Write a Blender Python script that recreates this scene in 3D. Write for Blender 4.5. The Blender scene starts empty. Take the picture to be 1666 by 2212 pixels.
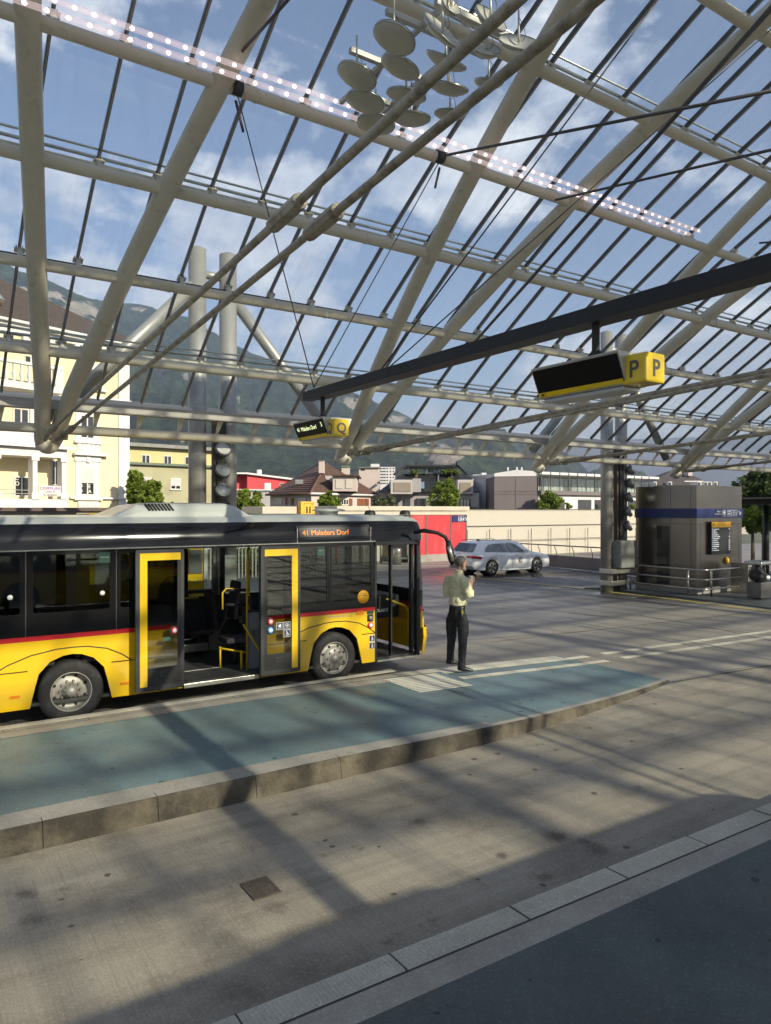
import bpy, bmesh, math, random
from mathutils import Vector, Matrix
from mathutils.geometry import tessellate_polygon
random.seed(7)
R_ = math.radians
scn = bpy.context.scene
COL = scn.collection

# ------------------------------------------------------------------ camera
CAMH = 2.95
YAW = 33.5
CX, CY, FP = 833.0, 1103.0, 1566.0          # principal point and focal length in 1666 x 2212 picture units
cam_d = bpy.data.cameras.new('camera')
cam = bpy.data.objects.new('camera', cam_d); COL.objects.link(cam)
cam.location = (0, 0, CAMH)
cam.rotation_euler = (R_(90), 0, R_(-YAW))
cam_d.sensor_fit = 'VERTICAL'; cam_d.sensor_height = 24.0; cam_d.lens = 24.0 * FP / 2212.0
cam_d.shift_y = -3 / 2212.0
cam_d.clip_start = 0.05; cam_d.clip_end = 60000
scn.camera = cam

# ------------------------------------------------------------------ world, sun, exposure
SUN_AZ = (0.285, -0.97); SUN_EL = 25.8
w = bpy.data.worlds.new('World'); scn.world = w; w.use_nodes = True
nt = w.node_tree; nt.nodes.clear()
N = nt.nodes.new; L = nt.links.new
out = N('ShaderNodeOutputWorld'); bg = N('ShaderNodeBackground'); bg.inputs[1].default_value = 0.092
sky = N('ShaderNodeTexSky'); sky.sky_type = 'NISHITA'; sky.sun_disc = False
sky.sun_elevation = R_(SUN_EL); sky.sun_rotation = math.atan2(SUN_AZ[0], SUN_AZ[1])
sky.altitude = 600; sky.air_density = 1.0; sky.dust_density = 0.5; sky.ozone_density = 0.9
tc = N('ShaderNodeTexCoord'); mp = N('ShaderNodeMapping'); mp.inputs['Scale'].default_value = (1, 1, 1.7); mp.inputs['Location'].default_value = (3.37, 1.9, 0.4)
L(tc.outputs['Generated'], mp.inputs[0])
n1 = N('ShaderNodeTexNoise'); n1.inputs['Scale'].default_value = 2.7; n1.inputs['Detail'].default_value = 12; n1.inputs['Roughness'].default_value = 0.60
n1.inputs['Distortion'].default_value = 0.0
L(mp.outputs[0], n1.inputs['Vector'])
sep = N('ShaderNodeSeparateXYZ'); L(tc.outputs['Generated'], sep.inputs[0])
# clouds sit in a band low in the sky, thin out overhead
band = N('ShaderNodeMapRange'); band.inputs[1].default_value = 0.30; band.inputs[2].default_value = 0.62; band.inputs[3].default_value = 0.0; band.inputs[4].default_value = 0.085
L(sep.outputs['Z'], band.inputs[0])
sub = N('ShaderNodeMath'); sub.operation = 'SUBTRACT'; L(n1.outputs['Fac'], sub.inputs[0]); L(band.outputs[0], sub.inputs[1])
ramp = N('ShaderNodeValToRGB'); ramp.color_ramp.elements[0].position = 0.465; ramp.color_ramp.elements[1].position = 0.535
ramp.color_ramp.elements[0].color = (0, 0, 0, 1); ramp.color_ramp.elements[1].color = (1, 1, 1, 1)
L(sub.outputs[0], ramp.inputs[0])
n2 = N('ShaderNodeTexNoise'); n2.inputs['Scale'].default_value = 7; n2.inputs['Detail'].default_value = 6; n2.inputs['Roughness'].default_value = 0.6
L(mp.outputs[0], n2.inputs['Vector'])
cr = N('ShaderNodeValToRGB'); cr.color_ramp.elements[0].position = 0.38; cr.color_ramp.elements[1].position = 0.66
cr.color_ramp.elements[0].color = (4.3, 4.6, 5.6, 1); cr.color_ramp.elements[1].color = (8.6, 8.4, 8.4, 1)
L(n2.outputs['Fac'], cr.inputs[0])
dens = N('ShaderNodeMath'); dens.operation = 'MULTIPLY'; dens.inputs[1].default_value = 0.88; L(ramp.outputs[0], dens.inputs[0])
mx = N('ShaderNodeMix'); mx.data_type = 'RGBA'
tint = N('ShaderNodeMix'); tint.data_type = 'RGBA'; tint.blend_type = 'MULTIPLY'; tint.inputs[0].default_value = 1.0; tint.inputs[7].default_value = (1.10, 1.01, 1.04, 1); L(sky.outputs[0], tint.inputs[6])
L(dens.outputs[0], mx.inputs[0]); L(tint.outputs[2], mx.inputs[6]); L(cr.outputs[0], mx.inputs[7])
L(mx.outputs[2], bg.inputs[0]); L(bg.outputs[0], out.inputs[0])
sd = bpy.data.lights.new('sun', 'SUN'); sd.energy = 5.0; sd.angle = R_(0.53); sd.color = (1.0, 0.88, 0.68)
sun = bpy.data.objects.new('sun', sd); COL.objects.link(sun)
_d = Vector((SUN_AZ[0], SUN_AZ[1], 0)).normalized() * math.cos(R_(SUN_EL)) + Vector((0, 0, math.sin(R_(SUN_EL))))
sun.rotation_euler = _d.to_track_quat('Z', 'Y').to_euler(); sun.location = (0, -30, 60)
scn.view_settings.view_transform = 'Standard'; scn.view_settings.look = 'None'
scn.view_settings.exposure = 0.86; scn.view_settings.gamma = 1.0
scn.cycles.max_bounces = 10; scn.cycles.transparent_max_bounces = 40; scn.cycles.diffuse_bounces = 3
scn.cycles.glossy_bounces = 4; scn.cycles.transmission_bounces = 6; scn.cycles.volume_bounces = 0
scn.cycles.caustics_reflective = False; scn.cycles.caustics_refractive = False
scn.cycles.sample_clamp_indirect = 6
scn.cycles.use_denoising = True

# ------------------------------------------------------------------ picture -> place helpers (camera stands at x=y=0)
SY, CYW = math.sin(R_(YAW)), math.cos(R_(YAW))
def rdir(px, py):
    r = (px - CX) / FP; u = (CY - py) / FP
    return Vector((r * CYW + SY, -r * SY + CYW, u))
def onY(px, py, Y):
    d = rdir(px, py); return Vector((0, 0, CAMH)) + d * (Y / d.y)
def onX(px, py, X):
    d = rdir(px, py); return Vector((0, 0, CAMH)) + d * (X / d.x)
def onZ(px, py, z=0.0):
    d = rdir(px, py); return Vector((0, 0, CAMH)) + d * ((z - CAMH) / d.z)
def atd(px, py, t):
    return Vector((0, 0, CAMH)) + rdir(px, py) * t

# ------------------------------------------------------------------ materials
MATS = {}
def mat(name, col, rough=0.6, metal=0.0, var=0.12, scale=3.0, stretch=(1, 1, 1), bump=0.0, bscale=60, spec=0.5,
        col2=None, coat=0.0, emis=None, estr=0.0, detail=5, dirt=None, dscale=1.3, damt=0.5, dpos=(0.5, 0.66)):
    if name in MATS: return MATS[name]
    m = bpy.data.materials.new(name); m.use_nodes = True; MATS[name] = m
    t = m.node_tree; b = t.nodes['Principled BSDF']; N = t.nodes.new; L = t.links.new
    b.inputs['Roughness'].default_value = rough; b.inputs['Metallic'].default_value = metal
    b.inputs['Specular IOR Level'].default_value = spec; b.inputs['Coat Weight'].default_value = coat
    b.inputs['Coat Roughness'].default_value = 0.05
    tc = N('ShaderNodeTexCoord'); mp = N('ShaderNodeMapping'); mp.inputs['Scale'].default_value = stretch
    L(tc.outputs['Object'], mp.inputs[0])
    no = N('ShaderNodeTexNoise'); no.inputs['Scale'].default_value = scale; no.inputs['Detail'].default_value = detail
    no.inputs['Roughness'].default_value = 0.6
    L(mp.outputs[0], no.inputs['Vector'])
    rr = N('ShaderNodeValToRGB'); e = rr.color_ramp.elements; e[0].position = 0.3; e[1].position = 0.7
    c2 = col2 if col2 else tuple(min(1, c * (1 + var)) for c in col[:3])
    c1 = col if col2 else tuple(c * (1 - var) for c in col[:3])
    e[0].color = (*c1[:3], 1); e[1].color = (*c2[:3], 1)
    L(no.outputs['Fac'], rr.inputs[0])
    res = rr.outputs[0]
    if dirt:
        n2 = N('ShaderNodeTexNoise'); n2.inputs['Scale'].default_value = dscale; n2.inputs['Detail'].default_value = 8
        n2.inputs['Roughness'].default_value = 0.65
        L(mp.outputs[0], n2.inputs['Vector'])
        r2 = N('ShaderNodeMapRange'); r2.inputs[1].default_value = dpos[0]; r2.inputs[2].default_value = dpos[1]; r2.inputs[4].default_value = damt
        L(n2.outputs['Fac'], r2.inputs[0])
        mi = N('ShaderNodeMix'); mi.data_type = 'RGBA'; L(r2.outputs[0], mi.inputs[0]); L(res, mi.inputs[6]); mi.inputs[7].default_value = (*dirt, 1)
        res = mi.outputs[2]
    L(res, b.inputs['Base Color'])
    if bump > 0:
        nb = N('ShaderNodeTexNoise'); nb.inputs['Scale'].default_value = bscale; nb.inputs['Detail'].default_value = 4
        L(mp.outputs[0], nb.inputs['Vector'])
        bu = N('ShaderNodeBump'); bu.inputs['Strength'].default_value = bump; bu.inputs['Distance'].default_value = 0.02
        L(nb.outputs['Fac'], bu.inputs['Height']); L(bu.outputs[0], b.inputs['Normal'])
    if emis:
        b.inputs['Emission Color'].default_value = (*emis, 1); b.inputs['Emission Strength'].default_value = estr
    return m

def glass(name, tint=(0.9, 0.95, 0.93), refl=0.06, rough=0.02, streak=0.0, alpha_dirt=(0.5, 0.5, 0.48), gl=(1, 1, 1)):
    """thin pane: lets light through with a tint, mirrors a little by angle, and can carry pale dirt streaks"""
    if name in MATS: return MATS[name]
    m = bpy.data.materials.new(name); m.use_nodes = True; MATS[name] = m
    t = m.node_tree; t.nodes.clear(); N = t.nodes.new; L = t.links.new
    o = N('ShaderNodeOutputMaterial'); tr = N('ShaderNodeBsdfTransparent'); tr.inputs[0].default_value = (*tint, 1)
    g = N('ShaderNodeBsdfGlossy'); g.inputs['Roughness'].default_value = rough; g.inputs['Color'].default_value = (*gl, 1)
    lw = N('ShaderNodeLayerWeight'); lw.inputs[0].default_value = 0.5
    pw = N('ShaderNodeMath'); pw.operation = 'POWER'; pw.inputs[1].default_value = 4.0; L(lw.outputs['Facing'], pw.inputs[0])
    mr = N('ShaderNodeMapRange'); mr.inputs[3].default_value = refl; mr.inputs[4].default_value = min(1, refl + 0.75); L(pw.outputs[0], mr.inputs[0])
    mi = N('ShaderNodeMixShader'); L(mr.outputs[0], mi.inputs[0]); L(tr.outputs[0], mi.inputs[1]); L(g.outputs[0], mi.inputs[2])
    res = mi.outputs[0]
    if streak > 0:
        tc = N('ShaderNodeTexCoord'); mp = N('ShaderNodeMapping'); mp.inputs['Scale'].default_value = (4.5, 0.35, 0.35); L(tc.outputs['Object'], mp.inputs[0])
        no = N('ShaderNodeTexNoise'); no.inputs['Scale'].default_value = 1.3; no.inputs['Detail'].default_value = 6; L(mp.outputs[0], no.inputs['Vector'])
        no2 = N('ShaderNodeTexNoise'); no2.inputs['Scale'].default_value = 0.5; no2.inputs['Detail'].default_value = 3; L(tc.outputs['Object'], no2.inputs['Vector'])
        mm = N('ShaderNodeMath'); mm.operation = 'MULTIPLY'; L(no.outputs['Fac'], mm.inputs[0]); L(no2.outputs['Fac'], mm.inputs[1])
        r = N('ShaderNodeMapRange'); r.inputs[1].default_value = 0.22; r.inputs[2].default_value = 0.45; r.inputs[4].default_value = streak; L(mm.outputs[0], r.inputs[0])
        df = N('ShaderNodeBsdfTranslucent'); df.inputs[0].default_value = (*alpha_dirt, 1)
        m2 = N('ShaderNodeMixShader'); L(r.outputs[0], m2.inputs[0]); L(res, m2.inputs[1]); L(df.outputs[0], m2.inputs[2]); res = m2.outputs[0]
    L(res, o.inputs[0])
    return m

# ------------------------------------------------------------------ mesh builder
class MB:
    def __init__(s): s.v = []; s.f = []; s.sm = []
    def add(s, vs, fs, smooth=False):
        o = len(s.v); s.v += [tuple(v) for v in vs]
        for f in fs: s.f.append(tuple(i + o for i in f)); s.sm.append(smooth)
        return s
    def box(s, x0, x1, y0, y1, z0, z1):
        return s.add([(x0, y0, z0), (x1, y0, z0), (x1, y1, z0), (x0, y1, z0), (x0, y0, z1), (x1, y0, z1), (x1, y1, z1), (x0, y1, z1)],
                     [(0, 3, 2, 1), (4, 5, 6, 7), (0, 1, 5, 4), (1, 2, 6, 5), (2, 3, 7, 6), (3, 0, 4, 7)])
    def obox(s, c, ax, ay, az, hx, hy, hz):
        """box about c with half sizes along given unit axes"""
        c = Vector(c); vs = []
        for dz in (-1, 1):
            for dx, dy in ((-1, -1), (1, -1), (1, 1), (-1, 1)):
                vs.append(c + ax * dx * hx + ay * dy * hy + az * dz * hz)
        return s.add(vs, [(0, 3, 2, 1), (4, 5, 6, 7), (0, 1, 5, 4), (1, 2, 6, 5), (2, 3, 7, 6), (3, 0, 4, 7)])
    def bar(s, a, b, wd, ht, up=(0, 0, 1)):
        a = Vector(a); b = Vector(b); t = (b - a).normalized(); u = Vector(up); sd = t.cross(u)
        if sd.length < 1e-4: sd = t.cross(Vector((1, 0, 0)))
        sd.normalize(); u = sd.cross(t).normalized()
        return s.obox((a + b) / 2, t, sd, u, (b - a).length / 2, wd / 2, ht / 2)
    def tube(s, pts, r, n=10, cap=True, smooth=True):
        pts = [Vector(p) for p in pts]; k = len(pts)
        rs = r if isinstance(r, (list, tuple)) else [r] * k
        vs = []; ref = None
        for i, p in enumerate(pts):
            t = (pts[min(i + 1, k - 1)] - pts[max(i - 1, 0)]).normalized()
            if ref is None:
                ref = t.cross(Vector((0, 0, 1)));
                if ref.length < 0.05: ref = t.cross(Vector((1, 0, 0)))
            a = (ref - t * ref.dot(t)).normalized(); ref = a; b = t.cross(a)
            for j in range(n):
                g = 2 * math.pi * j / n; vs.append(p + (a * math.cos(g) + b * math.sin(g)) * rs[i])
        fs = []
        for i in range(k - 1):
            for j in range(n):
                j2 = (j + 1) % n; fs.append((i * n + j, i * n + j2, (i + 1) * n + j2, (i + 1) * n + j))
        s.add(vs, fs, smooth)
        if cap:
            o = len(s.v) - k * n
            s.f.append(tuple(o + j for j in reversed(range(n)))); s.sm.append(False)
            s.f.append(tuple(o + (k - 1) * n + j for j in range(n))); s.sm.append(False)
        return s
    def sweep(s, pts, prof, side=(1, 0, 0)):
        """closed 2-D profile (side, normal) swept along points lying in a plane across 'side'"""
        pts = [Vector(p) for p in pts]; k = len(pts); n = len(prof); sd = Vector(side).normalized(); vs = []
        for i, p in enumerate(pts):
            t = (pts[min(i + 1, k - 1)] - pts[max(i - 1, 0)]).normalized(); nn = sd.cross(t).normalized()
            if nn.z < 0: nn = -nn
            for a, b in prof: vs.append(p + sd * a + nn * b)
        fs = [(i * n + j, i * n + (j + 1) % n, (i + 1) * n + (j + 1) % n, (i + 1) * n + j) for i in range(k - 1) for j in range(n)]
        fs += [tuple(range(n)), tuple((k - 1) * n + j for j in reversed(range(n)))]
        return s.add(vs, fs)
    def poly(s, outer, O, U, V, depth, holes=()):
        """flat polygon with holes in plane O+U,V, thickened by depth along U x V"""
        O = Vector(O); U = Vector(U); V = Vector(V); W = U.cross(V).normalized()
        loops = [list(outer)] + [list(h) for h in holes]
        flat = [p for l in loops for p in l]
        tris = tessellate_polygon([[Vector((p[0], p[1], 0)) for p in l] for l in loops])
        n = len(flat)
        vs = [O + U * p[0] + V * p[1] for p in flat] + [O + U * p[0] + V * p[1] + W * depth for p in flat]
        fs = []
        for t in tris:
            a, b, c = t
            A, B, C = flat[a], flat[b], flat[c]
            if (B[0] - A[0]) * (C[1] - A[1]) - (B[1] - A[1]) * (C[0] - A[0]) < 0: a, b, c = a, c, b
            fs.append((c, b, a)); fs.append((a + n, b + n, c + n))
        o = 0
        for l in loops:
            m = len(l)
            for i in range(m):
                j = (i + 1) % m; fs.append((o + i, o + j, o + j + n, o + i + n))
            o += m
        return s.add(vs, fs)
    def quad(s, a, b, c, d): return s.add([a, b, c, d], [(0, 1, 2, 3)])
    def ell(s, c, rx, ry, rz, nu=16, nv=10, M=None):
        vs = []; c = Vector(c)
        for i in range(nv + 1):
            th = math.pi * i / nv
            for j in range(nu):
                ph = 2 * math.pi * j / nu
                p = Vector((rx * math.sin(th) * math.cos(ph), ry * math.sin(th) * math.sin(ph), rz * math.cos(th)))
                if M: p = M @ p
                vs.append(c + p)
        fs = [(i * nu + j, (i + 1) * nu + j, (i + 1) * nu + (j + 1) % nu, i * nu + (j + 1) % nu) for i in range(nv) for j in range(nu)]
        return s.add(vs, fs, True)
    def lathe(s, prof, O, A, n=24, smooth=True):
        """profile [(radius, along)] turned about axis A through O"""
        O = Vector(O); A = Vector(A).normalized(); a = A.cross(Vector((0, 0, 1)))
        if a.length < 0.05: a = A.cross(Vector((1, 0, 0)))
        a.normalize(); b = A.cross(a); vs = []
        for r, h in prof:
            for j in range(n):
                g = 2 * math.pi * j / n; vs.append(O + A * h + (a * math.cos(g) + b * math.sin(g)) * r)
        fs = [(i * n + j, i * n + (j + 1) % n, (i + 1) * n + (j + 1) % n, (i + 1) * n + j) for i in range(len(prof) - 1) for j in range(n)]
        return s.add(vs, fs, smooth)

BASE = {}
def base_of(o): return BASE.get(o.name, Vector((0, 0, 0)))
def empty(name, loc=(0, 0, 0), label=None, cat=None, group=None, kind=None):
    o = bpy.data.objects.new(name, None); COL.objects.link(o); o.location = loc; BASE[o.name] = Vector(loc)
    o.empty_display_size = 0.2
    props(o, label, cat, group, kind); return o
def props(o, label=None, cat=None, group=None, kind=None):
    if label: o['label'] = label
    if cat: o['category'] = cat
    if group: o['group'] = group
    if kind: o['kind'] = kind
    return o
def build(mb, name, m, parent=None, bevel=0.0, subsurf=0, loc=None):
    """mesh in place coordinates -> one object; below a parent it is stored relative to the thing's base"""
    B = base_of(parent) if parent else Vector(loc if loc else (0, 0, 0))
    me = bpy.data.meshes.new(name)
    me.from_pydata([(v[0] - B.x, v[1] - B.y, v[2] - B.z) for v in mb.v], [], mb.f)
    me.polygons.foreach_set('use_smooth', mb.sm)
    me.materials.append(m)
    bm = bmesh.new(); bm.from_mesh(me); bmesh.ops.recalc_face_normals(bm, faces=bm.faces); bm.to_mesh(me); bm.free()
    o = bpy.data.objects.new(name, me); COL.objects.link(o)
    if parent: o.parent = parent
    else: o.location = B
    BASE[o.name] = B
    if bevel > 0:
        md = o.modifiers.new('b', 'BEVEL'); md.width = bevel; md.segments = 2; md.limit_method = 'ANGLE'; md.angle_limit = R_(40)
        md.harden_normals = False
    if subsurf:
        md = o.modifiers.new('s', 'SUBSURF'); md.levels = subsurf; md.render_levels = subsurf
    return o
def copy_tree(o, parent=None, mats=None):
    c = o.copy(); COL.objects.link(c)
    if parent: c.parent = parent
    for ch in [x for x in bpy.data.objects if x.parent == o]: copy_tree(ch, c)
    return c
def text(name, body, m, O, U, V, size, parent=None, extr=0.004, align='LEFT', font_w=1.0, bold=0.0):
    cu = bpy.data.curves.new(name, 'FONT'); cu.body = body; cu.size = 1.0; cu.align_x = align; cu.offset = bold
    to = bpy.data.objects.new(name, cu); COL.objects.link(to)
    dg = bpy.context.evaluated_depsgraph_get(); dg.update()
    me = bpy.data.meshes.new_from_object(to.evaluated_get(dg)); COL.objects.unlink(to); bpy.data.objects.remove(to)
    O = Vector(O); U = Vector(U).normalized(); V = Vector(V).normalized(); W = U.cross(V)
    mb = MB(); mb.add([O + U * v.co.x * size * font_w + V * v.co.y * size for v in me.vertices], [tuple(p.vertices) for p in me.polygons])
    return build(mb, name, m, parent)

# base materials
M_STEEL = mat('painted_steel', (0.64, 0.60, 0.485), 0.45, 0, 0.06, 2.0, (0.6, 2, 2), dirt=(0.30, 0.25, 0.17), dscale=3.2, damt=0.5, dpos=(0.58, 0.74), bump=0.06)
M_STEEL2 = mat('grey_green_tube_paint', (0.61, 0.575, 0.465), 0.45, 0, 0.06, 3.0, dirt=(0.28, 0.24, 0.17), dscale=4.5, damt=0.5, dpos=(0.56, 0.74), bump=0.08)
M_BAR = mat('dark_glazing_bar', (0.075, 0.068, 0.06), 0.45, 0.2, 0.3, 6)
M_BARL = mat('grey_bar_face', (0.34, 0.32, 0.28), 0.5, 0.2, 0.2, 6)
M_ALU = mat('aluminium', (0.55, 0.54, 0.48), 0.3, 0.8, 0.12, 4)
M_PALE = mat('pale_gutter_sheet', (0.62, 0.60, 0.50), 0.5, 0, 0.1, 4)
M_GLASS = glass('roof_glass', (0.86, 0.92, 0.93), 0.03, 0.015, streak=0.14, alpha_dirt=(0.80, 0.82, 0.84))
# ================================================================== SETTING: deck, road, terrain
YC, ZC, RC = -12.366, -31.106, 46.32
def arc(phi, off=0.0):
    a = R_(phi); return YC + (RC + off) * math.sin(a), ZC + (RC + off) * math.cos(a)

def ground_mat(name, c1, c2, rough, stretch, scale, dirt, dscale, damt, dpos, spots=None, wet=None, line=0.0, sp=.45, stains=(), tyre=0.0):
    m = mat(name, c1, rough, 0, 0, scale, stretch, 0.0, 60, 0.35, col2=c2, detail=8)
    t = m.node_tree; b = t.nodes['Principled BSDF']; N = t.nodes.new; L = t.links.new
    src = b.inputs['Base Color'].links[0].from_socket
    tc = N('ShaderNodeTexCoord')
    def noise(sc, det=6, ro=0.6, st=(1, 1, 1)):
        mp = N('ShaderNodeMapping'); mp.inputs['Scale'].default_value = st; L(tc.outputs['Object'], mp.inputs[0])
        n = N('ShaderNodeTexNoise'); n.inputs['Scale'].default_value = sc; n.inputs['Detail'].default_value = det; n.inputs['Roughness'].default_value = ro
        L(mp.outputs[0], n.inputs['Vector']); return n.outputs['Fac']
    def rng(f, a, bb, lo, hi):
        r = N('ShaderNodeMapRange'); r.inputs[1].default_value = a; r.inputs[2].default_value = bb; r.inputs[3].default_value = lo; r.inputs[4].default_value = hi
        L(f, r.inputs[0]); return r.outputs[0]
    def mixc(f, a, colr, mode='MIX'):
        x = N('ShaderNodeMix'); x.data_type = 'RGBA'; x.blend_type = mode; L(f, x.inputs[0]); L(a, x.inputs[6]); x.inputs[7].default_value = (*colr, 1); return x.outputs[2]
    # broad dirt
    src = mixc(rng(noise(dscale, 8, 0.65), dpos[0], dpos[1], 0, damt), src, dirt)
    src = mixc(rng(noise(dscale * 3.1, 9, 0.75), .60, .68, 0, damt * .8), src, tuple(c * .55 for c in dirt))
    src = mixc(rng(noise(dscale * .45, 4, 0.6), .45, .62, 0, .30), src, tuple(c * .62 for c in c2))
    if tyre: src = mixc(rng(noise(1.0, 5, 0.6, (0.12, 3.4, 1)), .50, .66, 0, tyre), src, tuple(c * .40 for c in c1))
    for (sx_, sy_, sr_, sa_) in stains:
        mp_ = N('ShaderNodeMapping'); mp_.inputs['Location'].default_value = (-sx_, -sy_, 0); L(tc.outputs['Object'], mp_.inputs[0])
        ln_ = N('ShaderNodeVectorMath'); ln_.operation = 'LENGTH'; L(mp_.outputs[0], ln_.inputs[0])
        ad_ = N('ShaderNodeMath'); ad_.operation = 'MULTIPLY_ADD'; ad_.inputs[1].default_value = .9 * sr_ * 2; L(noise(9, 6, .75), ad_.inputs[0]); L(ln_.outputs['Value'], ad_.inputs[2])
        src = mixc(rng(ad_.outputs[0], sr_ * 1.15, sr_ * 1.75, sa_, 0), src, (0.075, 0.055, 0.042))
    # fine grain
    src = mixc(rng(noise(70, 4, .7), 0.50, 0.66, 0, 0.55), src, tuple(c * 0.45 for c in c1))
    src = mixc(rng(noise(38, 4, .7), 0.54, 0.70, 0, sp), src, tuple(min(1, c * 1.45) for c in c2))
    if line:
        src = mixc(rng(noise(20, 6, 0.75, (3.6, 0.06, 1)), 0.50, 0.68, 0, line), src, tuple(c * 0.4 for c in c1))
    if spots:
        vo = N('ShaderNodeTexVoronoi'); vo.voronoi_dimensions = '2D'; vo.inputs['Scale'].default_value = spots[0]; vo.inputs['Randomness'].default_value = 1.0
        nz = N('ShaderNodeTexNoise'); nz.inputs['Scale'].default_value = 9
        ad = N('ShaderNodeMix'); ad.data_type = 'VECTOR'; ad.inputs[0].default_value = 0.06
        L(tc.outputs['Object'], ad.inputs[4]); L(tc.outputs['Object'], nz.inputs['Vector']); L(nz.outputs['Color'], ad.inputs[5]); L(ad.outputs[1], vo.inputs['Vector'])
        sx = N('ShaderNodeSeparateXYZ'); L(vo.outputs['Color'], sx.inputs[0])
        thr = N('ShaderNodeMapRange'); thr.inputs[1].default_value = 0.72; thr.inputs[2].default_value = 1.0; thr.inputs[3].default_value = 0.0; thr.inputs[4].default_value = spots[1]
        L(sx.outputs[0], thr.inputs[0])
        lt = N('ShaderNodeMath'); lt.operation = 'LESS_THAN'; L(vo.outputs['Distance'], lt.inputs[0]); L(thr.outputs[0], lt.inputs[1])
        sc_ = N('ShaderNodeMath'); sc_.operation = 'MULTIPLY'; sc_.inputs[1].default_value = 0.7; L(lt.outputs[0], sc_.inputs[0])
        src = mixc(sc_.outputs[0], src, tuple(c * 0.25 for c in dirt))
    L(src, b.inputs['Base Color'])
    bu = N('ShaderNodeBump'); bu.inputs['Strength'].default_value = 0.35; bu.inputs['Distance'].default_value = 0.006
    L(noise(90, 4, 0.6, (1.6, 0.5, 1)), bu.inputs['Height']); L(bu.outputs[0], b.inputs['Normal'])
    rgh = rng(noise(1.2, 4), 0.4, 0.65, rough, max(0.3, rough - 0.18))
    L(rgh, b.inputs['Roughness'])
    if wet:
        f = rng(noise(0.22, 4, 0.5, (1, 1, 1)), 0.48, 0.56, 0, 1)
        # puddled zone round (x, y) with radius
        mp = N('ShaderNodeMapping'); mp.inputs['Location'].default_value = (-wet[0], -wet[1], 0); L(tc.outputs['Object'], mp.inputs[0])
        le = N('ShaderNodeVectorMath'); le.operation = 'LENGTH'; L(mp.outputs[0], le.inputs[0])
        z = rng(le.outputs['Value'], wet[2] * 0.75, wet[2], 1, 0)
        mu = N('ShaderNodeMath'); mu.operation = 'MULTIPLY'; L(f, mu.inputs[0]); L(z, mu.inputs[1])
        mr = N('ShaderNodeMix'); mr.data_type = 'FLOAT'; L(mu.outputs[0], mr.inputs[0]); L(rgh, mr.inputs[2]); mr.inputs[3].default_value = 0.16; L(mr.outputs[0], b.inputs['Roughness'])
        src2 = mixc(z, src, tuple(c * 0.42 for c in c1)); L(src2, b.inputs['Base Color'])
    return m

M_ROAD = ground_mat('brushed_concrete_road', (0.30, 0.262, 0.205), (0.42, 0.372, 0.295), 0.72, (1, 1, 1), 0.9, (0.11, 0.092, 0.072), 0.75, 0.8, (0.48, 0.68), spots=(3.0, 0.10), line=0.42, tyre=.38, stains=[(*onZ(px, py, 0)[:2], r_, a_) for px, py, r_, a_ in ((1200, 1808, .16, .8), (1285, 1835, .20, .8), (1262, 1818, .10, .7), (1085, 1848, .09, .75), (905, 1775, .13, .7), (60, 1930, .12, .7), (75, 1985, .15, .5), (770, 2095, .18, .4), (1175, 1895, .12, .6), (600, 1960, .14, .4), (1380, 1700, .07, .6))])
M_ASPH = ground_mat('grey_apron_concrete', (0.215, 0.200, 0.185), (0.285, 0.265, 0.245), 0.62, (1, 1, 1), 0.5, (0.09, 0.08, 0.075), 0.4, 0.6, (0.5, 0.72), spots=(2.4, 0.09), wet=(26.0, 20.5, 9.5), line=0.15, tyre=.3)
M_APR = ground_mat('light_apron_slab', (0.28, 0.25, 0.21), (0.35, 0.315, 0.265), 0.66, (1, 1, 1), 0.7, (0.13, 0.115, 0.10), 0.5, 0.5, (0.5, 0.72), spots=(2.6, 0.10), line=0.25)
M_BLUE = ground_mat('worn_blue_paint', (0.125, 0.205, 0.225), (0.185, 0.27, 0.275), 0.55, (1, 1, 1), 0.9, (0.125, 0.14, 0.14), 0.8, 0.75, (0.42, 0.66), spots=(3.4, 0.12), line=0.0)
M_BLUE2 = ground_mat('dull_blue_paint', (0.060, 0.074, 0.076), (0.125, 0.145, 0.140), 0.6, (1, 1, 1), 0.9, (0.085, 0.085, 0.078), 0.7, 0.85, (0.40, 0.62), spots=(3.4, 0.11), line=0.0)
M_GRAN = ground_mat('granite_kerb', (0.33, 0.305, 0.26), (0.43, 0.40, 0.34), 0.7, (1, 1, 1), 2.5, (0.2, 0.18, 0.15), 1.2, 0.5, (0.5, 0.7), line=0.0)
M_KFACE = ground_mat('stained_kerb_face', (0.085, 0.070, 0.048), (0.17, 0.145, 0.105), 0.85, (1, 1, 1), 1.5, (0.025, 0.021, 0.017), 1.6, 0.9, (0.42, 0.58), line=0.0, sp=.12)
M_CREAM = ground_mat('cream_tactile_paint', (0.52, 0.49, 0.40), (0.62, 0.59, 0.50), 0.6, (1, 1, 1), 2.5, (0.3, 0.27, 0.22), 1.6, 0.45, (0.5, 0.7), line=0.0)
M_YLINE = mat('yellow_road_paint', (0.50, 0.38, 0.08), 0.6, 0, 0.2, 6, dirt=(0.2, 0.17, 0.12), dscale=6, damt=0.7)
M_WLINE = mat('white_road_paint', (0.6, 0.6, 0.56), 0.6, 0, 0.12, 6, dirt=(0.3, 0.28, 0.25), dscale=6, damt=0.6)
M_JOINT = mat('dark_joint', (0.07, 0.062, 0.055), 0.9, 0, 0.3, 8)
M_GRASSY = mat('valley_ground', (0.09, 0.10, 0.06), 0.9, 0, 0.3, 0.05)
M_CONC = mat('plain_concrete', (0.30, 0.28, 0.25), 0.8, 0, 0.12, 1.5, bump=0.1, dirt=(0.15, 0.13, 0.11), dscale=0.8, damt=0.5)
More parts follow.
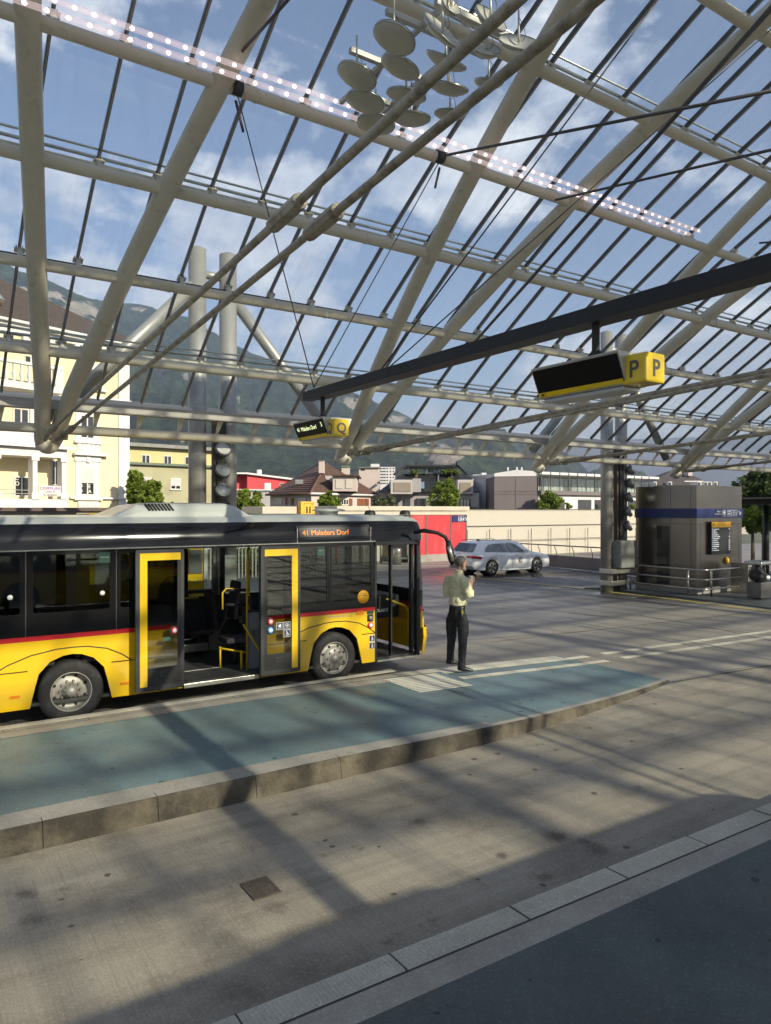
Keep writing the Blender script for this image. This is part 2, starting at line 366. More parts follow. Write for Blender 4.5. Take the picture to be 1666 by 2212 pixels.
M_CONCD = mat('brown_grey_concrete', (0.19, 0.165, 0.155), 0.85, 0, 0.12, 1.5, bump=0.1, dirt=(0.08, 0.07, 0.06), dscale=1.0, damt=0.5)

def grid_sheet(x0, x1, y0, y1, z, n=1):
    mb = MB(); return mb.quad((x0, y0, z), (x1, y0, z), (x1, y1, z), (x0, y1, z))
mb = MB(); mb.box(-60, 90, -70, 36.0, -1.2, -0.004); props(build(mb, 'road', M_ASPH), kind='structure')
mb = MB(); mb.quad((-9000, -3000, -6), (9000, -3000, -6), (9000, 12000, -6), (-9000, 12000, -6)); props(build(mb, 'ground', M_GRASSY), kind='structure')

def kerb_front(x):      # front edge of the middle platform
    return 6.95 + (0 if x < 5 else 0.022 * (x - 5) ** 2)
def plat_h(x):
    pts = [(-30, .22), (4, .22), (6, .185), (8, .125), (11.02, .012)]
    for (a, ha), (b, hb) in zip(pts, pts[1:]):
        if a <= x <= b: return ha + (hb - ha) * (x - a) / (b - a)
    return pts[-1][1]
mb = MB(); mb.quad((-30, 0.3, 0), (30, 0.3, 0), (30, 7.6, 0), (-30, 7.6, 0)); props(build(mb, 'bus_lane', M_ROAD), kind='structure')
# light slab apron to the right of the platform and along its end
AP = [onZ(px, py, 0) for px, py in ((1453, 1472), (1700, 1425), (1700, 1345), (1290, 1363), (1180, 1412))]
mb = MB(); mb.poly([(11.02, 7.8), (11.02, 10.3), (9.2, 10.3), (8.2, 12.2), (15.5, 13.6), (26, 13.9), (26, 7.6), (14, 7.6)], (0, 0, 0.0), (1, 0, 0), (0, 1, 0), 0.003); props(build(mb, 'apron_slab', M_APR), kind='structure')

# platform strips follow the same x stations
def strip(name, m, fy0, fy1, x0, x1, dz, kind='structure', n=40):
    mb = MB(); xs = [x0 + (x1 - x0) * i / n for i in range(n + 1)]
    vs = []
    for x in xs: vs += [(x, fy0(x), plat_h(x) + dz), (x, fy1(x), plat_h(x) + dz)]
    mb.add(vs, [(2 * i, 2 * i + 2, 2 * i + 3, 2 * i + 1) for i in range(n)])
    return props(build(mb, name, m), kind=kind)
PB = 10.32
strip('platform_surface', M_BLUE, lambda x: kerb_front(x) + 0.10, lambda x: PB - 0.05, -30, 11.0, 0.0)
strip('platform_paving_edge', M_GRAN, lambda x: kerb_front(x) + 0.12, lambda x: kerb_front(x) + 0.36 - (0 if x < 2 else 0.03 * (x - 2)), -30, 6.35, 0.004)
# kerb stones: each stone of the front kerb its own face with thin joints
def kerbstones(name, fy, w, x0, x1, step, facing, face_m, top_m, label, group):
    mb = MB(); mt = MB(); x = x0
    while x < x1 - 0.05:
        xa, xb = x + 0.003, min(x + step, x1) - 0.003
        k = 4
        for i in range(k):
            a = xa + (xb - xa) * i / k; b = xa + (xb - xa) * (i + 1) / k
            ya, yb = fy(a), fy(b); ha, hb = plat_h(a) + .006, plat_h(b) + .006; s = facing
            bt = 0.035  # batter of the face
            rr = 0.025
            vs = [(a, ya - s * bt, 0), (b, yb - s * bt, 0), (b, yb, hb - rr), (a, ya, ha - rr), (b, yb + s * rr * 0.9, hb), (a, ya + s * rr * 0.9, ha), (b, yb + s * w, hb), (a, ya + s * w, ha), (b, yb + s * w, 0), (a, ya + s * w, 0)]
            mb.add(vs, [(0, 1, 2, 3), (3, 2, 4, 5)])
            mt.add(vs, [(5, 4, 6, 7)])
            if i == 0: mb.add(vs, [(0, 3, 5, 7, 9)])
            if i == k - 1: mb.add(vs, [(1, 2, 4, 6, 8)])
        x += step
    e = build(mb, name, face_m); props(e, kind='structure'); BASE[e.name] = Vector((0, 0, 0))
    build(mt, 'kerb_top', top_m, e)
    return e
kerbstones('front_kerb', kerb_front, 0.12, -30, 11.0, 1.0, 1, M_KFACE, M_GRAN, '', '')
kerbstones('rear_kerb', lambda x: PB, 0.30, -30, 6.95, 1.0, -1, M_KFACE, M_GRAN, '', '')
# ribbed boarding kerb lines on the rear kerb
mb = MB()
for i in range(7):
    y = PB - 0.035 - i * 0.022
    mb.box(-30, 6.93, y - 0.006, y + 0.006, 0.226, 0.233)
props(build(mb, 'kerb_ribs', M_CREAM), kind='structure')
strip('platform_rear_paving', M_GRAN, lambda x: PB - 0.56, lambda x: PB - 0.31, -30, 6.6, 0.004)
strip('platform_white_edge', M_CREAM, lambda x: PB - 0.30, lambda x: PB - 0.02, 6.98, 10.9, 0.005)
# near platform (below the camera), its ribbed kerb and dull blue surface
def near_edge(x): return 3.79 - 0.012 * x
mb = MB(); NB = MB(); NK = MB(); NR = MB(); NG = MB(); NF = MB(); xs = [-12 + i * 0.5 for i in range(60)]
for a, b in zip(xs, xs[1:]):
    ea, eb = near_edge(a), near_edge(b); h = 0.20
    NF.quad((a, ea + .03, 0), (b, eb + .03, 0), (b, eb, h - .02), (a, ea, h - .02)); NF.quad((a, ea, h - .02), (b, eb, h - .02), (b, eb - .02, h), (a, ea - .02, h))
    NK.quad((a, ea - .02, h), (b, eb - .02, h), (b, eb - .215, h), (a, ea - .215, h))
    NG.quad((a, ea - .235, h + .0), (b, eb - .235, h + .0), (b, eb - .44, h + .0), (a, ea - .44, h + .0))
    NB.quad((a, ea - .44, h), (b, eb - .44, h), (b, 0.35, h), (a, 0.35, h))
props(build(NF, 'near_kerb_face', M_KFACE), kind='structure')
props(build(NK, 'near_kerb_top', M_CREAM), kind='structure')
props(build(NG, 'near_platform_paving', M_GRAN), kind='structure')
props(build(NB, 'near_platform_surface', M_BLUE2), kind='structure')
mb = MB()
for a, b in zip(xs, xs[1:]):
    if a < -2 or a > 9: continue
    for i in range(3):
        pass
# studs / fine ribs of the near kerb, real raised ribs
x = -0.5
while x < 9.0:
    e = near_edge(x)
    if abs((x + 0.5) % 1.0) > 0.02: mb.obox((x, e - 0.118, 0.2015), Vector((1, 0, 0)), Vector((0, 1, 0)), Vector((0, 0, 1)), 0.006, 0.085, 0.0025)
    x += 0.028
props(build(mb, 'near_kerb_ribs', M_CREAM), kind='structure')
mb = MB()
for k in range(-12, 14):
    e = near_edge(k + .5); mb.box(k + .5 - .006, k + .5 + .006, e - .215, e - .02, 0.2005, 0.2045)
for a, b in zip(xs, xs[1:]):
    ea, eb = near_edge(a), near_edge(b)
    mb.quad((a, ea - .215, .1975), (b, eb - .215, .1975), (b, eb - .235, .1975), (a, ea - .235, .1975))
props(build(mb, 'near_kerb_joints', M_JOINT), kind='structure')

# tactile ribs on the platform
mb = MB()
c = [onZ(px, py, plat_h(7.2)) for px, py in ((847, 1450), (918, 1479.5), (1010.5, 1464.7), (967, 1440))]
tx0, tx1, ty0, ty1 = 6.55, 7.62, 8.95, 10.0
n = 11
for i in range(n):
    y = ty0 + (ty1 - ty0) * (i + .5) / n
    for j in range(6):
        a = tx0 + (tx1 - tx0) * j / 6; b = tx0 + (tx1 - tx0) * (j + 1) / 6
        za, zb = plat_h(a) + .006, plat_h(b) + .006
        mb.add([(a, y - .027, za - .006), (b, y - .027, zb - .006), (b, y + .027, zb - .006), (a, y + .027, za - .006), (a, y - .022, za), (b, y - .022, zb), (b, y + .022, zb), (a, y + .022, za)],
               [(4, 5, 6, 7), (0, 1, 5, 4), (2, 3, 7, 6)])
props(build(mb, 'tactile_ribs', M_CREAM), kind='structure')
mb = MB()
def guide(p0, p1, n=3, gap=0.062):
    d = (p1 - p0); ln = d.length; d.normalize(); s = Vector((-d.y, d.x, 0)); k = int(ln / 0.62)
    for q in range(k):
        a = p0 + d * (q * 0.62 + 0.012); b = p0 + d * ((q + 1) * 0.62 - 0.012)
        for i in range(n):
            o = s * ((i - (n - 1) / 2) * gap)
            A, B = a + o, b + o
            A.z = (plat_h(A.x) if A.x < 11 else 0.005) + .008; B.z = (plat_h(B.x) if B.x < 11 else 0.005) + .008
            mb.bar(A, B, 0.034, 0.006)
g1 = [Vector((7.75, 9.95, 0)), Vector((11.9, 9.95, 0)), onZ(1666, 1364, 0)]
g2 = [Vector((7.75, 9.45, 0)), Vector((11.9, 9.45, 0)), onZ(1666, 1377, 0)]
for g in (g1, g2):
    g[2] = g[1] + (g[2] - g[1]) * 1.1
    guide(g[0], g[1]); guide(g[1], g[2])
props(build(mb, 'guide_strips', M_CREAM), kind='structure')

# painted lines on the apron
def line_px(name, pts, wd, m, z=0.010):
    mb = MB(); P = [onZ(px, py, z) for px, py in pts]
    for i, (a, b) in enumerate(zip(P, P[1:])):
        d = (b - a).normalized(); s = Vector((-d.y, d.x, 0)) * wd / 2
        mb.quad(a - s, b - s, b + s, a + s)
    return props(build(mb, name, m), kind='structure')
line_px('yellow_line', [(-200, 1236), (922, 1241), (1006, 1246.5), (1110, 1255), (1286, 1275), (1470, 1296), (1665, 1321), (1800, 1340)], 0.19, M_YLINE)
line_px('white_line', [(1160, 1217.5), (1301, 1230), (1420, 1243)], 0.24, M_WLINE)
line_px('white_line', [(1155, 1221), (1301, 1236), (1420, 1251)], 0.24, M_WLINE)
line_px('white_line', [(-100, 1216), (700, 1222), (985, 1222)], 0.24, M_WLINE)
line_px('white_line', [(-100, 1211), (700, 1217), (1005, 1217)], 0.24, M_WLINE)
for pts, wd in ((((922, 1287), (1090, 1308), (1400, 1342), (1666, 1372)), .03), (((922, 1330), (1110, 1390), (1240, 1412)), .0), (((1060, 1387), (1180, 1373), (1666, 1318)), .03),
                (((1453, 1473), (1560, 1455), (1700, 1431)), .04), (((1380, 1328), (1560, 1360), (1700, 1392)), .03), (((1010, 1276), (1130, 1268)), .02), (((870, 1400), (1000, 1383), (1290, 1361)), .02)):
    if wd: line_px('slab_joint', pts, wd, M_JOINT, 0.007)
# joints of the near lane
mb = MB()
for x in (-6.4, 15.2): mb.box(x - .008, x + .008, 3.75, 6.9, 0.002, 0.005)
props(build(mb, 'lane_joints', M_JOINT), kind='structure')

# drain grate in the lane
c = [onZ(379.6 + x * .1953, 1789.6 + y * .1953, 0.0) for x, y in ((722, 640), (1025, 548), (1158, 693), (850, 798))]
gx0 = min(p.x for p in c); cx_ = sum(p.x for p in c) / 4; cy_ = sum(p.y for p in c) / 4
M_IRON = mat('rusty_cast_iron', (0.10, 0.082, 0.07), 0.7, 0.3, 0.3, 20)
M_PIT = mat('dark_drain_pit', (0.012, 0.011, 0.01), 0.9)
dr = empty('drain_grate', (cx_, cy_, 0), 'square rusty iron drain grate set in the concrete bus lane', 'drain grate')
hw, hh = .105, .135
mb = MB(); mb.box(cx_ - hw, cx_ + hw, cy_ - hh, cy_ + hh, 0.0, 0.004); build(mb, 'pit', M_PIT, dr)
mb = MB()
for i in range(11):
    x = cx_ - hw + 2 * hw * i / 10; t = .008 if i in (0, 10) else .003
    mb.box(x - t, x + t, cy_ - hh, cy_ + hh, 0.0045, 0.011)
build(mb, 'long_bars', M_IRON, dr); mb = MB()
for i in range(14):
    y = cy_ - hh + 2 * hh * i / 13; t = .008 if i in (0, 13) else .003
    mb.box(cx_ - hw - .008, cx_ + hw + .008, y - t, y + t, 0.005, 0.0125)
build(mb, 'cross_bars', M_IRON, dr)

# ================================================================== GLASS ROOF
roof = empty('glass_roof', (2.6, 17.0, 4.7), 'large vaulted glass bus station roof on pale steel tubes', 'glass roof')
NODES = [2.6 + 7.5 * k for k in range(-2, 6)]
PHI = [36.7 - 2.46 * k for k in range(0, 30)]
PHI_E = 39.35
RX0, RX1 = -14.5, 44.0
def spread(phi):
    k = (36.7 - abs(phi)) / 2.46
    if k < 0: return max(0.16, 0.43 + k * 0.3)
    return min(3.75, 0.43 + 0.30 * k - 0.0052 * k * k + 0.00009 * k ** 3 * 2.0)
for i, nx in enumerate(NODES):
    for s in (-1, 1):
        pts = []; rs = []
        phis = [PHI_E + 0.75, PHI_E + 0.35, PHI_E] + [38.0 - 1.25 * j for j in range(0, 61)] + [-PHI_E]
        for ph in phis:
            y, z = arc(ph); pts.append((nx + s * spread(ph), y, z)); rs.append(0.165)
        rs[0] = 0.07; rs[1] = 0.14; rs[2] = 0.16
        build(MB().tube(pts, rs, 14), 'arch_tube', M_STEEL2, roof)
        build(MB().sweep([(p[0] + s * .0, p[1], p[2]) for p in pts[3:-1]], [(-.006, .16), (.006, .16), (.006, .20), (-.006, .20)]), 'arch_fin', M_STEEL2, roof)
    y, z = arc(PHI_E + 0.55)
    build(MB().ell((nx, y, z - .02), .24, .19, .22, 18, 12), 'node_cap', M_STEEL2, roof)
    yg, zg = arc(PHI_E - 0.8)
def xtube(y, z, r, m, name, n=12, collars=False):
    mb = MB().tube([(RX0, y, z), (RX1, y, z)], r, n); o = build(mb, name, m, roof); return o
for k, ph in enumerate(PHI):
    y, z = arc(ph); xtube(y, z, 0.10, M_STEEL, 'purlin')
ye, ze = arc(PHI_E); xtube(ye, ze, 0.105, M_STEEL, 'edge_tube'); xtube(2 * YC - ye, ze, 0.105, M_STEEL, 'edge_tube')
xtube(17.62, 5.38, 0.15, M_STEEL2, 'outer_tube')
# weld collars on the purlins
mb = MB()
for ph in PHI[:8] + [PHI_E]:
    y, z = arc(ph)
    for nx in NODES:
        for dx in (1.55 + (0.15 * len(mb.v) % 0.3), 4.9):
            x = nx + dx; mb.tube([(x - .02, y, z), (x + .02, y, z)], .109, 12)
build(mb, 'weld_collars', M_STEEL, roof)
# glazing bars, 8 to a bay
OFF = 0.36
bars = [2.6 - 0.03 + 0.9375 * k for k in range(-17, 44)]
gph = [38.35] + PHI + [-38.35]
for bx_ in bars:
    pts = [(bx_, *arc(p, OFF)) for p in [38.55] + PHI[:] + [-38.5]]
    o = build(MB().sweep(pts, [(-.023, -.035), (.023, -.035), (.023, .04), (-.023, .04)]), 'glazing_bar', M_BAR, roof)
    ff = build(MB().sweep(pts, [(-.014, -.055), (.014, -.055), (.014, -.0365), (-.014, -.0365)]), 'bar_cover', M_BARL, o)
# brackets that lift each bar off its purlin: the hundred largest as parts
def bracket(mb, x, ph):
    (y0, z0), (y1, z1) = arc(ph, .09), arc(ph, OFF - .07)
    a = Vector((x, y0, z0)); b = Vector((x, y1, z1)); t = (b - a).normalized(); u = Vector((0, t.z, -t.y))
    mb.tube([a, a + (b - a) * .35, b], [.062, .048, .05], 8)
    mb.obox(b, Vector((1, 0, 0)), u, t, .085, .05, .012)
    mb.obox(b + t * .03 + Vector((.05, 0, 0)), Vector((1, 0, 0)), u, t, .008, .04, .05); mb.obox(b + t * .03 - Vector((.05, 0, 0)), Vector((1, 0, 0)), u, t, .008, .04, .05)
cands = []
for bx_ in bars:
    for ph in PHI[:9]:
        y, z = arc(ph, .2); d = Vector((bx_, y, z - CAMH)); f = d.x * SY + d.y * CYW
        if f <= 0.5: continue
        px = CX + FP * (d.x * CYW - d.y * SY) / f; py = CY - FP * d.z / f
        cands.append((0 if (-20 < px < 1690 and -20 < py < 2230) else 1, f, bx_, ph))
cands.sort()
vis = cands[:100]; rest = MB(); used = set((c[2], c[3]) for c in vis)
for _, f, x, ph in vis: build((lambda m: (bracket(m, x, ph), m)[1])(MB()), 'bar_bracket', M_STEEL, roof)
for bx_ in bars:
    for ph in PHI:
        if (bx_, ph) not in used: bracket(rest, bx_, ph)
props(build(rest, 'far_bar_brackets', M_STEEL, roof), kind='stuff')
# glass bands between purlins
allp = [38.5] + PHI + [-38.5]
for a, b in zip(allp, allp[1:]):
    mb = MB(); n = 3
    ps = [arc(a + (b - a) * i / n, OFF + .02) for i in range(n + 1)]
    vs = []
    for y, z in ps: vs += [(RX0, y, z), (RX1, y, z)]
    mb.add(vs, [(2 * i, 2 * i + 1, 2 * i + 3, 2 * i + 2) for i in range(n)], True)
    build(mb, 'glass_band', M_GLASS, roof)
# drip rails over purlins; every second purlin has the pale gutter sheet as well
for k, ph in enumerate(PHI):
    y, z = arc(ph + .16, OFF - .02)
    build(MB().tube([(RX0, y, z), (RX1, y, z)], 0.016, 6), 'seal_line', M_BAR, roof)
    if k % 2 == 0:
        y, z = arc(ph + .02, OFF + .06); build(MB().tube([(RX0, y, z), (RX1, y, z)], 0.030, 8), 'drip_rail', M_ALU, roof)
        y, z = arc(ph - .17, OFF + .05); build(MB().tube([(RX0, y, z), (RX1, y, z)], 0.020, 6), 'drip_rail', M_ALU, roof)
        if k in (2, 6, 0):
            (ya, za), (yb, zb) = arc(ph + .02, .165), arc(ph + .02, .245)
            build(MB().bar((RX0, (ya + yb) / 2, (za + zb) / 2), (RX1, (ya + yb) / 2, (za + zb) / 2), .012, .085), 'gutter_sheet', M_PALE, roof)
# eaves beam with tapered hanger plates down to the edge tube
M_EAVE = mat('dull_zinc_eaves', (0.42, 0.40, 0.36), 0.55, 0.1, 0.15, 2, (0.5, 2, 2), dirt=(0.15, 0.14, 0.12), dscale=1.5, damt=0.5)
yb_, zb_ = arc(38.7, OFF - 0.10)
build(MB().box(RX0, RX1, yb_ - .07, yb_ + .05, zb_ - .13, zb_ + .05), 'eaves_beam', M_EAVE, roof, bevel=.006)
build(MB().box(RX0, RX1, yb_ - .16, yb_ + .11, zb_ - .155, zb_ - .133), 'eaves_ledge', M_EAVE, roof)
for bx_ in bars:
    if bx_ < -1 or bx_ > 34: continue
    mb = MB(); t = .016
    mb.add([(bx_ - t - .05, yb_ - .04, zb_ - .156), (bx_ + t + .05, yb_ - .04, zb_ - .156), (bx_ + t + .012, ye, ze + .09), (bx_ - t - .012, ye, ze + .09),
            (bx_ - t - .05, yb_ + .04, zb_ - .156), (bx_ + t + .05, yb_ + .04, zb_ - .156), (bx_ + t + .012, ye + .03, ze + .09), (bx_ - t - .012, ye + .03, ze + .09)],
           [(0, 1, 2, 3), (7, 6, 5, 4), (0, 4, 5, 1), (1, 5, 6, 2), (2, 6, 7, 3), (3, 7, 4, 0)])
    build(mb, 'hanger_plate', M_STEEL, roof)
# tie rods across the hall, in pairs, with forks and couplers
M_TIE = mat('grimy_tie_rod', (0.44, 0.40, 0.31), 0.6, 0, 0.15, 5, (1, 1, 1), dirt=(0.16, 0.135, 0.09), dscale=8, damt=0.7, dpos=(0.45, 0.62), bump=0.15, bscale=40)
for i, nx in enumerate(NODES):
    if nx < 0: continue
    sl = {2: .062, 3: .034, 4: .048, 5: .05}.get(i, .05)
    for dx in (-.17, .15):
        y0, z0 = 16.75, 4.50
        def P(y): return (nx + dx * (1.0), y, z0 + sl * (y0 - y))
        rr = .033
        build(MB().tube([P(15.9), P(-12)], rr, 10), 'tie_rod', M_TIE, roof)
        build(MB().tube([P(15.95), P(15.75), P(15.5), P(15.2)], [.055, .065, .065, .045], 10), 'tie_fork', M_TIE, roof)
        build(MB().tube([(nx + dx * .7, 16.9, z0 - .03), (nx + dx, 16.3, z0 + .0), P(15.9)], [.05, .05, .04], 8), 'tie_lug', M_TIE, roof)
        build(MB().tube([(nx + dx - .07, 16.3, z0 + .02), (nx + dx + .07, 16.3, z0 + .02)], .10, 12), 'fork_pin', M_TIE, roof)
        yc_ = 5.05 if i == 2 else 3.2
        build(MB().tube([P(yc_ + .26), P(yc_ + .24), P(yc_ - .24), P(yc_ - .26)], [.04, .062, .062, .04], 8, smooth=False), 'coupler', M_TIE, roof)
# hanging wires and wind-brace rods
M_WIRE = mat('thin_steel_wire', (0.10, 0.095, 0.10), 0.5, 0.5)
# ================================================================== THE YELLOW BUS
def A_(x, y, Y=10.75): p = onY(.3092 * x, 1073.8 + .3092 * y, Y); return (p.x, p.z)
def B_(x, y, Y=10.75): p = onY(488 + .3092 * x, 1073.8 + .3092 * y, Y); return (p.x, p.z)
M_YEL = mat('bus_yellow', (0.80, 0.50, 0.006), 0.32, 0, 0.03, 1.0, coat=0.5, dirt=(0.45, 0.29, 0.03), dscale=2.0, damt=0.25, dpos=(0.5, 0.75))
M_RED = mat('bus_red', (0.55, 0.012, 0.02), 0.35, 0, 0.05, 2, coat=0.4)
M_BLACKG = mat('gloss_black', (0.010, 0.010, 0.011), 0.12, 0, 0.2, 2, coat=0.25, spec=0.35)
M_BLACK = mat('matt_black', (0.014, 0.014, 0.015), 0.55, 0, 0.3, 5)
M_RUB = mat('door_rubber', (0.035, 0.035, 0.038), 0.55, 0, 0.3, 8)
M_WHITE = mat('roof_white', (0.50, 0.52, 0.48), 0.35, 0, 0.05, 1, coat=0.3, dirt=(0.35, 0.35, 0.30), dscale=1.5, damt=0.4)
M_INT = mat('dark_cabin_lining', (0.022, 0.022, 0.024), 0.7, 0, 0.2, 4)
M_FLOOR = mat('cabin_floor', (0.05, 0.05, 0.052), 0.5, 0, 0.3, 12, dirt=(0.12, 0.115, 0.11), dscale=3, damt=0.5)
M_GREY = mat('cabin_grey', (0.24, 0.26, 0.27), 0.5, 0, 0.08, 4)
M_FAB = mat('seat_fabric', (0.045, 0.035, 0.042), 0.9, 0, 0.6, 30)
M_YP = mat('yellow_pole', (0.62, 0.42, 0.01), 0.35, 0, 0.05, 4)
M_TYRE = mat('tyre_rubber', (0.022, 0.021, 0.021), 0.8, 0, 0.3, 14, bump=0.2, bscale=50, dirt=(0.06, 0.055, 0.05), dscale=5, damt=0.6)
M_RIM = mat('steel_rim', (0.38, 0.365, 0.33), 0.5, 0.35, 0.15, 6, dirt=(0.16, 0.13, 0.10), dscale=6, damt=0.6)
M_HUB = mat('hub_metal', (0.30, 0.26, 0.21), 0.55, 0.3, 0.25, 14, dirt=(0.12, 0.08, 0.05), dscale=14, damt=0.7)
M_BGL = glass('bus_side_glass', (0.34, 0.35, 0.35), 0.045, 0.0)
M_DGL = glass('bus_door_glass', (0.66, 0.67, 0.63), 0.045, 0.0)
M_CGL = glass('clear_glass', (0.72, 0.78, 0.76), 0.06, 0.0)
M_GRN = mat('green_sticker', (0.02, 0.07, 0.045), 0.5); M_NAVY = mat('navy_sticker', (0.02, 0.025, 0.09), 0.5)
M_WST = mat('white_sticker', (0.75, 0.75, 0.72), 0.5, 0, 0.03); M_OR = mat('amber_lens', (0.75, 0.22, 0.01), 0.3, 0, 0.1, 10)
M_LRED = mat('button_red', (0.60, 0.03, 0.05), 0.35); M_LBLUE = mat('button_blue', (0.06, 0.28, 0.62), 0.35)
M_LED = mat('orange_led', (0.9, 0.25, 0.02), 0.5, emis=(1.0, 0.28, 0.04), estr=0.55)

YB, YF = 10.75, 13.15
bus = empty('city_bus', (3.5, 11.95, 0), 'yellow and black city bus with its middle door open at the blue platform', 'bus')
def plate(name, m, parent, pts, y=YB, d=0.03, holes=(), bevel=0):
    """pts in (x, z); plate's outer face at y, thickness away from the camera"""
    return build(MB().poly(pts, (0, y, 0), (1, 0, 0), (0, 0, 1), -d, holes), name, m, parent, bevel=bevel)
def rect(x0, x1, z0, z1): return [(x0, z0), (x1, z0), (x1, z1), (x0, z1)]
def rrect(x0, x1, z0, z1, r, n=4):
    p = []
    for cx, cz, a in ((x1 - r, z0 + r, -90), (x1 - r, z1 - r, 0), (x0 + r, z1 - r, 90), (x0 + r, z0 + r, 180)):
        for i in range(n + 1):
            g = R_(a + 90 * i / n); p.append((cx + r * math.cos(g), cz + r * math.sin(g)))
    return p
ZS, Z1, Z2, Z3 = 0.29, 1.19, 1.255, 2.41
XR, XF = -0.95, 8.0
WR, WF = 1.92, 6.10
def arch(cx, hw=.53, top=.97):
    return [(cx - hw, ZS)] + [(cx - hw + .06, .55), (cx - .42, .74), (cx - .28, .89), (cx - .12, .955), (cx, top), (cx + .12, .955), (cx + .28, .89), (cx + .42, .74), (cx + hw - .06, .55)] + [(cx + hw, ZS)]
DX0, DX1 = 3.46, 4.72          # middle door opening
FX0, FX1 = 6.90, 7.80          # front door opening
for side, y, d in (('near', YB, 0.035), ('far', YF, 0.035)):
    yy = y if side == 'near' else y - .035 + .035
    if side == 'near':
        plate('side_panel', M_YEL, bus, [(XR, ZS)] + arch(WR) + [(DX0, ZS), (DX0, Z1), (XR, Z1)], y)
        plate('side_panel', M_YEL, bus, [(DX1, ZS)] + arch(WF) + [(FX0, ZS), (FX0, Z1), (DX1, Z1)], y)
        plate('red_stripe', M_RED, bus, rect(XR, DX0, Z1, Z2), y - .001); plate('red_stripe', M_RED, bus, rect(DX1, FX0, Z1, Z2), y - .001)
        # black window band with real openings
        dv = [A_(55.6 / .3092, 0)[0], A_(251.5 / .3092, 0)[0], DX0]
        wins = [(XR + .1, dv[0] - .07), (dv[0] + .09, dv[1] - .09), (dv[1] + .06, DX0 - .12)]
        plate('window_band', M_BLACKG, bus, rect(XR, DX0, Z2, Z3), y, holes=[rrect(a, b, 1.56, 2.345, .04) for a, b in wins])
        for i, (a, b) in enumerate(wins):
            g = plate('window', M_BGL, bus, rrect(a - .015, b + .015, 1.545, 2.36, .045), y + .008, .004)
        wm = B_(722, 600)[0]
        w2 = [(DX1 + .68, wm - .05), (wm + .05, FX0 - .10)]
        plate('window_band', M_BLACKG, bus, rect(DX1, FX0, Z2, Z3), y, holes=[rrect(a, b, 1.40, 2.345, .04) for a, b in w2])
        for a, b in w2: plate('window', M_BGL, bus, rrect(a - .015, b + .015, 1.385, 2.36, .045), y + .008, .004)
        for x in (dv[0], dv[1], wm): plate('window_seal', M_RUB, bus, rect(x - .006, x + .006, Z2, Z3), y - .004, .006)
        # swage lines over the wheel arches
        for cx, xa, xb in ((WR, XR, DX0), (WF, DX1, FX0)):
            zl = .795
            pts = [(xa, zl), (cx - 1.02 if cx == WR else xa + .02, zl)]
            ar = [(cx - .80, .90), (cx - .52, 1.0), (cx - .2, 1.055), (cx, 1.062), (cx + .2, 1.055), (cx + .46, 1.0), (cx + .66, .90), (cx + .80, zl)]
            mb = MB()
            P = [(p[0], y - .002, p[1]) for p in ([(xa, zl), (cx - .56, zl)])]; mb.tube(P, .007, 6)
            mb.tube([(p[0], y - .002, p[1]) for p in [(cx - .98, zl)] + ar], .008, 6)
            mb.tube([(cx + .52, y - .002, zl), (xb, y - .002, zl)], .007, 6)
            build(mb, 'swage_line', M_BLACK, bus)
        for x, z in ((A_(105, 1397)), (A_(870, 1300))):
            plate('marker_lamp', M_OR, bus, rrect(x - .06, x + .06, z - .018, z + .018, .012), y - .012, .014)
    else:
        plate('side_panel', M_YEL, bus, [(XR, ZS)] + arch(WR) + arch(WF) + [(XF - .15, ZS), (XF - .15, Z1), (XR, Z1)], y)
        plate('red_stripe', M_RED, bus, rect(XR, XF - .15, Z1, Z2), y)
        wf = [(XR + .15, .45), (.6, 2.1), (2.25, 3.35), (3.47, 4.2), (4.34, 4.95), (5.05, 5.9), (6.0, 7.7)]
        plate('window_band', M_BLACKG, bus, rect(XR, XF - .15, Z2, Z3), y, holes=[rrect(a, b, 1.36, 2.33, .04) for a, b in wf])
        for a, b in wf: plate('window', M_CGL, bus, rrect(a - .015, b + .015, 1.35, 2.34, .045), y + .008, .004)
# inner lining of the near side below the windows and far side
plate('inner_wall', M_INT, bus, rect(XR + .05, XF - .2, .35, 1.33), YF - .06, .02)
plate('inner_wall', M_INT, bus, rect(XR + .05, DX0 - .03, .98, 1.53), YB + .08, .02)
plate('inner_wall', M_INT, bus, rect(DX1 + .7, FX0 - .05, .98, 1.36), YB + .08, .02)
# roof and coves: half profile, lofted along x, shrinking round the front end
cove = [(0, 2.405), (.006, 2.50), (.025, 2.60), (.065, 2.69), (.13, 2.765)]
top = [(.13, 2.766), (.16, 2.80), (.24, 2.835), (.45, 2.865), (1.2, 2.885)]
st = [(XR - .02, .97), (XR + .02, 1.0), (1, 1), (3.5, 1), (5.5, 1), (7.3, 1), (7.62, .995), (7.82, .97), (7.95, .90), (8.03, .78), (8.07, .6)]
def loft(prof, name, m, both=True, zpull=0.0):
    for sgn in ((1, -1) if both else (1,)):
        mb = MB(); vs = []
        for x, s in st:
            for dy, z in prof:
                half = (1.2 - dy) * (1 if x < 7.6 else (0.4 + 0.6 * s))
                zz = z if x < 7.6 else 2.40 + (z - 2.40) * (s ** .8)
                vs.append((x, 11.95 - sgn * half, zz))
        n = len(prof)
        mb.add(vs, [(i * n + j, (i + 1) * n + j, (i + 1) * n + j + 1, i * n + j + 1) for i in range(len(st) - 1) for j in range(n - 1)], True)
        build(mb, name, m, bus)
loft(cove, 'roof_cove', M_BLACKG); loft(top, 'roof_skin', M_WHITE)
build(MB().box(XR + .02, 7.6, YB + .05, YF - .05, 2.42, 2.45), 'ceiling', M_GREY, bus)
build(MB().bar((XR, YB - .004, 2.412), (FX0, YB - .004, 2.412), .012, .016), 'drip_rail', M_ALU, bus)
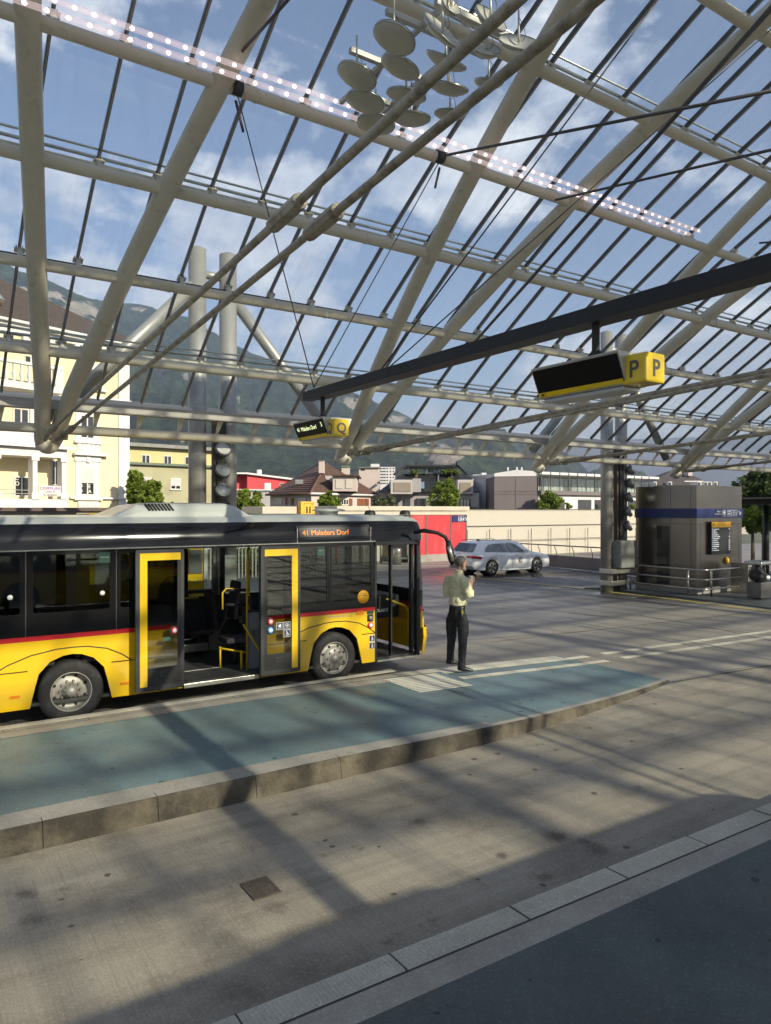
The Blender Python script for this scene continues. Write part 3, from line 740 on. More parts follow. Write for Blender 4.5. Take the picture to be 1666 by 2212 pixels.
# floor, chassis, ends
build(MB().box(XR, 7.85, YB + .06, YF - .06, .30, .34), 'floor', M_FLOOR, bus)
build(MB().box(XR + .3, 1.3, YB + .5, YF - .3, .2, .3).box(2.6, 5.5, YB + .3, YF - .3, .2, .3), 'chassis', M_BLACK, bus)
build(MB().box(XR - .02, XR + .02, YB + .02, YF - .02, .3, 2.42), 'rear_panel', M_YEL, bus, bevel=.01)
for cx in (WR, WF):   # dark wheel housings
    mb = MB(); mb.poly(arch(cx, .53, .97)[::-1], (0, YB + .034, 0), (1, 0, 0), (0, 0, 1), .0)
    aa = arch(cx); vs = [(p[0], YB + .03, p[1]) for p in aa] + [(p[0], YB + .75, p[1]) for p in aa]; n = len(aa)
    mb = MB(); mb.add(vs, [(i, i + 1, i + 1 + n, i + n) for i in range(n - 1)] + [tuple(range(n, 2 * n))])
    build(mb, 'wheel_housing', M_BLACK, bus)
# front corner: post, windscreen, bumper corner
cor = [(7.86, 10.75), (7.97, 10.80), (8.06, 10.92), (8.11, 11.2), (8.13, 11.95)]
def corner(name, m, z0, z1, k0=0, k1=4, out0=0.0, out1=0.0):
    for sgn in (1, -1):
        mb = MB(); vs = []
        for z, o in ((z0, out0), (z1, out1)):
            for x, y in cor[k0:k1 + 1]:
                yy = y if sgn == 1 else 23.9 - y; vs.append((x + o, yy, z))
        n = k1 - k0 + 1
        mb.add(vs, [(i, i + 1, i + 1 + n, i + n) for i in range(n - 1)], True); build(mb, name, m, bus)
corner('windscreen', M_CGL, 1.45, 2.42, out1=-.06); corner('front_mask', M_BLACKG, 1.19, 1.45)
corner('front_stripe', M_RED, 1.10, 1.19); corner('front_bumper', M_YEL, .30, .62, out0=.04, out1=.10); corner('bumper_middle', M_YEL, .62, .80, out0=.10, out1=.085); corner('front_panel', M_YEL, .80, 1.10, out0=.03, out1=.03)
build(MB().box(7.80, 7.87, YB - .005, YB + .09, .30, 2.42), 'door_post', M_BLACK, bus, bevel=.008)
build(MB().box(FX0 - .01, FX0 + .03, YB - .004, YB + .07, .28, 2.42), 'door_post', M_BLACK, bus)
build(MB().box(FX0 + .03, 7.80, YB - .03, YB + .03, .28, .315), 'door_sill', M_ALU, bus)
build(MB().box(FX0 - .02, 7.86, YB - .035, YB + .04, 2.335, 2.405), 'door_header', M_RUB, bus, bevel=.01)
# open front door leaves folded against the sides of the opening
for x, w_ in ((7.74, .05), (7.28, .03)):
    f = build(MB().box(x - w_ / 2, x + w_ / 2, YB + .05, YB + .09, .36, 2.33).box(x - w_ / 2, x + w_ / 2, YB + .09, YB + .13, .36, 2.33), 'front_door_frame', M_BLACK, bus)
# front mirror on its long arm
p = [onY(895, 1150, 10.6), onY(915, 1146, 10.45), onY(945, 1151, 10.35), onY(962, 1160, 10.32), onY(970, 1176, 10.3)]
build(MB().tube(p, [.036, .04, .034, .034, .034], 10), 'mirror_arm', M_BLACK, bus)
a = onY(968, 1168, 10.3); b_ = onY(978, 1219, 10.3)
mh = build(MB().tube([a, a + (b_ - a) * .3, a + (b_ - a) * .75, b_], [.04, .07, .07, .04], 10), 'mirror_housing', M_BLACK, bus)
build(MB().tube([a + Vector((-.03, -.055, -.1)), b_ + Vector((-.045, -.055, .07))], .035, 8), 'mirror_glass', M_ALU, mh)
# roof unit, hatch, antennas
xa0, xa1 = onY(236, 1113, 11.2).x, onY(541, 1113, 11.3).x
mb = MB(); prof = [(xa0, 2.86), (xa0 + .10, 2.90), (xa0 + .42, 3.04), (xa0 + .75, 3.075), (xa1 - .42, 3.075), (xa1 - .25, 3.03), (xa1, 2.87)]
for ya, yb, s in ((11.2, 11.4, 0), (11.4, 12.5, 1), (12.5, 12.7, 2)):
    pass
vs = []
for y, k in ((11.12, 0.0), (11.18, .35), (11.34, .93), (11.55, 1.0), (12.35, 1.0), (12.56, .93), (12.72, .35), (12.78, 0.0)):
    for x, z in prof: vs.append((xa0 + (x - xa0), y, 2.855 + (z - 2.855) * k))
n = len(prof); mb.add(vs, [(i * n + j, i * n + j + 1, (i + 1) * n + j + 1, (i + 1) * n + j) for i in range(7) for j in range(n - 1)])
ac = build(mb, 'roof_unit', M_WHITE, bus, bevel=.02)
mb = MB()
for i in range(8):
    p = onY(313 + i * 7.2, 1092 + .3, 11.33); q = onY(319 + i * 7.2, 1104, 11.21)
    mb.bar((p.x, 11.322, 3.052), (p.x + .04, 11.195, 2.950), .030, .014, up=(0, -.62, .78))
build(mb, 'vent_slots', M_BLACK, ac)
xh = onY(710, 1108, 11.6).x
build(MB().lathe([(.0, .11), (.20, .105), (.30, .085), (.31, .07), (.17, .05), (.17, -.02)], (xh, 11.6, 2.88), (0, 0, 1), 24), 'roof_hatch', M_WHITE, bus)
for px in (799.5, 875):
    x = onY(px, 1110, 11.5).x; build(MB().lathe([(0, .09), (.07, .085), (.10, .05), (.11, 0)], (x, 11.5, 2.87), (0, 0, 1), 18), 'antenna_dome', M_BLACK, bus)
x = onY(799, 1110, 11.5).x; build(MB().tube([(x, 11.5, 2.95), (x - .09, 11.5, 3.16)], .004, 5), 'antenna_whip', M_BLACK, bus)
# destination display let into the cove
x0, x1 = B_(500, 0)[0], B_(1012, 0)[0]
U = Vector((1, 0, 0)); V = Vector((0, .070, .235)).normalized(); O_ = Vector((0, YB - .006, 2.465)); W_ = U.cross(V)
dd = build(MB().poly(rrect(x0, x1, 0, .245, .02), O_ - W_ * .02, U, V, .028), 'display_case', M_BLACK, bus)
build(MB().poly(rect(x0 + .05, x1 - .05, .045, .205), O_ + W_ * .009, U, V, .003), 'display_screen', mat('screen_grey', (.06, .06, .06), .3), dd)
text('led_text', '41 Maladers Dorf', M_LED, O_ + U * (x0 + .10) + V * .075 + W_ * .014, U, V, .125, dd)
build(MB().box(x0 - .006, x0 + .006, YB - .004, YB + .03, 2.42, 2.66).box(x1 - .006, x1 + .006, YB - .004, YB + .03, 2.42, 2.66), 'display_seal', M_ALU, dd)

# plug door leaves, slid out in front of the body
def leaf(ax0, ax1, f, ybar_left, yl=10.58):
    xs_ = [f(ax0, 700, yl)[0], f(ax1, 700, yl)[0]]; x0, x1 = xs_; z0, z1 = .345, 2.385
    fr = build(MB().poly(rrect(x0, x1, z0, z1, .03), (0, yl, 0), (1, 0, 0), (0, 0, 1), -.045, [rrect(x0 + .06, x1 - .05, z0 + .07, z1 - .05, .02)]), 'door_leaf', M_RUB, bus, bevel=.006)
    ix0, ix1, iz0, iz1 = x0 + .06, x1 - .05, z0 + .07, z1 - .05
    w_ = .105
    gx0, gx1 = (ix0 + w_, ix1 - .0) if ybar_left else (ix0, ix1 - w_)
    # yellow L-shaped frame
    if ybar_left: L_ = [(ix0, iz0), (ix0 + w_, iz0), (ix0 + w_, iz1 - w_), (ix1 - .005, iz1 - w_), (ix1 - .005, iz1), (ix0, iz1)]
    else: L_ = [(ix1, iz0), (ix1, iz1), (ix0 + .005, iz1), (ix0 + .005, iz1 - w_), (ix1 - w_, iz1 - w_), (ix1 - w_, iz0)]
    if not ybar_left: L_ = L_
    build(MB().poly(L_, (0, yl - .004, 0), (1, 0, 0), (0, 0, 1), -.012), 'yellow_frame', M_YEL, fr)
    # glass with black lower kick panel
    build(MB().poly(rect(gx0, gx1, iz0 + .26, iz1 - w_), (0, yl + .004, 0), (1, 0, 0), (0, 0, 1), -.006), 'door_glass', M_DGL, fr)
    k = build(MB().poly(rect(gx0, gx1, iz0, iz0 + .26), (0, yl + .001, 0), (1, 0, 0), (0, 0, 1), -.012), 'kick_panel', M_BLACK, fr)
    xe = gx1 if ybar_left else gx0
    build(MB().poly(rect(*(sorted((xe, xe - .05 if ybar_left else xe + .05))), iz0 + .26, iz1 - w_), (0, yl + .001, 0), (1, 0, 0), (0, 0, 1), -.006), 'black_margin', M_BLACK, fr)
    cx = (gx0 + gx1) / 2
    build(MB().poly(rect(cx - .07, cx + .07, iz0 + .12, iz0 + .20), (0, yl - .008, 0), (1, 0, 0), (0, 0, 1), -.01, [rect(cx - .05, cx + .05, iz0 + .138, iz0 + .175)]), 'pull_handle', M_RUB, fr)
    return fr, x0, x1, yl
fl, lx0, lx1, yl = leaf(948, 1288, A_, True)
fr2, rx0, rx1, yl = leaf(245, 522, B_, False)
def button(parent, x, z, y, m, r=.05):
    b = build(MB().lathe([(r, 0), (r, .02), (r * .85, .028), (r * .6, .028)], (x, y, z), (0, -1, 0), 20), 'door_button', m, parent)
    build(MB().lathe([(r * .62, .0), (r * .62, .03), (r * .2, .032), (0, .032)], (x, y, z), (0, -1, 0), 16), 'button_cap', M_WST, b)
    return b
def back(parent, x, z, w_, h_, y): build(MB().poly(rrect(x - w_ / 2, x + w_ / 2, z - h_ / 2, z + h_ / 2, min(w_, h_) * .45), (0, y, 0), (1, 0, 0), (0, 0, 1), -.008), 'button_plate', M_BLACK, parent)
x, z = A_(1218, 931, yl); back(fl, x, z, .14, .14, yl - .002); button(fl, x, z, yl - .004, M_LRED)
x, z = A_(1166, 992, yl); build(MB().poly(rrect(x - .06, x + .06, z - .028, z + .028, .01), (0, yl - .001, 0), (1, 0, 0), (0, 0, 1), -.002), 'door_notice', M_GRN, fl)
x, z = B_(309, 870, yl); x2, z2 = B_(309, 930, yl); back(fr2, x, (z + z2) / 2, .13, .28, yl - .002)
button(fr2, x, z, yl - .004, M_LRED); button(fr2, x2, z2, yl - .004, M_LBLUE)
def sticker(parent, x, z, s, y, kind):
    b = build(MB().poly(rrect(x - s / 2, x + s / 2, z - s / 2, z + s / 2, s * .06), (0, y, 0), (1, 0, 0), (0, 0, 1), -.002), 'sign_sticker', M_WST, parent)
    build(MB().poly(rrect(x - s * .45, x + s * .45, z - s * .45, z + s * .45, s * .05), (0, y - .0025, 0), (1, 0, 0), (0, 0, 1), -.001), 'sticker_field', M_NAVY, b)
    mb = MB(); q = s
    def dk(dx, dz, r): mb.lathe([(r, 0), (r, .002), (0, .002)], (x + dx * q, y - .0025, z + dz * q), (0, -1, 0), 12)
    def br(a, bb, c, d, wd): mb.bar((x + a * q, y - .0038, z + bb * q), (x + c * q, y - .0038, z + d * q), .002, wd * q, up=(0, 0, 1)) if False else mb.bar((x + a * q, y - .0038, z + bb * q), (x + c * q, y - .0038, z + d * q), wd * q, .002, up=(0, -1, 0))
    if kind == 'chair': dk(-.05, .28, .07 * q); br(-.05, .2, -.03, -.05, .1); br(-.03, -.05, .15, -.05, .09); br(.15, -.05, .2, -.28, .08); br(-.2, -.1, -.05, -.32, .06); br(-.05, -.32, .12, -.25, .06); br(-.03, .08, .14, .06, .05)
    if kind == 'walk': dk(.02, .3, .07 * q); br(0, .2, 0, -.05, .13); br(0, -.03, .12, -.34, .08); br(0, -.03, -.12, -.34, .08); br(.02, .15, .18, .0, .05); br(.18, .0, .22, -.34, .03)
    if kind == 'eye': mb.lathe([(.3 * q, 0), (.3 * q, .002), (.24 * q, .002), (.24 * q, 0)], (x, y - .0025, z), (0, -1, 0), 16); dk(0, 0, .12 * q)
    if kind == 'pram': dk(-.15, -.28, .07 * q); dk(.15, -.28, .07 * q); br(-.2, 0, .2, 0, .28); br(0, .1, .12, .28, .22); br(-.2, .05, -.32, .2, .05)
    build(mb, 'pictogram', M_WST, b)
for (bx_, by_, k) in ((377, 901, 'pram'), (428, 896, 'eye'), (428, 951, 'chair')):
    x, z = B_(bx_, by_, yl); sticker(fr2, x, z, .115, yl - .001, k)
for (bx_, by_, k) in ((1021, 987, 'walk'), (1021, 1037, 'walk')):
    x, z = B_(bx_, by_); sticker(bus, x, z, .115, YB - .002, k)
x, z = B_(1009, 894); button(bus, x, z, YB, M_LRED, .055)
x, z = B_(1009, 845); build(MB().poly(rrect(x - .065, x + .065, z - .065, z + .065, .02), (0, YB - .002, 0), (1, 0, 0), (0, 0, 1), -.006), 'camera_plate', M_BLACK, bus); build(MB().lathe([(.04, 0), (.04, .02), (.02, .03), (0, .03)], (x, YB - .006, z), (0, -1, 0), 14), 'side_camera', M_HUB, bus)
x, z = B_(1009, 805); build(MB().poly(rrect(x - .07, x + .07, z - .03, z + .03, .012), (0, YB - .002, 0), (1, 0, 0), (0, 0, 1), -.004), 'door_notice', M_GRN, bus)
x, z = B_(938, 808); build(MB().poly(rrect(x - .07, x + .07, z - .035, z + .035, .012), (0, YB - .012, 0), (1, 0, 0), (0, 0, 1), -.014), 'indicator_lamp', M_OR, bus)
text('model_lettering', 'Urbino 8.9 LE', M_ALU, (B_(712, 845)[0], YB - .003, B_(712, 845)[1] - .01), (1, 0, 0), (0, 0, 1), .088, bus)
x, z = B_(960, 697); st_ = build(MB().lathe([(.115, 0), (.115, .003), (0, .003)], (x, YB - .001, z), (0, -1, 0), 32), 'round_sticker', mat('sticker_orange', (.85, .42, .02), .5), bus)
text('sticker_text', 'Sicher vor\ndem Einsteigen', M_BLACK, (x, YB - .006, z + .05), (1, 0, 0), (0, 0, 1), .03, st_, align='CENTER')
x, z = B_(664, 375); g = build(MB().poly(rrect(x - .065, x + .065, z - .08, z + .08, .012), (0, YB - .001, 0), (1, 0, 0), (0, 0, 1), -.002), 'exit_sticker', M_GRN, bus); text('sticker_text', 'Notausstieg', M_WST, (x, YB - .004, z), (1, 0, 0), (0, 0, 1), .02, g, align='CENTER')
x, z = A_(731, 422); g = build(MB().poly(rrect(x - .075, x + .075, z - .075, z + .075, .012), (0, YB - .001, 0), (1, 0, 0), (0, 0, 1), -.002), 'exit_sticker', M_GRN, bus); text('sticker_text', 'Notausstieg', M_WST, (x, YB - .004, z), (1, 0, 0), (0, 0, 1), .023, g, align='CENTER')
for ax, ay in ((71, 702), (716, 670)):
    x, z = A_(ax, ay); build(MB().lathe([(.034, 0), (.034, .002), (0, .002)], (x, YB - .001, z), (0, -1, 0), 18), 'glass_dot', M_WST, bus)
# wheels
def wheel(cx, rear):
    y = YB + .055; R = .433
    w_ = build(MB().lathe([(.27, .0), (.30, -.018), (.36, -.022), (.405, -.012), (.425, .012), (R, .04), (R, .24), (.415, .27), (.27, .28)], (cx, y, R), (0, 1, 0), 48), 'wheel', M_TYRE, bus)
    if rear: pr = [(.275, .0), (.268, -.004), (.262, .0), (.255, .03), (.250, .09), (.235, .12), (.19, .125), (.15, .105), (.115, .10), (.10, .07), (.085, .05), (.075, .0), (.04, -.025), (0, -.03)]
    else: pr = [(.275, .0), (.268, -.006), (.262, .0), (.255, .03), (.235, .05), (.20, .02), (.17, -.012), (.155, -.02), (.10, -.022), (.095, -.03), (.06, -.045), (.055, -.06), (0, -.062)]
    build(MB().lathe(pr, (cx, y, R), (0, 1, 0), 40), 'rim', M_RIM, w_)
    mb = MB(); nn = 10 if rear else 8
    for i in range(nn):
        g = 2 * math.pi * i / nn; rr = .135
        yy = y + (.10 if rear else -.02)
        mb.tube([(cx + rr * math.cos(g), yy, R + rr * math.sin(g)), (cx + rr * math.cos(g), yy - .03, R + rr * math.sin(g))], [.02, .013], 8)
    if rear:
        for i in range(10):
            g = 2 * math.pi * (i + .5) / 10; mb.tube([(cx + .09 * math.cos(g), y + .05, R + .09 * math.sin(g)), (cx + .09 * math.cos(g), y + .03, R + .09 * math.sin(g))], .011, 6)
    build(mb, 'wheel_nuts', M_HUB, w_)
    mb = MB()
    for i in range(8):
        g = 2 * math.pi * (i + .5) / 8; rr = .215 if rear else .212
        c_ = Vector((cx + rr * math.cos(g), y + (.115 if rear else .018), R + rr * math.sin(g)))
        mb.ell(c_, .022, .012, .022, 10, 6)
    build(mb, 'rim_holes', M_BLACK, w_)
wheel(WR, True); wheel(WF, False)
for cx in (WR, WF): build(MB().lathe([(0, 0), (.43, 0), (.433, .03), (.433, .27), (0, .28)], (cx, YF - .33, .433), (0, 1, 0), 32), 'far_wheel', M_TYRE, bus)
# ---- cabin
def pole(pts, name='grab_pole', m=M_YP, r=.017): build(MB().tube(pts, r, 8), name, m, bus)
x, z = B_(148, 1155, 11.1); zt = 2.40
pole([(x, 11.1, .34), (x, 11.1, 2.1), (x + .02, 11.1, 2.25), (x + .06, 11.12, zt)])
pole([(x + .10, 11.25, .95), (x + .10, 11.25, 2.1), (x + .08, 11.22, 2.25), (x + .04, 11.15, zt)])
pole([(x - .36, 11.25, 1.35), (x - .36, 11.25, 1.62), (x - .30, 11.25, 1.68), (x + .10, 11.25, 1.64)])
for dz in (1.66, 1.42): pole([(x - .30, 11.25, dz), (x + .05, 11.25, dz - .02)], 'rail_pad', M_BLACK, .028)
pole([(x - .07, 11.08, 1.10), (x + .22, 11.05, .62), (x + .34, 11.02, .58)])
pole([(x - .40, 11.3, .72), (x + .02, 11.2, .62)]); pole([(x - .06, 11.2, .34), (x - .06, 11.2, .66)])
pole([(x - .38, 11.3, .40), (x - .38, 11.3, .74)])
build(MB().box(x + .04, x + .30, 11.14, 11.16, .36, 1.28), 'partition', M_GREY, bus)
build(MB().tube([(x + .03, 11.15, 1.30), (x + .34, 11.15, 1.30)], .025, 8), 'partition_pad', M_BLACK, bus)
mb = MB().tube([(x + .12, 11.13, 1.0), (x + .13, 11.13, .92), (x + .18, 11.13, .88), (x + .22, 11.13, .92), (x + .21, 11.13, .98), (x + .16, 11.13, .99), (x + .14, 11.13, .95)], .006, 6); build(mb, 'horn_emblem', M_BLACK, bus)
def seat(x, y, face=1, z=.34):
    s = build(MB().box(x - .22, x + .22, y - .21, y + .21, z + .38, z + .47), 'seat', M_FAB, bus, bevel=.03)
    build(MB().obox((x - face * .23, y, z + .80), Vector((.98, 0, -.12 * face)), Vector((0, 1, 0)), Vector((.12 * face, 0, .98)), .045, .20, .36), 'seat_back', M_FAB, s, bevel=.04)
    build(MB().tube([(x, y, z), (x, y, z + .38)], .04, 8), 'seat_leg', M_BLACK, s)
for sx in (.0, .75, 1.5, 2.3, 3.0):
    for sy in (11.1, 12.8): 
        if sx == 3.0 and sy < 12: continue
        seat(sx, sy, 1, .42 if sx < 2.4 else .34)
seat(4.42, 12.8, -1); seat(5.3, 11.15, 1, .5); seat(5.3, 12.75, 1, .5); seat(x - .08, 11.42, -1, .40)
build(MB().box(5.9, 6.5, 12.0, 12.7, .34, .62), 'driver_podium', M_INT, bus); seat(6.35, 12.6, 1, .55)
build(MB().box(7.45, 7.95, 11.5, 13.0, .9, 1.35), 'dashboard', M_INT, bus, bevel=.06)
build(MB().lathe([(.24, 0), (.255, .015), (.24, .03), (.225, .015), (.24, 0)], (7.2, 12.45, 1.42), (-.5, 0, .86), 24), 'steering_wheel', M_BLACK, bus)
build(MB().box(6.55, 6.62, 11.6, 12.3, .34, 1.35), 'cab_partition', M_INT, bus)
pole([(6.75, 11.4, .34), (6.75, 11.4, 2.4)])
q = [B_(1120, 710, 11.0), B_(1250, 757, 11.0), B_(1278, 800, 11.0), B_(1275, 978, 11.0)]
pole([(a, 11.0, b) for a, b in q], r=.02)
text('maker_plate', 'SOLARIS', M_WST, (B_(1034, 806, 11.3)[0], 11.3, B_(1034, 806, 11.3)[1]), (1, 0, 0), (0, 0, 1), .085, bus)
build(MB().box(6.9, 7.1, 11.34, 11.36, 1.18, 1.32), 'plate_back', M_BLACK, bus)
pole([(DX0 + .05, 12.95, 1.36), (DX1 - .25, 12.95, 1.36)]); pole([(DX0 - .3, 12.7, 1.50), (DX1 - .1, 12.7, 1.50)], 'lean_rail', M_BLACK, .035)
build(MB().box(DX0 - .1, DX1 - .15, 12.72, 12.98, .42, .56), 'heater_box', M_ALU, bus, bevel=.01)
build(MB().tube([(DX0 - .1, 12.68, .66), (DX1 - .5, 12.68, .66), (DX1 - .35, 12.68, .72)], .014, 8), 'heater_rail', M_ALU, bus)
build(MB().box(DX0 + .02, DX1 - .03, YB - .02, YB + .045, .28, .345), 'door_sill', M_ALU, bus, bevel=.004)
build(MB().box(DX0 + .12, DX1 - .12, YB + .10, YB + .80, .342, .350), 'folding_ramp', M_FLOOR, bus)
build(MB().box(DX0 + .10, DX1 - .10, YB + .80, YB + .83, .342, .354), 'ramp_edge', M_ALU, bus)
for q in (DX0 - .03, DX1): build(MB().box(q, q + .03, YB + .0, YB + .06, .3, 2.40), 'door_jamb', M_BLACK, bus)
build(MB().box(DX0 - .02, DX1 + .7, YB - .02, YB + .03, 2.375, 2.405), 'door_header', M_BLACK, bus)
# ================================================================== PYLONS AND FLOODLIGHTS
M_PYL = mat('silver_grey_column', (0.34, 0.335, 0.31), 0.42, 0.35, 0.10, 1.5, dirt=(0.2, 0.19, 0.17), dscale=1.0, damt=0.5)
M_LAMPB = mat('lamp_body', (0.26, 0.265, 0.27), 0.4, 0.6, 0.15, 8)
M_LGL = mat('lamp_glass', (0.40, 0.43, 0.42), 0.16, 0.5, 0.5, 5, coat=0.5)
M_LGL2 = mat('led_lens_glass', (0.55, 0.56, 0.54), 0.2, 0.1, 0.2, 30)
M_CAB = mat('grey_cabinet', (0.20, 0.205, 0.19), 0.55, 0.1, 0.1, 3, dirt=(0.1, 0.1, 0.09), dscale=2, damt=0.5)
def pylon(px, label, cabinet_z):
    x, y = px, 17.62
    t = empty('twin_pylon', (x, y, 0), label, 'pylon', 'twin steel pylons carrying the roof edge')
    for s in (-1, 1):
        c = build(MB().tube([(x + s * .40, y, 0), (x + s * .40, y, 9.45)], .22, 28), 'column', M_PYL, t)
        build(MB().lathe([(0, .06), (.12, .05), (.22, 0)], (x + s * .40, y, 9.45), (0, 0, 1), 28), 'column_cap', M_PYL, c)
    build(MB().tube([(x - .4, y, 8.85), (x + .4, y, 8.85)], .10, 14), 'cross_tube', M_PYL, t)
    xn0 = 2.6 if px < 10 else 17.6; xn1 = xn0 + 7.5
    build(MB().tube([(x - .45, y, 8.6), (xn0 + .1, y + .1, 5.0)], .15, 18), 'brace', M_PYL, t)
    build(MB().tube([(x + .45, y, 8.45), (xn1 - .1, y + .1, 5.0)], .15, 18), 'brace', M_PYL, t)
    build(MB().box(x - .06, x + .10, y - .20, y - .06, .2, 5.2), 'cable_duct', mat('rusty_duct', (.11, .085, .07), .7, 0, .2, 4), t)
    build(MB().box(x + .02, x + .24, y - .26, y + .05, .0, 5.2), 'mast_plate', M_BLACK, t)
    for z in (2.2, 3.1, 4.0, 4.8): build(MB().box(x - .15, x + .35, y - .28, y - .245, z, z + .04), 'clamp', M_BLACK, t)
    return t
PX1, PX2 = 6.45, 21.75
pylon(PX1, 'left pair of tall silver steel columns behind the bus with sloping braces', 0)
pylon(PX2, 'right pair of tall silver steel columns beside the metal kiosk', 0)
def flood(px, py, x, lens, tilt, yaw, label, grp, r=.19):
    p = onY(px, py, 17.22); c = Vector((x if x else p.x, 17.22, p.z))
    t = empty('floodlight', c, label, 'floodlight', grp)
    A = Vector((math.sin(R_(yaw)) * math.cos(R_(tilt)), -math.cos(R_(yaw)) * math.cos(R_(tilt)), math.sin(R_(tilt))))
    h = build(MB().lathe([(0, -.20), (.10, -.20), (.13, -.14), (r * .9, -.09), (r, -.02), (r, .03), (r * .93, .035), (r * .90, .015)], c, A, 28), 'housing', M_LAMPB, t)
    build(MB().lathe([(r * .91, .016), (r * .6, .024), (0, .03)], c, A, 28), 'lens', lens, t)
    mb = MB(); up = Vector((0, 0, 1)); sd = A.cross(up).normalized(); u2 = sd.cross(A)
    for i in range(9):
        g = R_(180 + 180 * (i + .5) / 9); q = sd * math.cos(g) + u2 * math.sin(g)
        mb.obox(c + q * (r * .93) - A * .06, A, q, A.cross(q), .05, .025, .005)
    build(mb, 'cooling_fins', M_LAMPB, h)
    build(MB().bar(c - A * .15, (c.x - .02, 17.42, c.z - .05), .05, .05), 'arm', M_BLACK, t)
    return t
g1_ = 'floodlights on the left pylon'; g2_ = 'floodlights on the right pylon'
flood(482.5, 969, None, M_LGL2, 28, 0, 'top floodlight on the left pylon with bright honeycomb lens', g1_)
flood(482, 1014.6, None, M_LGL, 28, 0, 'middle of three round floodlights on the left pylon, dark lens', g1_)
flood(482, 1058.6, None, M_LGL, 28, 0, 'lowest floodlight on the left pylon just above the bus roof', g1_)
for i, (px, py, n_) in enumerate(((1365.6, 1013.6, 'topmost'), (1365, 1043, 'second from the top'), (1363, 1073, 'middle one'), (1361, 1104, 'second from the bottom'), (1361, 1134.5, 'lowest'))):
    flood(px, py, None, M_LGL, 24, 38, n_ + ' of the five round floodlights on the right pylon', g2_)
cb = empty('control_cabinet', (PX2 + .15, 17.1, .9), 'grey metal control cabinet clamped to the right pylon', 'cabinet')
a = onY(1334, 1227, 17.2); b = onY(1369, 1167, 17.2)
build(MB().box(a.x, b.x, 17.05, 17.4, a.z, b.z), 'box', M_CAB, cb, bevel=.01)
build(MB().box(a.x + .02, b.x - .02, 17.035, 17.05, a.z + .03, b.z - .03), 'door', M_CAB, cb)
for z in (a.z - .12, a.z - .55): build(MB().box(PX2 - .66, b.x + .1, 17.2, 17.24, z - .09, z + .09).box(PX2 - .66, PX2 - .62, 17.2, 17.75, z - .09, z + .09), 'clamp_band', M_ALU, cb, bevel=.02)
cb = empty('switch_cabinet', (7.6, 16.6, 1), 'pale grey switch cabinet with warning triangle seen through the open bus door', 'cabinet')
c0 = onY(480, 1200, 16.7); c1 = onY(508, 1290, 16.7)
build(MB().box(c0.x, c1.x, 16.6, 16.95, .6, c0.z), 'box', M_PYL, cb, bevel=.01)
build(MB().box(c0.x + .03, c1.x - .03, 16.585, 16.6, .65, c0.z - .15), 'door', M_PYL, cb)
build(MB().add([(c1.x - .14, 16.58, c0.z - .32), (c1.x - .06, 16.58, c0.z - .32), (c1.x - .10, 16.58, c0.z - .25)], [(0, 1, 2)]), 'warning_triangle', M_OR, cb)
build(MB().box(c0.x + .1, c1.x - .1, 16.65, 16.9, 0, .6), 'pedestal', M_CAB, cb)
text('cabinet_lettering', 'LW_004_Licht', M_BLACK, (c0.x + .06, 16.595, c0.z - .09), (1, 0, 0), (0, 0, 1), .07, cb)

# ================================================================== SIGN GANTRY AND SIGNS
XB = 5.55; ZB = 4.83
gt = empty('sign_gantry', (XB, 5.0, ZB), 'long black steel beam hung across under the glass roof', 'gantry beam')
M_BEAM = mat('black_beam', (0.014, 0.014, 0.015), 0.5, 0.1, 0.2, 2)
build(MB().box(XB - .09, XB + .09, -6.0, 10.72, ZB - .07, ZB + .075), 'beam', M_BEAM, gt, bevel=.004)
build(MB().box(XB - .12, XB + .12, -6.0, 10.45, ZB - .084, ZB - .072), 'beam_flange', M_BEAM, gt)
top4 = arc(29.32, -.1)
for name, tx in (('left', 4.26 * .97), ('right', 8.2 * .97)):
    tz = top4[1]; ty = top4[0]
    hw_ = build(MB().tube([(tx, ty, tz), (XB, 10.5, ZB + .12)], .010, 5), 'hanger_wire', M_WIRE, gt)
    build(MB().tube([(tx - .02, ty, tz - .12), (tx + .1, ty, tz - .55)] if name == 'left' else [(tx, ty, tz - .12), (tx - .1, ty, tz - .5)], .022, 8), 'turnbuckle', M_WIRE, hw_)
    build(MB().tube([(tx - .07, ty, arc(29.32)[1]), (tx + .07, ty, arc(29.32)[1])], .118, 14), 'wire_clamp', M_RUB, gt)
y7 = arc(24.4, -.1)
build(MB().tube([(9.6, 4.6, 12.1), (XB + .05, 8.6, ZB + .1)], .012, 5), 'hanger_wire', M_WIRE, gt)
build(MB().tube([(12.5, 4.6, 12.0), (XB + .05, 8.4, ZB + .1)], .010, 5), 'hanger_wire', M_WIRE, gt)
# roof bracing rods high on the right
wb = empty('wind_brace', (16, 8, 9.5), 'dark thin bracing rods crossing under the right part of the glass roof', 'bracing rods')
def rodpx(a, ta, b, tb, r=.02): build(MB().tube([atd(*a, ta), atd(*b, tb)], r, 8), 'brace_rod', M_WIRE, wb)
rodpx((965, 335), 11.3, (1700, 190), 7.6, .022); rodpx((1200, 432), 12.5, (1700, 316), 9.5, .022)
rodpx((1020, 745), 17.3, (1700, -20), 8.0, .033); rodpx((1640, 525), 12.6, (1700, 520), 12.4, .018)
rodpx((515, 120), 10.4, (640, -20), 8.8, .022)

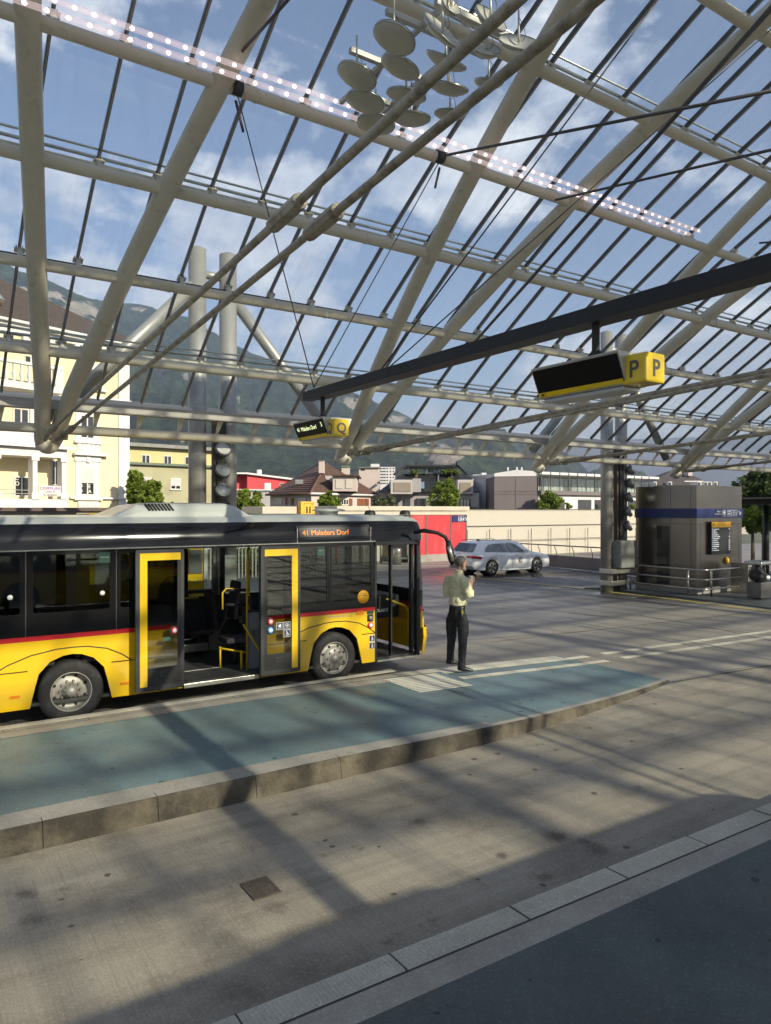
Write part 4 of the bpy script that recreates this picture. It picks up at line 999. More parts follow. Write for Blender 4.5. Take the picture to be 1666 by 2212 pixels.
M_SGNY = mat('sign_yellow', (0.82, 0.58, 0.01), 0.3, 0, 0.03, 1, coat=0.4)
M_SGREY = mat('sign_letter_grey', (0.10, 0.105, 0.10), 0.5)
M_SFR = mat('sign_frame_alu', (0.48, 0.48, 0.44), 0.4, 0.5, 0.1, 5)
M_SBLK = mat('display_black', (0.004, 0.004, 0.005), 0.5, spec=0.2)
M_SLED = mat('pale_led', (0.8, 0.85, 0.5), .5, emis=(0.85, 0.95, 0.5), estr=0.9)
def sign(py0, py1, letter, line, label, yc, cyc):
    """py0 far end, py1 near end along y; panel leans out at the top"""
    t = empty('departure_sign', (XB, (py0 + py1) / 2, ZB - .5), label, 'departure sign')
    zt, zb = 4.385, 4.085
    xt, xb = .26, .135
    mb = MB(); prof = [(-xt, zt), (xt, zt), (xt, zt - .012), (xb, zb), (-xb, zb), (-xt, zt - .012)]
    build(MB().poly(prof, (XB, py1, 0), (1, 0, 0), (0, 0, 1), -(py0 - py1)), 'case', M_SFR, t, bevel=.004)
    n = Vector((-(zt - .012 - zb), 0, -(xt - xb))).normalized(); V = Vector((-(xt - xb), 0, zt - .012 - zb)).normalized(); U = Vector((0, -1, 0))
    O = Vector((XB - xb, py0, zb)) + n * .004
    ln = py0 - py1; ht = math.hypot(xt - xb, zt - zb) - .012
    s = build(MB().poly(rect(.018, ln - .018, .018, ht - .015), O, U, V, .004), 'screen', M_SBLK, t)
    build(MB().poly(rect(.02, ln - .02, .02, .066), O + n * .005, U, V, .003), 'yellow_band', M_SGNY, t)
    text('operator_emblem', 'P', M_RED, O + n * .010 + U * .10 + V * .028, U, V, .045, t)
    build(MB().poly([(.055, .038), (.07, .038), (.07, .028), (.088, .028), (.088, .058), (.07, .058), (.07, .048), (.055, .048)], O + n * .009, U, V, .002), 'emblem_cross', M_BLACK, t)
    build(MB().tube([(XB, yc, ZB - .08), (XB, yc, zt + .02)], .038, 8, smooth=False), 'stem', M_BEAM, t)
    build(MB().add([(XB - .02, yc - .16, zt), (XB + .02, yc - .16, zt), (XB + .02, yc + .16, zt), (XB - .02, yc + .16, zt), (XB - .02, yc, zt + .14), (XB + .02, yc, zt + .14)],
                   [(0, 1, 2, 3), (0, 4, 5, 1), (3, 2, 5, 4), (0, 3, 4), (1, 5, 2)]), 'stem_foot', M_BEAM, t)
    build(MB().box(XB - .12, XB + .12, py1 + .05, py0 - .05, zb - .04, zb - .002), 'lower_tray', M_SFR, t, bevel=.005)
    if line:
        text('line_number', line[0], M_SLED, O + n * .012 + U * .10 + V * (ht * .52), U, V, .095, t)
        text('destination', line[1], M_SLED, O + n * .012 + U * .24 + V * (ht * .52), U, V, .095, t, font_w=.92)
        text('minutes', line[2], M_SLED, O + n * .012 + U * (ln - .12) + V * (ht * .58), U, V, .10, t)
    # letter cube at the camera end
    cs = .133; cy = cyc; cz = 4.215; XO = -.02
    cu = build(MB().box(XB - cs + XO, XB + cs + XO, cy - cs, cy + cs, cz - cs, cz + cs), 'letter_cube', M_SGNY, t, bevel=.02)
    text('cube_letter', letter, M_SGREY, (XB + XO, cy - cs - .003, cz - .075), (1, 0, 0), (0, 0, 1), .21, cu, align='CENTER', bold=.02)
    text('cube_letter', letter, M_SGREY, (XB + XO - cs - .003, cy, cz - .075), (0, -1, 0), (0, 0, 1), .21, cu, align='CENTER', bold=.02)
    return t
sign(5.32, 4.24, 'P', None, 'blank black departure display beside the yellow letter P cube', 4.71, 4.155)
sign(10.75, 9.73, 'Q', ('41', 'Maladers Dorf', '3'), 'departure display reading Maladers Dorf beside the yellow letter Q cube', 10.2, 9.70)

# window-pane reflection added as a twin row of glowing dots under the fourth tube
M_GLOW = mat('pinkish_reflection', (1, .8, .8), .5, emis=(1.0, 0.86, 0.86), estr=1.5)
M_MILKY = glass('milky_reflection', (.86, .82, .82), .04, .3, streak=0)
_t = M_MILKY.node_tree; _e = _t.nodes.new('ShaderNodeEmission'); _e.inputs[0].default_value = (1, .80, .82, 1); _e.inputs[1].default_value = .10; _a = _t.nodes.new('ShaderNodeAddShader'); _o = [n for n in _t.nodes if n.type == 'OUTPUT_MATERIAL'][0]; _s = _o.inputs[0].links[0].from_socket; _t.links.new(_s, _a.inputs[0]); _t.links.new(_e.outputs[0], _a.inputs[1]); _t.links.new(_a.outputs[0], _o.inputs[0])
ls = empty('reflection_streak', (8, 9.9, 9.4), 'double row of pinkish white glowing dots, a window reflection built along the upper roof tube', 'reflection streak')
ndot = 0; farl = MB()
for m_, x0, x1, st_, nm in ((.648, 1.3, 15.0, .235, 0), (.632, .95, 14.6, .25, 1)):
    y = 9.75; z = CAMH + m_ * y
    build(MB().tube([(x0, y, z), (x1, y, z)], .040, 8), 'reflection_tube', M_MILKY, ls)
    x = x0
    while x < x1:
        if ndot < 100: build(MB().ell((x, y, z), .034, .028, .028, 8, 6), 'reflection_dot', M_GLOW, ls)
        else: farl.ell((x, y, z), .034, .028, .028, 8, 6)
        ndot += 1; x += st_
props(build(farl, 'far_reflection_dots', M_GLOW, ls), kind='stuff')

# ================================================================== REFLECTOR DISCS UNDER THE ROOF
ZD = 8.75
rf = empty('reflector_array', (5, 5.2, ZD), 'cluster of round metal reflector discs hung on a light frame under the roof', 'reflector cluster')
M_DISC = mat('disc_underside', (0.55, 0.54, 0.47), 0.4, 0.2, 0.15, 2.5)
M_DRIM = mat('disc_rim', (0.45, 0.46, 0.43), 0.25, 0.8, 0.1, 5)
M_FRM = mat('frame_alu', (0.50, 0.50, 0.46), 0.4, 0.4, 0.1, 4)
def z5(x, y): return (694.1 + x * .2344, y * .2344)
def framebar(a, b, axis, w_=.035):
    A = onZ(*z5(*a), ZD); B = onZ(*z5(*b), ZD)
    if axis == 'x': B.y = A.y
    else: B.x = A.x
    build(MB().bar(A, B, w_ * 2, w_ * 2), 'frame_bar', M_FRM, rf, bevel=.004)
framebar((600, 100), (1500, 520), 'x'); framebar((265, 460), (1255, 870), 'x'); framebar((285, 832), (722, 1000), 'x'); framebar((1055, 18), (1800, 370), 'x')
framebar((180, 945), (1130, 80), 'y', .028); framebar((530, 1065), (1560, 215), 'y', .028)
for a_, b_ in (((610, 20), (700, 60)),): pass
discs = [(672, 357, 430, 245, 24), (328, 705, 400, 205, 24), (727, 622, 395, 165, 24), (404, 942, 380, 180, 14), (783, 885, 388, 128, 9), (503, 1147, 370, 185, 8), (832, 1097, 370, 122, 2),
         (1118, 292, 470, 75, 37), (1150, 565, 420, 62, 21), (1172, 812, 395, 78, 10), (1188, 1052, 310, 80, 2), (1192, 62, 260, 95, 37), (1560, 175, 430, 105, 33), (1545, 760, 340, 70, 4), (1525, 462, 340, 95, 10), (1820, 395, 470, 130, 9)]
for i, (x, y, w_, h_, rot) in enumerate(discs):
    px, py = z5(x, y)
    f = rdir(px, py); dist = (ZD - .50 - CAMH) / f.z; c = atd(px, py, dist)
    rad = w_ * .2344 / FP * dist / 2 * (.95 if i < 11 else .80)
    view = (Vector((0, 0, CAMH)) - c).normalized()
    rt = Vector((CYW, -SY, 0)); upv = Vector((0, 0, 1))
    sx = (rt - view * rt.dot(view)).normalized(); sy = view.cross(sx).normalized()
    if sy.z < 0: sy = -sy
    g = R_(-rot); major = (sx * math.cos(g) + sy * math.sin(g)).normalized(); minor = view.cross(major).normalized()
    if minor.z < 0: minor = -minor
    k = h_ / w_; sgn = -1 if i not in (7, 11, 12, 15, 14) else 1
    nrm = (view * k * (1 if sgn < 0 else 1) - minor * math.sqrt(1 - k * k)).normalized() if sgn < 0 else (view * k + minor * math.sqrt(1 - k * k)).normalized()
    A = nrm if nrm.z < 0 else -nrm     # underside axis
    d = build(MB().lathe([(0, .075), (rad * .5, .066), (rad * .85, .03), (rad, 0), (rad * 1.0, -.02), (rad * .93, -.012), (rad * .5, .02), (0, .03)], c, A, 30), 'reflector_disc', M_DISC, rf)
    build(MB().lathe([(rad * .985, .006), (rad * 1.015, .002), (rad * 1.015, -.022), (rad * .98, -.022)], c, A, 30), 'disc_rim', M_DRIM, d)
    build(MB().tube([c - A * .01, c + Vector((0, 0, .22)), c + Vector((0, 0, .50))], [.020, .012, .010], 6), 'disc_hanger', M_FRM, d)
    build(MB().tube([c + Vector((0, 0, .30)), c + Vector((.06, -.02, .2)), c + Vector((.07, -.04, .08)), c + Vector((.02, -.03, .0))], .004, 4), 'disc_cable', M_WIRE, d)

# ================================================================== METAL KIOSK
KX0, KX1, KY0, KY1, KH = 22.78, 25.55, 14.95, 17.45, 3.83
M_INOX = mat('brushed_stainless', (0.24, 0.218, 0.185), 0.26, 1.0, 0.10, 0.8, (0.6, 0.6, 1.5), dirt=(0.16, 0.15, 0.13), dscale=0.5, damt=0.5, bump=0.02, bscale=3)
M_BLUES = mat('sign_blue', (0.010, 0.022, 0.12), 0.4, 0, 0.03)
kk = empty('stainless_kiosk', (KX0, KY0, 0), 'square stainless steel stair kiosk with blue sign band and wall display', 'kiosk')
build(MB().box(KX0, KX1, KY0, KY1, .26, KH), 'wall', M_INOX, kk)
build(MB().box(KX0 - .02, KX1 + .02, KY0 - .02, KY1 + .02, .05, .26), 'plinth', M_CONC, kk, bevel=.01)
mb = MB()
for y in (KY0 + .22, KY0 + 1.02, KY0 + 1.62, KY1 - .15): mb.box(KX0 - .002, KX0 + .01, y - .006, y + .006, .26, KH)
for z in (3.02, 2.66, 2.48): mb.box(KX0 - .002, KX0 + .01, KY0, KY1, z - .005, z + .005)
for z in (2.48,): mb.box(KX0, KX1, KY0 - .002, KY0 + .01, z - .005, z + .005)
for x in (KX0 + .22, KX1 - .22): mb.box(x - .004, x + .004, KY0 - .002, KY0 + .01, .26, 2.48)
build(mb, 'panel_joints', M_BLACK, kk)
build(MB().box(KX0 - .012, KX0 + .01, KY0 + 1.07, KY0 + 1.58, .3, 2.40), 'door', mat('dark_door_glass', (.02, .02, .02), .12, coat=.5), kk)
bd = build(MB().box(KX0 - .03, KX1 + .03, KY0 - .03, KY1 + .03, 2.69, 3.02), 'sign_band', M_BLUES, kk)
bz = 2.75
def icon_box(x0, x1, y, z0, z1, parent):
    mb = MB().poly(rect(x0, x1, z0, z1), (0, y, 0), (1, 0, 0), (0, 0, 1), -.002, [rect(x0 + .012, x1 - .012, z0 + .012, z1 - .012)]); build(mb, 'icon_frame', M_WST, parent)
ix = [KX0 + 1.50, KX0 + 1.80, KX0 + 2.02, KX0 + 2.24]
for a in ix: icon_box(a, a + .19, KY0 - .034, bz, bz + .22, bd)
build(MB().lathe([(.075, 0), (.075, .003), (0, .003)], (ix[0] + .095, KY0 - .034, bz + .11), (0, -1, 0), 20), 'info_disc', M_WST, bd)
text('info_letter', 'i', M_BLUES, (ix[0] + .095, KY0 - .040, bz + .05), (1, 0, 0), (0, 0, 1), .16, bd, align='CENTER')
mb = MB().box(ix[1] + .04, ix[1] + .15, KY0 - .037, KY0 - .034, bz + .15, bz + .17).box(ix[1] + .05, ix[1] + .14, KY0 - .037, KY0 - .034, bz + .06, bz + .11); build(mb, 'taxi_symbol', M_WST, bd)
text('track_number', '11', M_WST, (ix[2] + .095, KY0 - .037, bz + .04), (1, 0, 0), (0, 0, 1), .17, bd, align='CENTER', bold=.01)
text('track_number', '12', M_WST, (ix[3] + .095, KY0 - .037, bz + .04), (1, 0, 0), (0, 0, 1), .17, bd, align='CENTER', bold=.01)
def arrow(x, y, z, s, parent):
    mb = MB(); mb.bar((x, y, z + s), (x + s, y, z), .03, .004, up=(0, -1, 0)); mb.bar((x + s, y, z - .012), (x + s, y, z + s * .75), .03, .004, up=(0, -1, 0)); mb.bar((x + s * .25, y, z), (x + s, y, z), .03, .004, up=(0, -1, 0)); build(mb, 'arrow', M_WST, parent)
arrow(KX0 + 2.52, KY0 - .035, bz + .06, .13, bd)
text('place_names', 'Altstadt\nBahnhofplatz', M_WST, (ix[0] - .06, KY0 - .036, bz + .14), (1, 0, 0), (0, 0, 1), .085, bd, align='RIGHT')
# wall display
a = onY(1274 + 1115 * .2349, 1003.3 + 830 * .2349, KY0 - .1); b = onY(1274 + 1293 * .2349, 1003.3 + 525 * .2349, KY0 - .1)
dp = build(MB().box(a.x, b.x, KY0 - .12, KY0, a.z, b.z), 'departure_board', M_BLACK, kk, bevel=.006)
build(MB().box(a.x + .01, b.x - .01, KY0 - .128, KY0 - .12, b.z - .20, b.z - .005), 'board_header', mat('board_amber', (.80, .42, .01), .4), dp)
text('operator_emblem', '+P', M_RED, (a.x + .07, KY0 - .132, b.z - .15), (1, 0, 0), (0, 0, 1), .12, dp, bold=.01)
M_SCRT = mat('screen_text', (.8, .8, .8), .5, emis=(.9, .93, 1), estr=.55)
rows = [('90', 'Laax posta Expressbus', '10:05'), ('81', 'Flims center', "1'"), ('41', 'Maladers Dorf', "3'"), ('182', 'Lenzerheide/Lai Post', "7'"), ('182', 'Lenzerheide / Churwalden', '10:20'), ('171', 'Bellinzona Expressbus', "17'"),
        ('81', 'Rhazuns center', '10:28'), ('182', 'Lenzerheide/Lai Post', '10:30'), ('81', 'Laax posta Expressbus', '10:57'), ('171', 'Bellinzona Expressbus', '10:58'), ('81', 'Flims center', '10:58'), ('182', 'Lenzerheide/Lai Post', '11:08')]
zz = b.z - .275
for r1, r2, r3 in rows:
    text('board_row', r1, M_SCRT, (a.x + .04, KY0 - .124, zz), (1, 0, 0), (0, 0, 1), .06, dp, font_w=.7)
    text('board_row', r2, M_SCRT, (a.x + .12, KY0 - .124, zz), (1, 0, 0), (0, 0, 1), .06, dp, font_w=.62)
    text('board_row', r3, M_SCRT, (b.x - .05, KY0 - .124, zz), (1, 0, 0), (0, 0, 1), .06, dp, font_w=.7, align='RIGHT')
    zz -= (b.z - a.z - .34) / 12
p = onY(1274 + 1273 * .2349, 1003.3 + 884 * .2349, KY0 - .1)
build(MB().ell((p.x, KY0 - .03, p.z), .07, .11, .13, 14, 10), 'speaker_dome', mat('amber_plastic', (.8, .45, .02), .35), kk)
# crash railing round the kiosk
rl = empty('crash_railing', (KX0, KY0 - .6, 0), 'low railing of three steel tubes round the stainless kiosk', 'railing')
M_POST = mat('railing_steel', (0.45, 0.43, 0.38), 0.28, 0.85, 0.15, 4)
ry = KY0 - .62; rx = KX0 - .50
for z in (.30, .62, .95):
    e = .06 if z < .9 else .35
    pts = [(rx, KY1 + .05, z), (rx, ry + .25, z), (rx + .03, ry + .10, z), (rx + .12, ry + .02, z), (rx + .3, ry, z), (KX1 - .1 + e, ry, z)]
    if z > .9: pts += [(KX1 + .4, ry + .05, z), (KX1 + .45, ry + .2, z), (KX1 + .40, ry + .45, z)]
    build(MB().tube(pts, .030, 10), 'rail', M_POST, rl)
for x, y in ((rx, KY1 - .15), (rx + .02, ry + .62), (rx + .40, ry), (KX1 - .15, ry)):
    build(MB().tube([(x + .05, y + .04, .0), (x + .05, y + .04, .97)], .032, 10), 'post', M_POST, rl)
# raised kerb/platform under the kiosk
mb = MB(); ps = [onZ(px, py, 0) for px, py in ((1301, 1271), (1480, 1293), (1700, 1320))]
mb.poly([(KX0 - 1.5, 18.6)] + [(q.x, q.y) for q in [onZ(px, py, .05) for px, py in ((1310, 1271), (1470, 1289), (1665, 1313), (1800, 1331))]] + [(60, 10.5), (60, 18.6)], (0, 0, 0.004), (1, 0, 0), (0, 1, 0), .05)
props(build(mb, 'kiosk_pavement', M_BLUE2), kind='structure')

# right edge: glass windbreak, shelter, bins
wbk = empty('glass_windbreak', (26.5, 17.4, 0), 'glass windbreak screen with pale handrail behind the kiosk', 'windbreak')
a = onY(1603, 1130, 17.6); 
wx0, wx1 = 25.7, 31.0
ztop = onY(1620, 1091 + 45, 18.5).z
build(MB().box(wx0, wx1, 18.48, 18.52, .35, 2.05), 'glass_pane', M_CGL, wbk)
build(MB().box(wx0, wx1, 18.42, 18.58, 2.06, 2.30), 'top_rail', M_WHITE, wbk, bevel=.03)
build(MB().box(wx0, wx1, 18.46, 18.54, .05, .35), 'base', M_CAB, wbk)
for x in (26.9, 28.4): build(MB().box(x - .02, x + .02, 18.44, 18.56, .3, 2.05), 'post', M_CAB, wbk)
build(MB().bar((wx0, 19.2, .6), (27.5, 19.2, 1.95), .12, .12).bar((27.5, 19.2, 1.95), (28.6, 19.2, .6), .12, .12), 'truss_member', M_PYL, wbk)
sh = empty('bus_shelter', (27.5, 14.2, 0), 'dark flat roofed bus shelter cut by the right picture edge', 'shelter')
sx0 = onY(1608, 1075, 16.6).x; sz = onY(1608, 1075, 16.6).z
build(MB().box(sx0, 36, 14.0, 17.8, sz - .05, sz), 'roof_sheet', M_CAB, sh)
build(MB().box(sx0 + .75, 36, 14.3, 17.5, sz - .28, sz - .052), 'roof_beam', M_BLACK, sh)
c = onY(1655, 1200, 17.0); build(MB().tube([(c.x, c.y, .05), (c.x, c.y, sz - .28)], .12, 14), 'post', M_BEAM, sh)
M_BIN = mat('bin_steel', (0.17, 0.16, 0.145), 0.4, 0.6, 0.15, 5, dirt=(0.07, 0.065, 0.06), dscale=3, damt=.5)
# bench seat and litter bin by the railing
bn = empty('steel_bin', onZ(1635, 1290, .05), 'tall grey steel litter bin with side plate beside the kiosk railing', 'bin')
B0 = onZ(1614, 1283, .05); B1 = onZ(1644, 1284, .05); yb0 = B0.y
build(MB().box(B0.x + .08, B1.x, yb0, yb0 + .5, .12, .98), 'body', M_BIN, bn, bevel=.02)
build(MB().box(B0.x, B0.x + .04, yb0 - .05, yb0 + .6, .05, 1.12), 'side_plate', M_POST, bn, bevel=.01)
build(MB().box(B0.x + .04, B1.x + .02, yb0 - .03, yb0 + .55, .985, 1.04), 'lid', M_ALU, bn, bevel=.01)
build(MB().box(B0.x - .35, B1.x + .1, yb0 + 1.0, yb0 + 1.08, .6, 1.62), 'back_board', M_BIN, bn)
b2 = empty('litter_bin', onZ(1655, 1297, .05), 'open litter bin full of dark rubbish bags at the right edge', 'bin')
C0 = onZ(1645, 1297, .05)
build(MB().box(C0.x, C0.x + .62, C0.y, C0.y + .5, .10, .62), 'body', M_BIN, b2, bevel=.03)
build(MB().box(C0.x - .08, C0.x + .75, C0.y - .05, C0.y + .55, 1.18, 1.30), 'hood', M_ALU, b2, bevel=.04)
for q in (-.02, .58): build(MB().box(C0.x + q, C0.x + q + .04, C0.y + .2, C0.y + .3, .6, 1.2), 'hood_post', M_BIN, b2)
rb_ = build(MB().ell((C0.x + .12, C0.y + .2, .86), .20, .24, .30, 24, 16).ell((C0.x + .40, C0.y + .25, .74), .22, .2, .20, 24, 16), 'rubbish', M_BLACK, b2)
tx_ = bpy.data.textures.new('crumple', 'CLOUDS'); tx_.noise_scale = .12; dm_ = rb_.modifiers.new('crumple', 'DISPLACE'); dm_.texture = tx_; dm_.strength = .22; dm_.texture_coords = 'LOCAL'
build(MB().ell((C0.x + .48, C0.y + .05, .76), .12, .05, .07, 8, 6), 'paper', M_WST, b2)

# ================================================================== RED SHED, MESH SCREEN, PARAPET
M_REDP = mat('red_panel', (0.50, 0.035, 0.045), 0.45, 0, 0.12, 1.2, (1, 1, .4), dirt=(0.56, 0.14, 0.12), dscale=1.6, damt=0.5)
M_FASC = mat('beige_fascia', (0.50, 0.46, 0.37), 0.6, 0, 0.06, 1.2, dirt=(0.34, 0.31, 0.25), dscale=2.5, damt=0.4)
shd = empty('red_shed', (28, 33.5, 0), 'long flat roofed building with red wall panels and beige roof edge', 'building')
SX0, SX1, SY_ = 15.0, 28.0, 33.5
fz1 = onY(960, 1095, SY_).z; fz0 = onY(960, 1112, SY_).z
build(MB().box(SX0 + 4, SX1 + .1, SY_ - .15, SY_ + 4, (fz0 + fz1) / 2 + .01, fz1 + .03), 'fascia_upper', M_FASC, shd, bevel=.02)
build(MB().box(SX0 + 4, SX1 + .0, SY_ - .05, SY_ + 4, fz0, (fz0 + fz1) / 2), 'fascia_lower', M_FASC, shd)
xr0 = onY(887, 1150, SY_).x
edges = [xr0 - 1.5, xr0 + .0, onY(921, 1150, SY_).x, onY(974, 1150, SY_).x, SX1 - .03]
for a, b in zip(edges[1:], edges[2:]): build(MB().box(a + .05, b - .05, SY_, SY_ + .1, .42, fz0 - .02), 'red_panel', M_REDP, shd)
build(MB().box(xr0 - .2, SX1, SY_ + .06, SY_ + 3.9, .30, fz0), 'wall', M_CONCD, shd)
for a in edges[1:]: build(MB().box(a - .04, a + .04, SY_ - .01, SY_ + .09, .3, fz0), 'panel_post', M_BIN, shd)
build(MB().box(xr0 - .2, SX1 + .05, SY_ - .08, SY_ + .02, 0, .42), 'plinth', M_CONC, shd)
build(MB().box(SX0 + 4, xr0 - .2, SY_ + 2, SY_ + 3.9, 0, fz0), 'recess_wall', mat('pale_plaster', (.42, .40, .36), .8), shd)
for x in (20.2, 22.2, 24.2): build(MB().tube([(x, SY_ + .5, 0), (x, SY_ + .5, fz0)], .08, 10), 'column', M_PYL, shd)
sb = onY(974 + 1, 1130, SY_).x
sg = build(MB().box(sb + .06, SX1 - .06, SY_ - .05, SY_ - .01, fz0 - .42, fz0 - .04), 'sign_board', M_BLUES, shd)
w_ = SX1 - sb
for q, n_ in ((.42, '13'), (.62, '14')):
    x = sb + w_ * q; icon_box(x, x + w_ * .17, SY_ - .052, fz0 - .38, fz0 - .08, sg)
    text('track_number', n_, M_WST, (x + w_ * .085, SY_ - .055, fz0 - .34), (1, 0, 0), (0, 0, 1), .24, sg, align='CENTER', bold=.01)
arrow(sb + w_ * .84, SY_ - .054, fz0 - .32, .18, sg)
cn = empty('lift_canopy', (16.5, 31, 0), 'yellowish concrete canopy edge left of the yellow lift sign', 'canopy')
ca, cb_ = onY(567, 1094, 31.5), onY(650, 1110, 31.5)
build(MB().box(ca.x, cb_.x, 31.5, 34, cb_.z, ca.z), 'fascia', M_FASC, cn, bevel=.02)
for x in (ca.x + .5, ca.x + 1.7): build(MB().tube([(x, 32, 0), (x, 32, cb_.z)], .09, 10), 'column', M_PYL, cn)
ly = 31.2; a = onY(650.5, 1110, ly); b = onY(680, 1083.5, ly)
lf = empty('lift_sign', (a.x, ly, a.z), 'square yellow lift sign standing above the bus roof', 'sign')
build(MB().box(a.x, b.x, ly, ly + .35, a.z - .3, b.z), 'sign_box', mat('lift_yellow', (.78, .43, .03), .45), lf, bevel=.02)
w_ = b.x - a.x; h_ = b.z - a.z; bt = MB()
fx0, fx1, fz0_, fz1_ = a.x + .2 * w_, a.x + .88 * w_, a.z - .05, b.z - .14 * h_
bt.poly(rect(fx0, fx1, fz0_, fz1_), (0, ly - .004, 0), (1, 0, 0), (0, 0, 1), -.003, [rect(fx0 + .015, fx1 - .015, fz0_ + .015, fz1_ - .015)])
bt.bar((fx0, ly - .004, fz1_), (fx0 + .2 * w_, ly - .004, fz1_ - .3 * h_), .012, .004, up=(0, -1, 0)); bt.bar((fx1, ly - .004, fz1_), (fx1 - .2 * w_, ly - .004, fz1_ - .3 * h_), .012, .004, up=(0, -1, 0))
for q in (.43, .65):
    x = a.x + q * w_; z = a.z + .2 * h_
    bt.lathe([(.045, 0), (.045, .003), (0, .003)], (x, ly - .003, z + .3 * h_), (0, -1, 0), 12); bt.bar((x, ly - .004, z - .1), (x, ly - .004, z + .22 * h_), .09, .004, up=(0, -1, 0))
build(bt, 'lift_pictogram', M_BLACK, lf)
build(MB().tube([((a.x + b.x) / 2, ly + .2, 0), ((a.x + b.x) / 2, ly + .2, a.z - .25)], .05, 8), 'post', M_PYL, lf)
# perforated screen
def mesh_mat():
    m = bpy.data.materials.new('perforated_screen'); m.use_nodes = True; t = m.node_tree; N = t.nodes.new; L = t.links.new; b = t.nodes['Principled BSDF']; o = t.nodes['Material Output']
    b.inputs['Base Color'].default_value = (.60, .57, .48, 1); b.inputs['Roughness'].default_value = .6
    tc = N('ShaderNodeTexCoord'); sp = N('ShaderNodeSeparateXYZ'); L(tc.outputs['Object'], sp.inputs[0])
    def mth(op, a, b_=None):
        n = N('ShaderNodeMath'); n.operation = op
        for i, v in enumerate((a, b_)):
            if v is None: continue
            if isinstance(v, float): n.inputs[i].default_value = v
            else: L(v, n.inputs[i])
        return n.outputs[0]
    u = mth('MULTIPLY', sp.outputs[0], 40.0); v = mth('MULTIPLY', sp.outputs[2], 52.0)
    s = mth('ADD', mth('SINE', mth('ADD', u, v)), mth('SINE', mth('SUBTRACT', u, v)))
    h = mth('GREATER_THAN', s, 0.75)
    tr = N('ShaderNodeBsdfTransparent'); mi = N('ShaderNodeMixShader'); L(h, mi.inputs[0]); L(b.outputs[0], mi.inputs[1]); L(tr.outputs[0], mi.inputs[2]); L(mi.outputs[0], o.inputs[0])
    return m
ms = empty('perforated_screen', (28, 35, 0), 'long cream perforated metal screen behind the white car', 'screen fence')
zt_ = onY(1150, 1101.5, 35.2).z
build(MB().quad((28.15, 35.2, -1.5), (47.5, 35.2, -1.5), (47.5, 35.2, zt_), (28.15, 35.2, zt_)), 'mesh_sheet', mesh_mat(), ms)
build(MB().box(28.1, 47.5, 35.5, 35.7, -1.5, zt_ - .05), 'backing_wall', mat('cream_backing', (.29, .27, .225), .8, 0, .08, 1.5), ms)
build(MB().box(28.05, 47.6, 35.15, 35.75, zt_, zt_ + .05), 'top_rail', M_BIN, ms)
for z in (1.95,): build(MB().box(28.1, 47.5, 35.1, 35.14, z, z + .035), 'mesh_rail', M_BIN, ms)
for k in range(11): build(MB().tube([(29.3 + 1.85 * k, 35.0, -.8), (29.3 + 1.85 * k, 35.0, 1.75)], .028, 6), 'mesh_post', M_BIN, ms)
build(MB().tube([(28.1, 35.0, 1.02), (47.5, 35.0, 1.02)], .022, 6), 'lower_rail', M_BIN, ms)
pp = empty('parapet', (28.5, 26, 0), 'low brown grey concrete parapet with curved post handrail', 'parapet wall')
build(MB().box(28.4, 28.65, 19.0, 34.4, 0, .60), 'wall', M_CONCD, pp, bevel=.01)
rz = 1.13
hp = build(MB().tube([(28.36, 19.0, rz), (28.36, 33.2, rz)], .032, 8), 'handrail', M_BIN, pp)
for k in range(12):
    y = 19.6 + 1.2 * k; build(MB().tube([(28.5, y, .60), (28.52, y, .75), (28.44, y, .92), (28.38, y, 1.02), (28.37, y, rz)], .02, 6), 'rail_post', M_BIN, pp)

# yellow information board seen through the bus
yk = empty('yellow_bus_kiosk', (4, 15.8, 0), 'yellow advertising kiosk with white frame behind the bus windows', 'kiosk')
x0 = onY(193, 1250, 15.8).x; x1 = onY(440, 1250, 15.8).x; zt2 = onY(350, 1183, 15.8).z
build(MB().box(x0, x1, 15.8, 17.2, .1, 2.9), 'wall', M_YEL, yk, bevel=.02)
build(MB().box(x1, x1 + .08, 15.76, 17.2, .1, 2.9), 'white_frame', M_WST, yk)
xs0 = onY(205, 1250, 15.78).x; build(MB().poly([(xs0, 1.3), (x0 + 1.1, 1.3), (x0 + .25, 2.6), (xs0, 2.6)], (0, 15.79, 0), (1, 0, 0), (0, 0, 1), -.004), 'white_field', M_WST, yk)
q0 = onY(408.5, 1215, 15.77); q1 = onY(437.5, 1187, 15.77); build(MB().box(q0.x, q1.x, 15.77, 15.79, q0.z - .25, q1.z), 'poster', mat('grey_poster', (.12, .12, .12), .5), yk)
qq = onY(408, 1224, 15.77); text('kiosk_lettering', 'PostAuto', M_BLACK, (qq.x, 15.79, qq.z - .05), (1, 0, 0), (0, 0, 1), .19, yk, align='RIGHT', bold=.012)
qq = onY(412, 1232, 15.77); text('kiosk_slogan', 'Die gelbe Klasse.', M_RED, (qq.x, 15.79, qq.z - .04), (1, 0, 0), (0, 0, 1), .085, yk, align='RIGHT')
qq = onY(414, 1289, 15.77); text('kiosk_web', 'www.postauto.ch', M_BLACK, (qq.x, 15.79, qq.z), (1, 0, 0), (0, 0, 1), .19, yk, align='RIGHT')
for i in range(4):
    qq = onY(402 + i * 9.5, 1256, 15.77); build(MB().ell((qq.x, 15.79, qq.z), .03, .02, .03, 8, 6), 'rivet', M_ALU, yk)
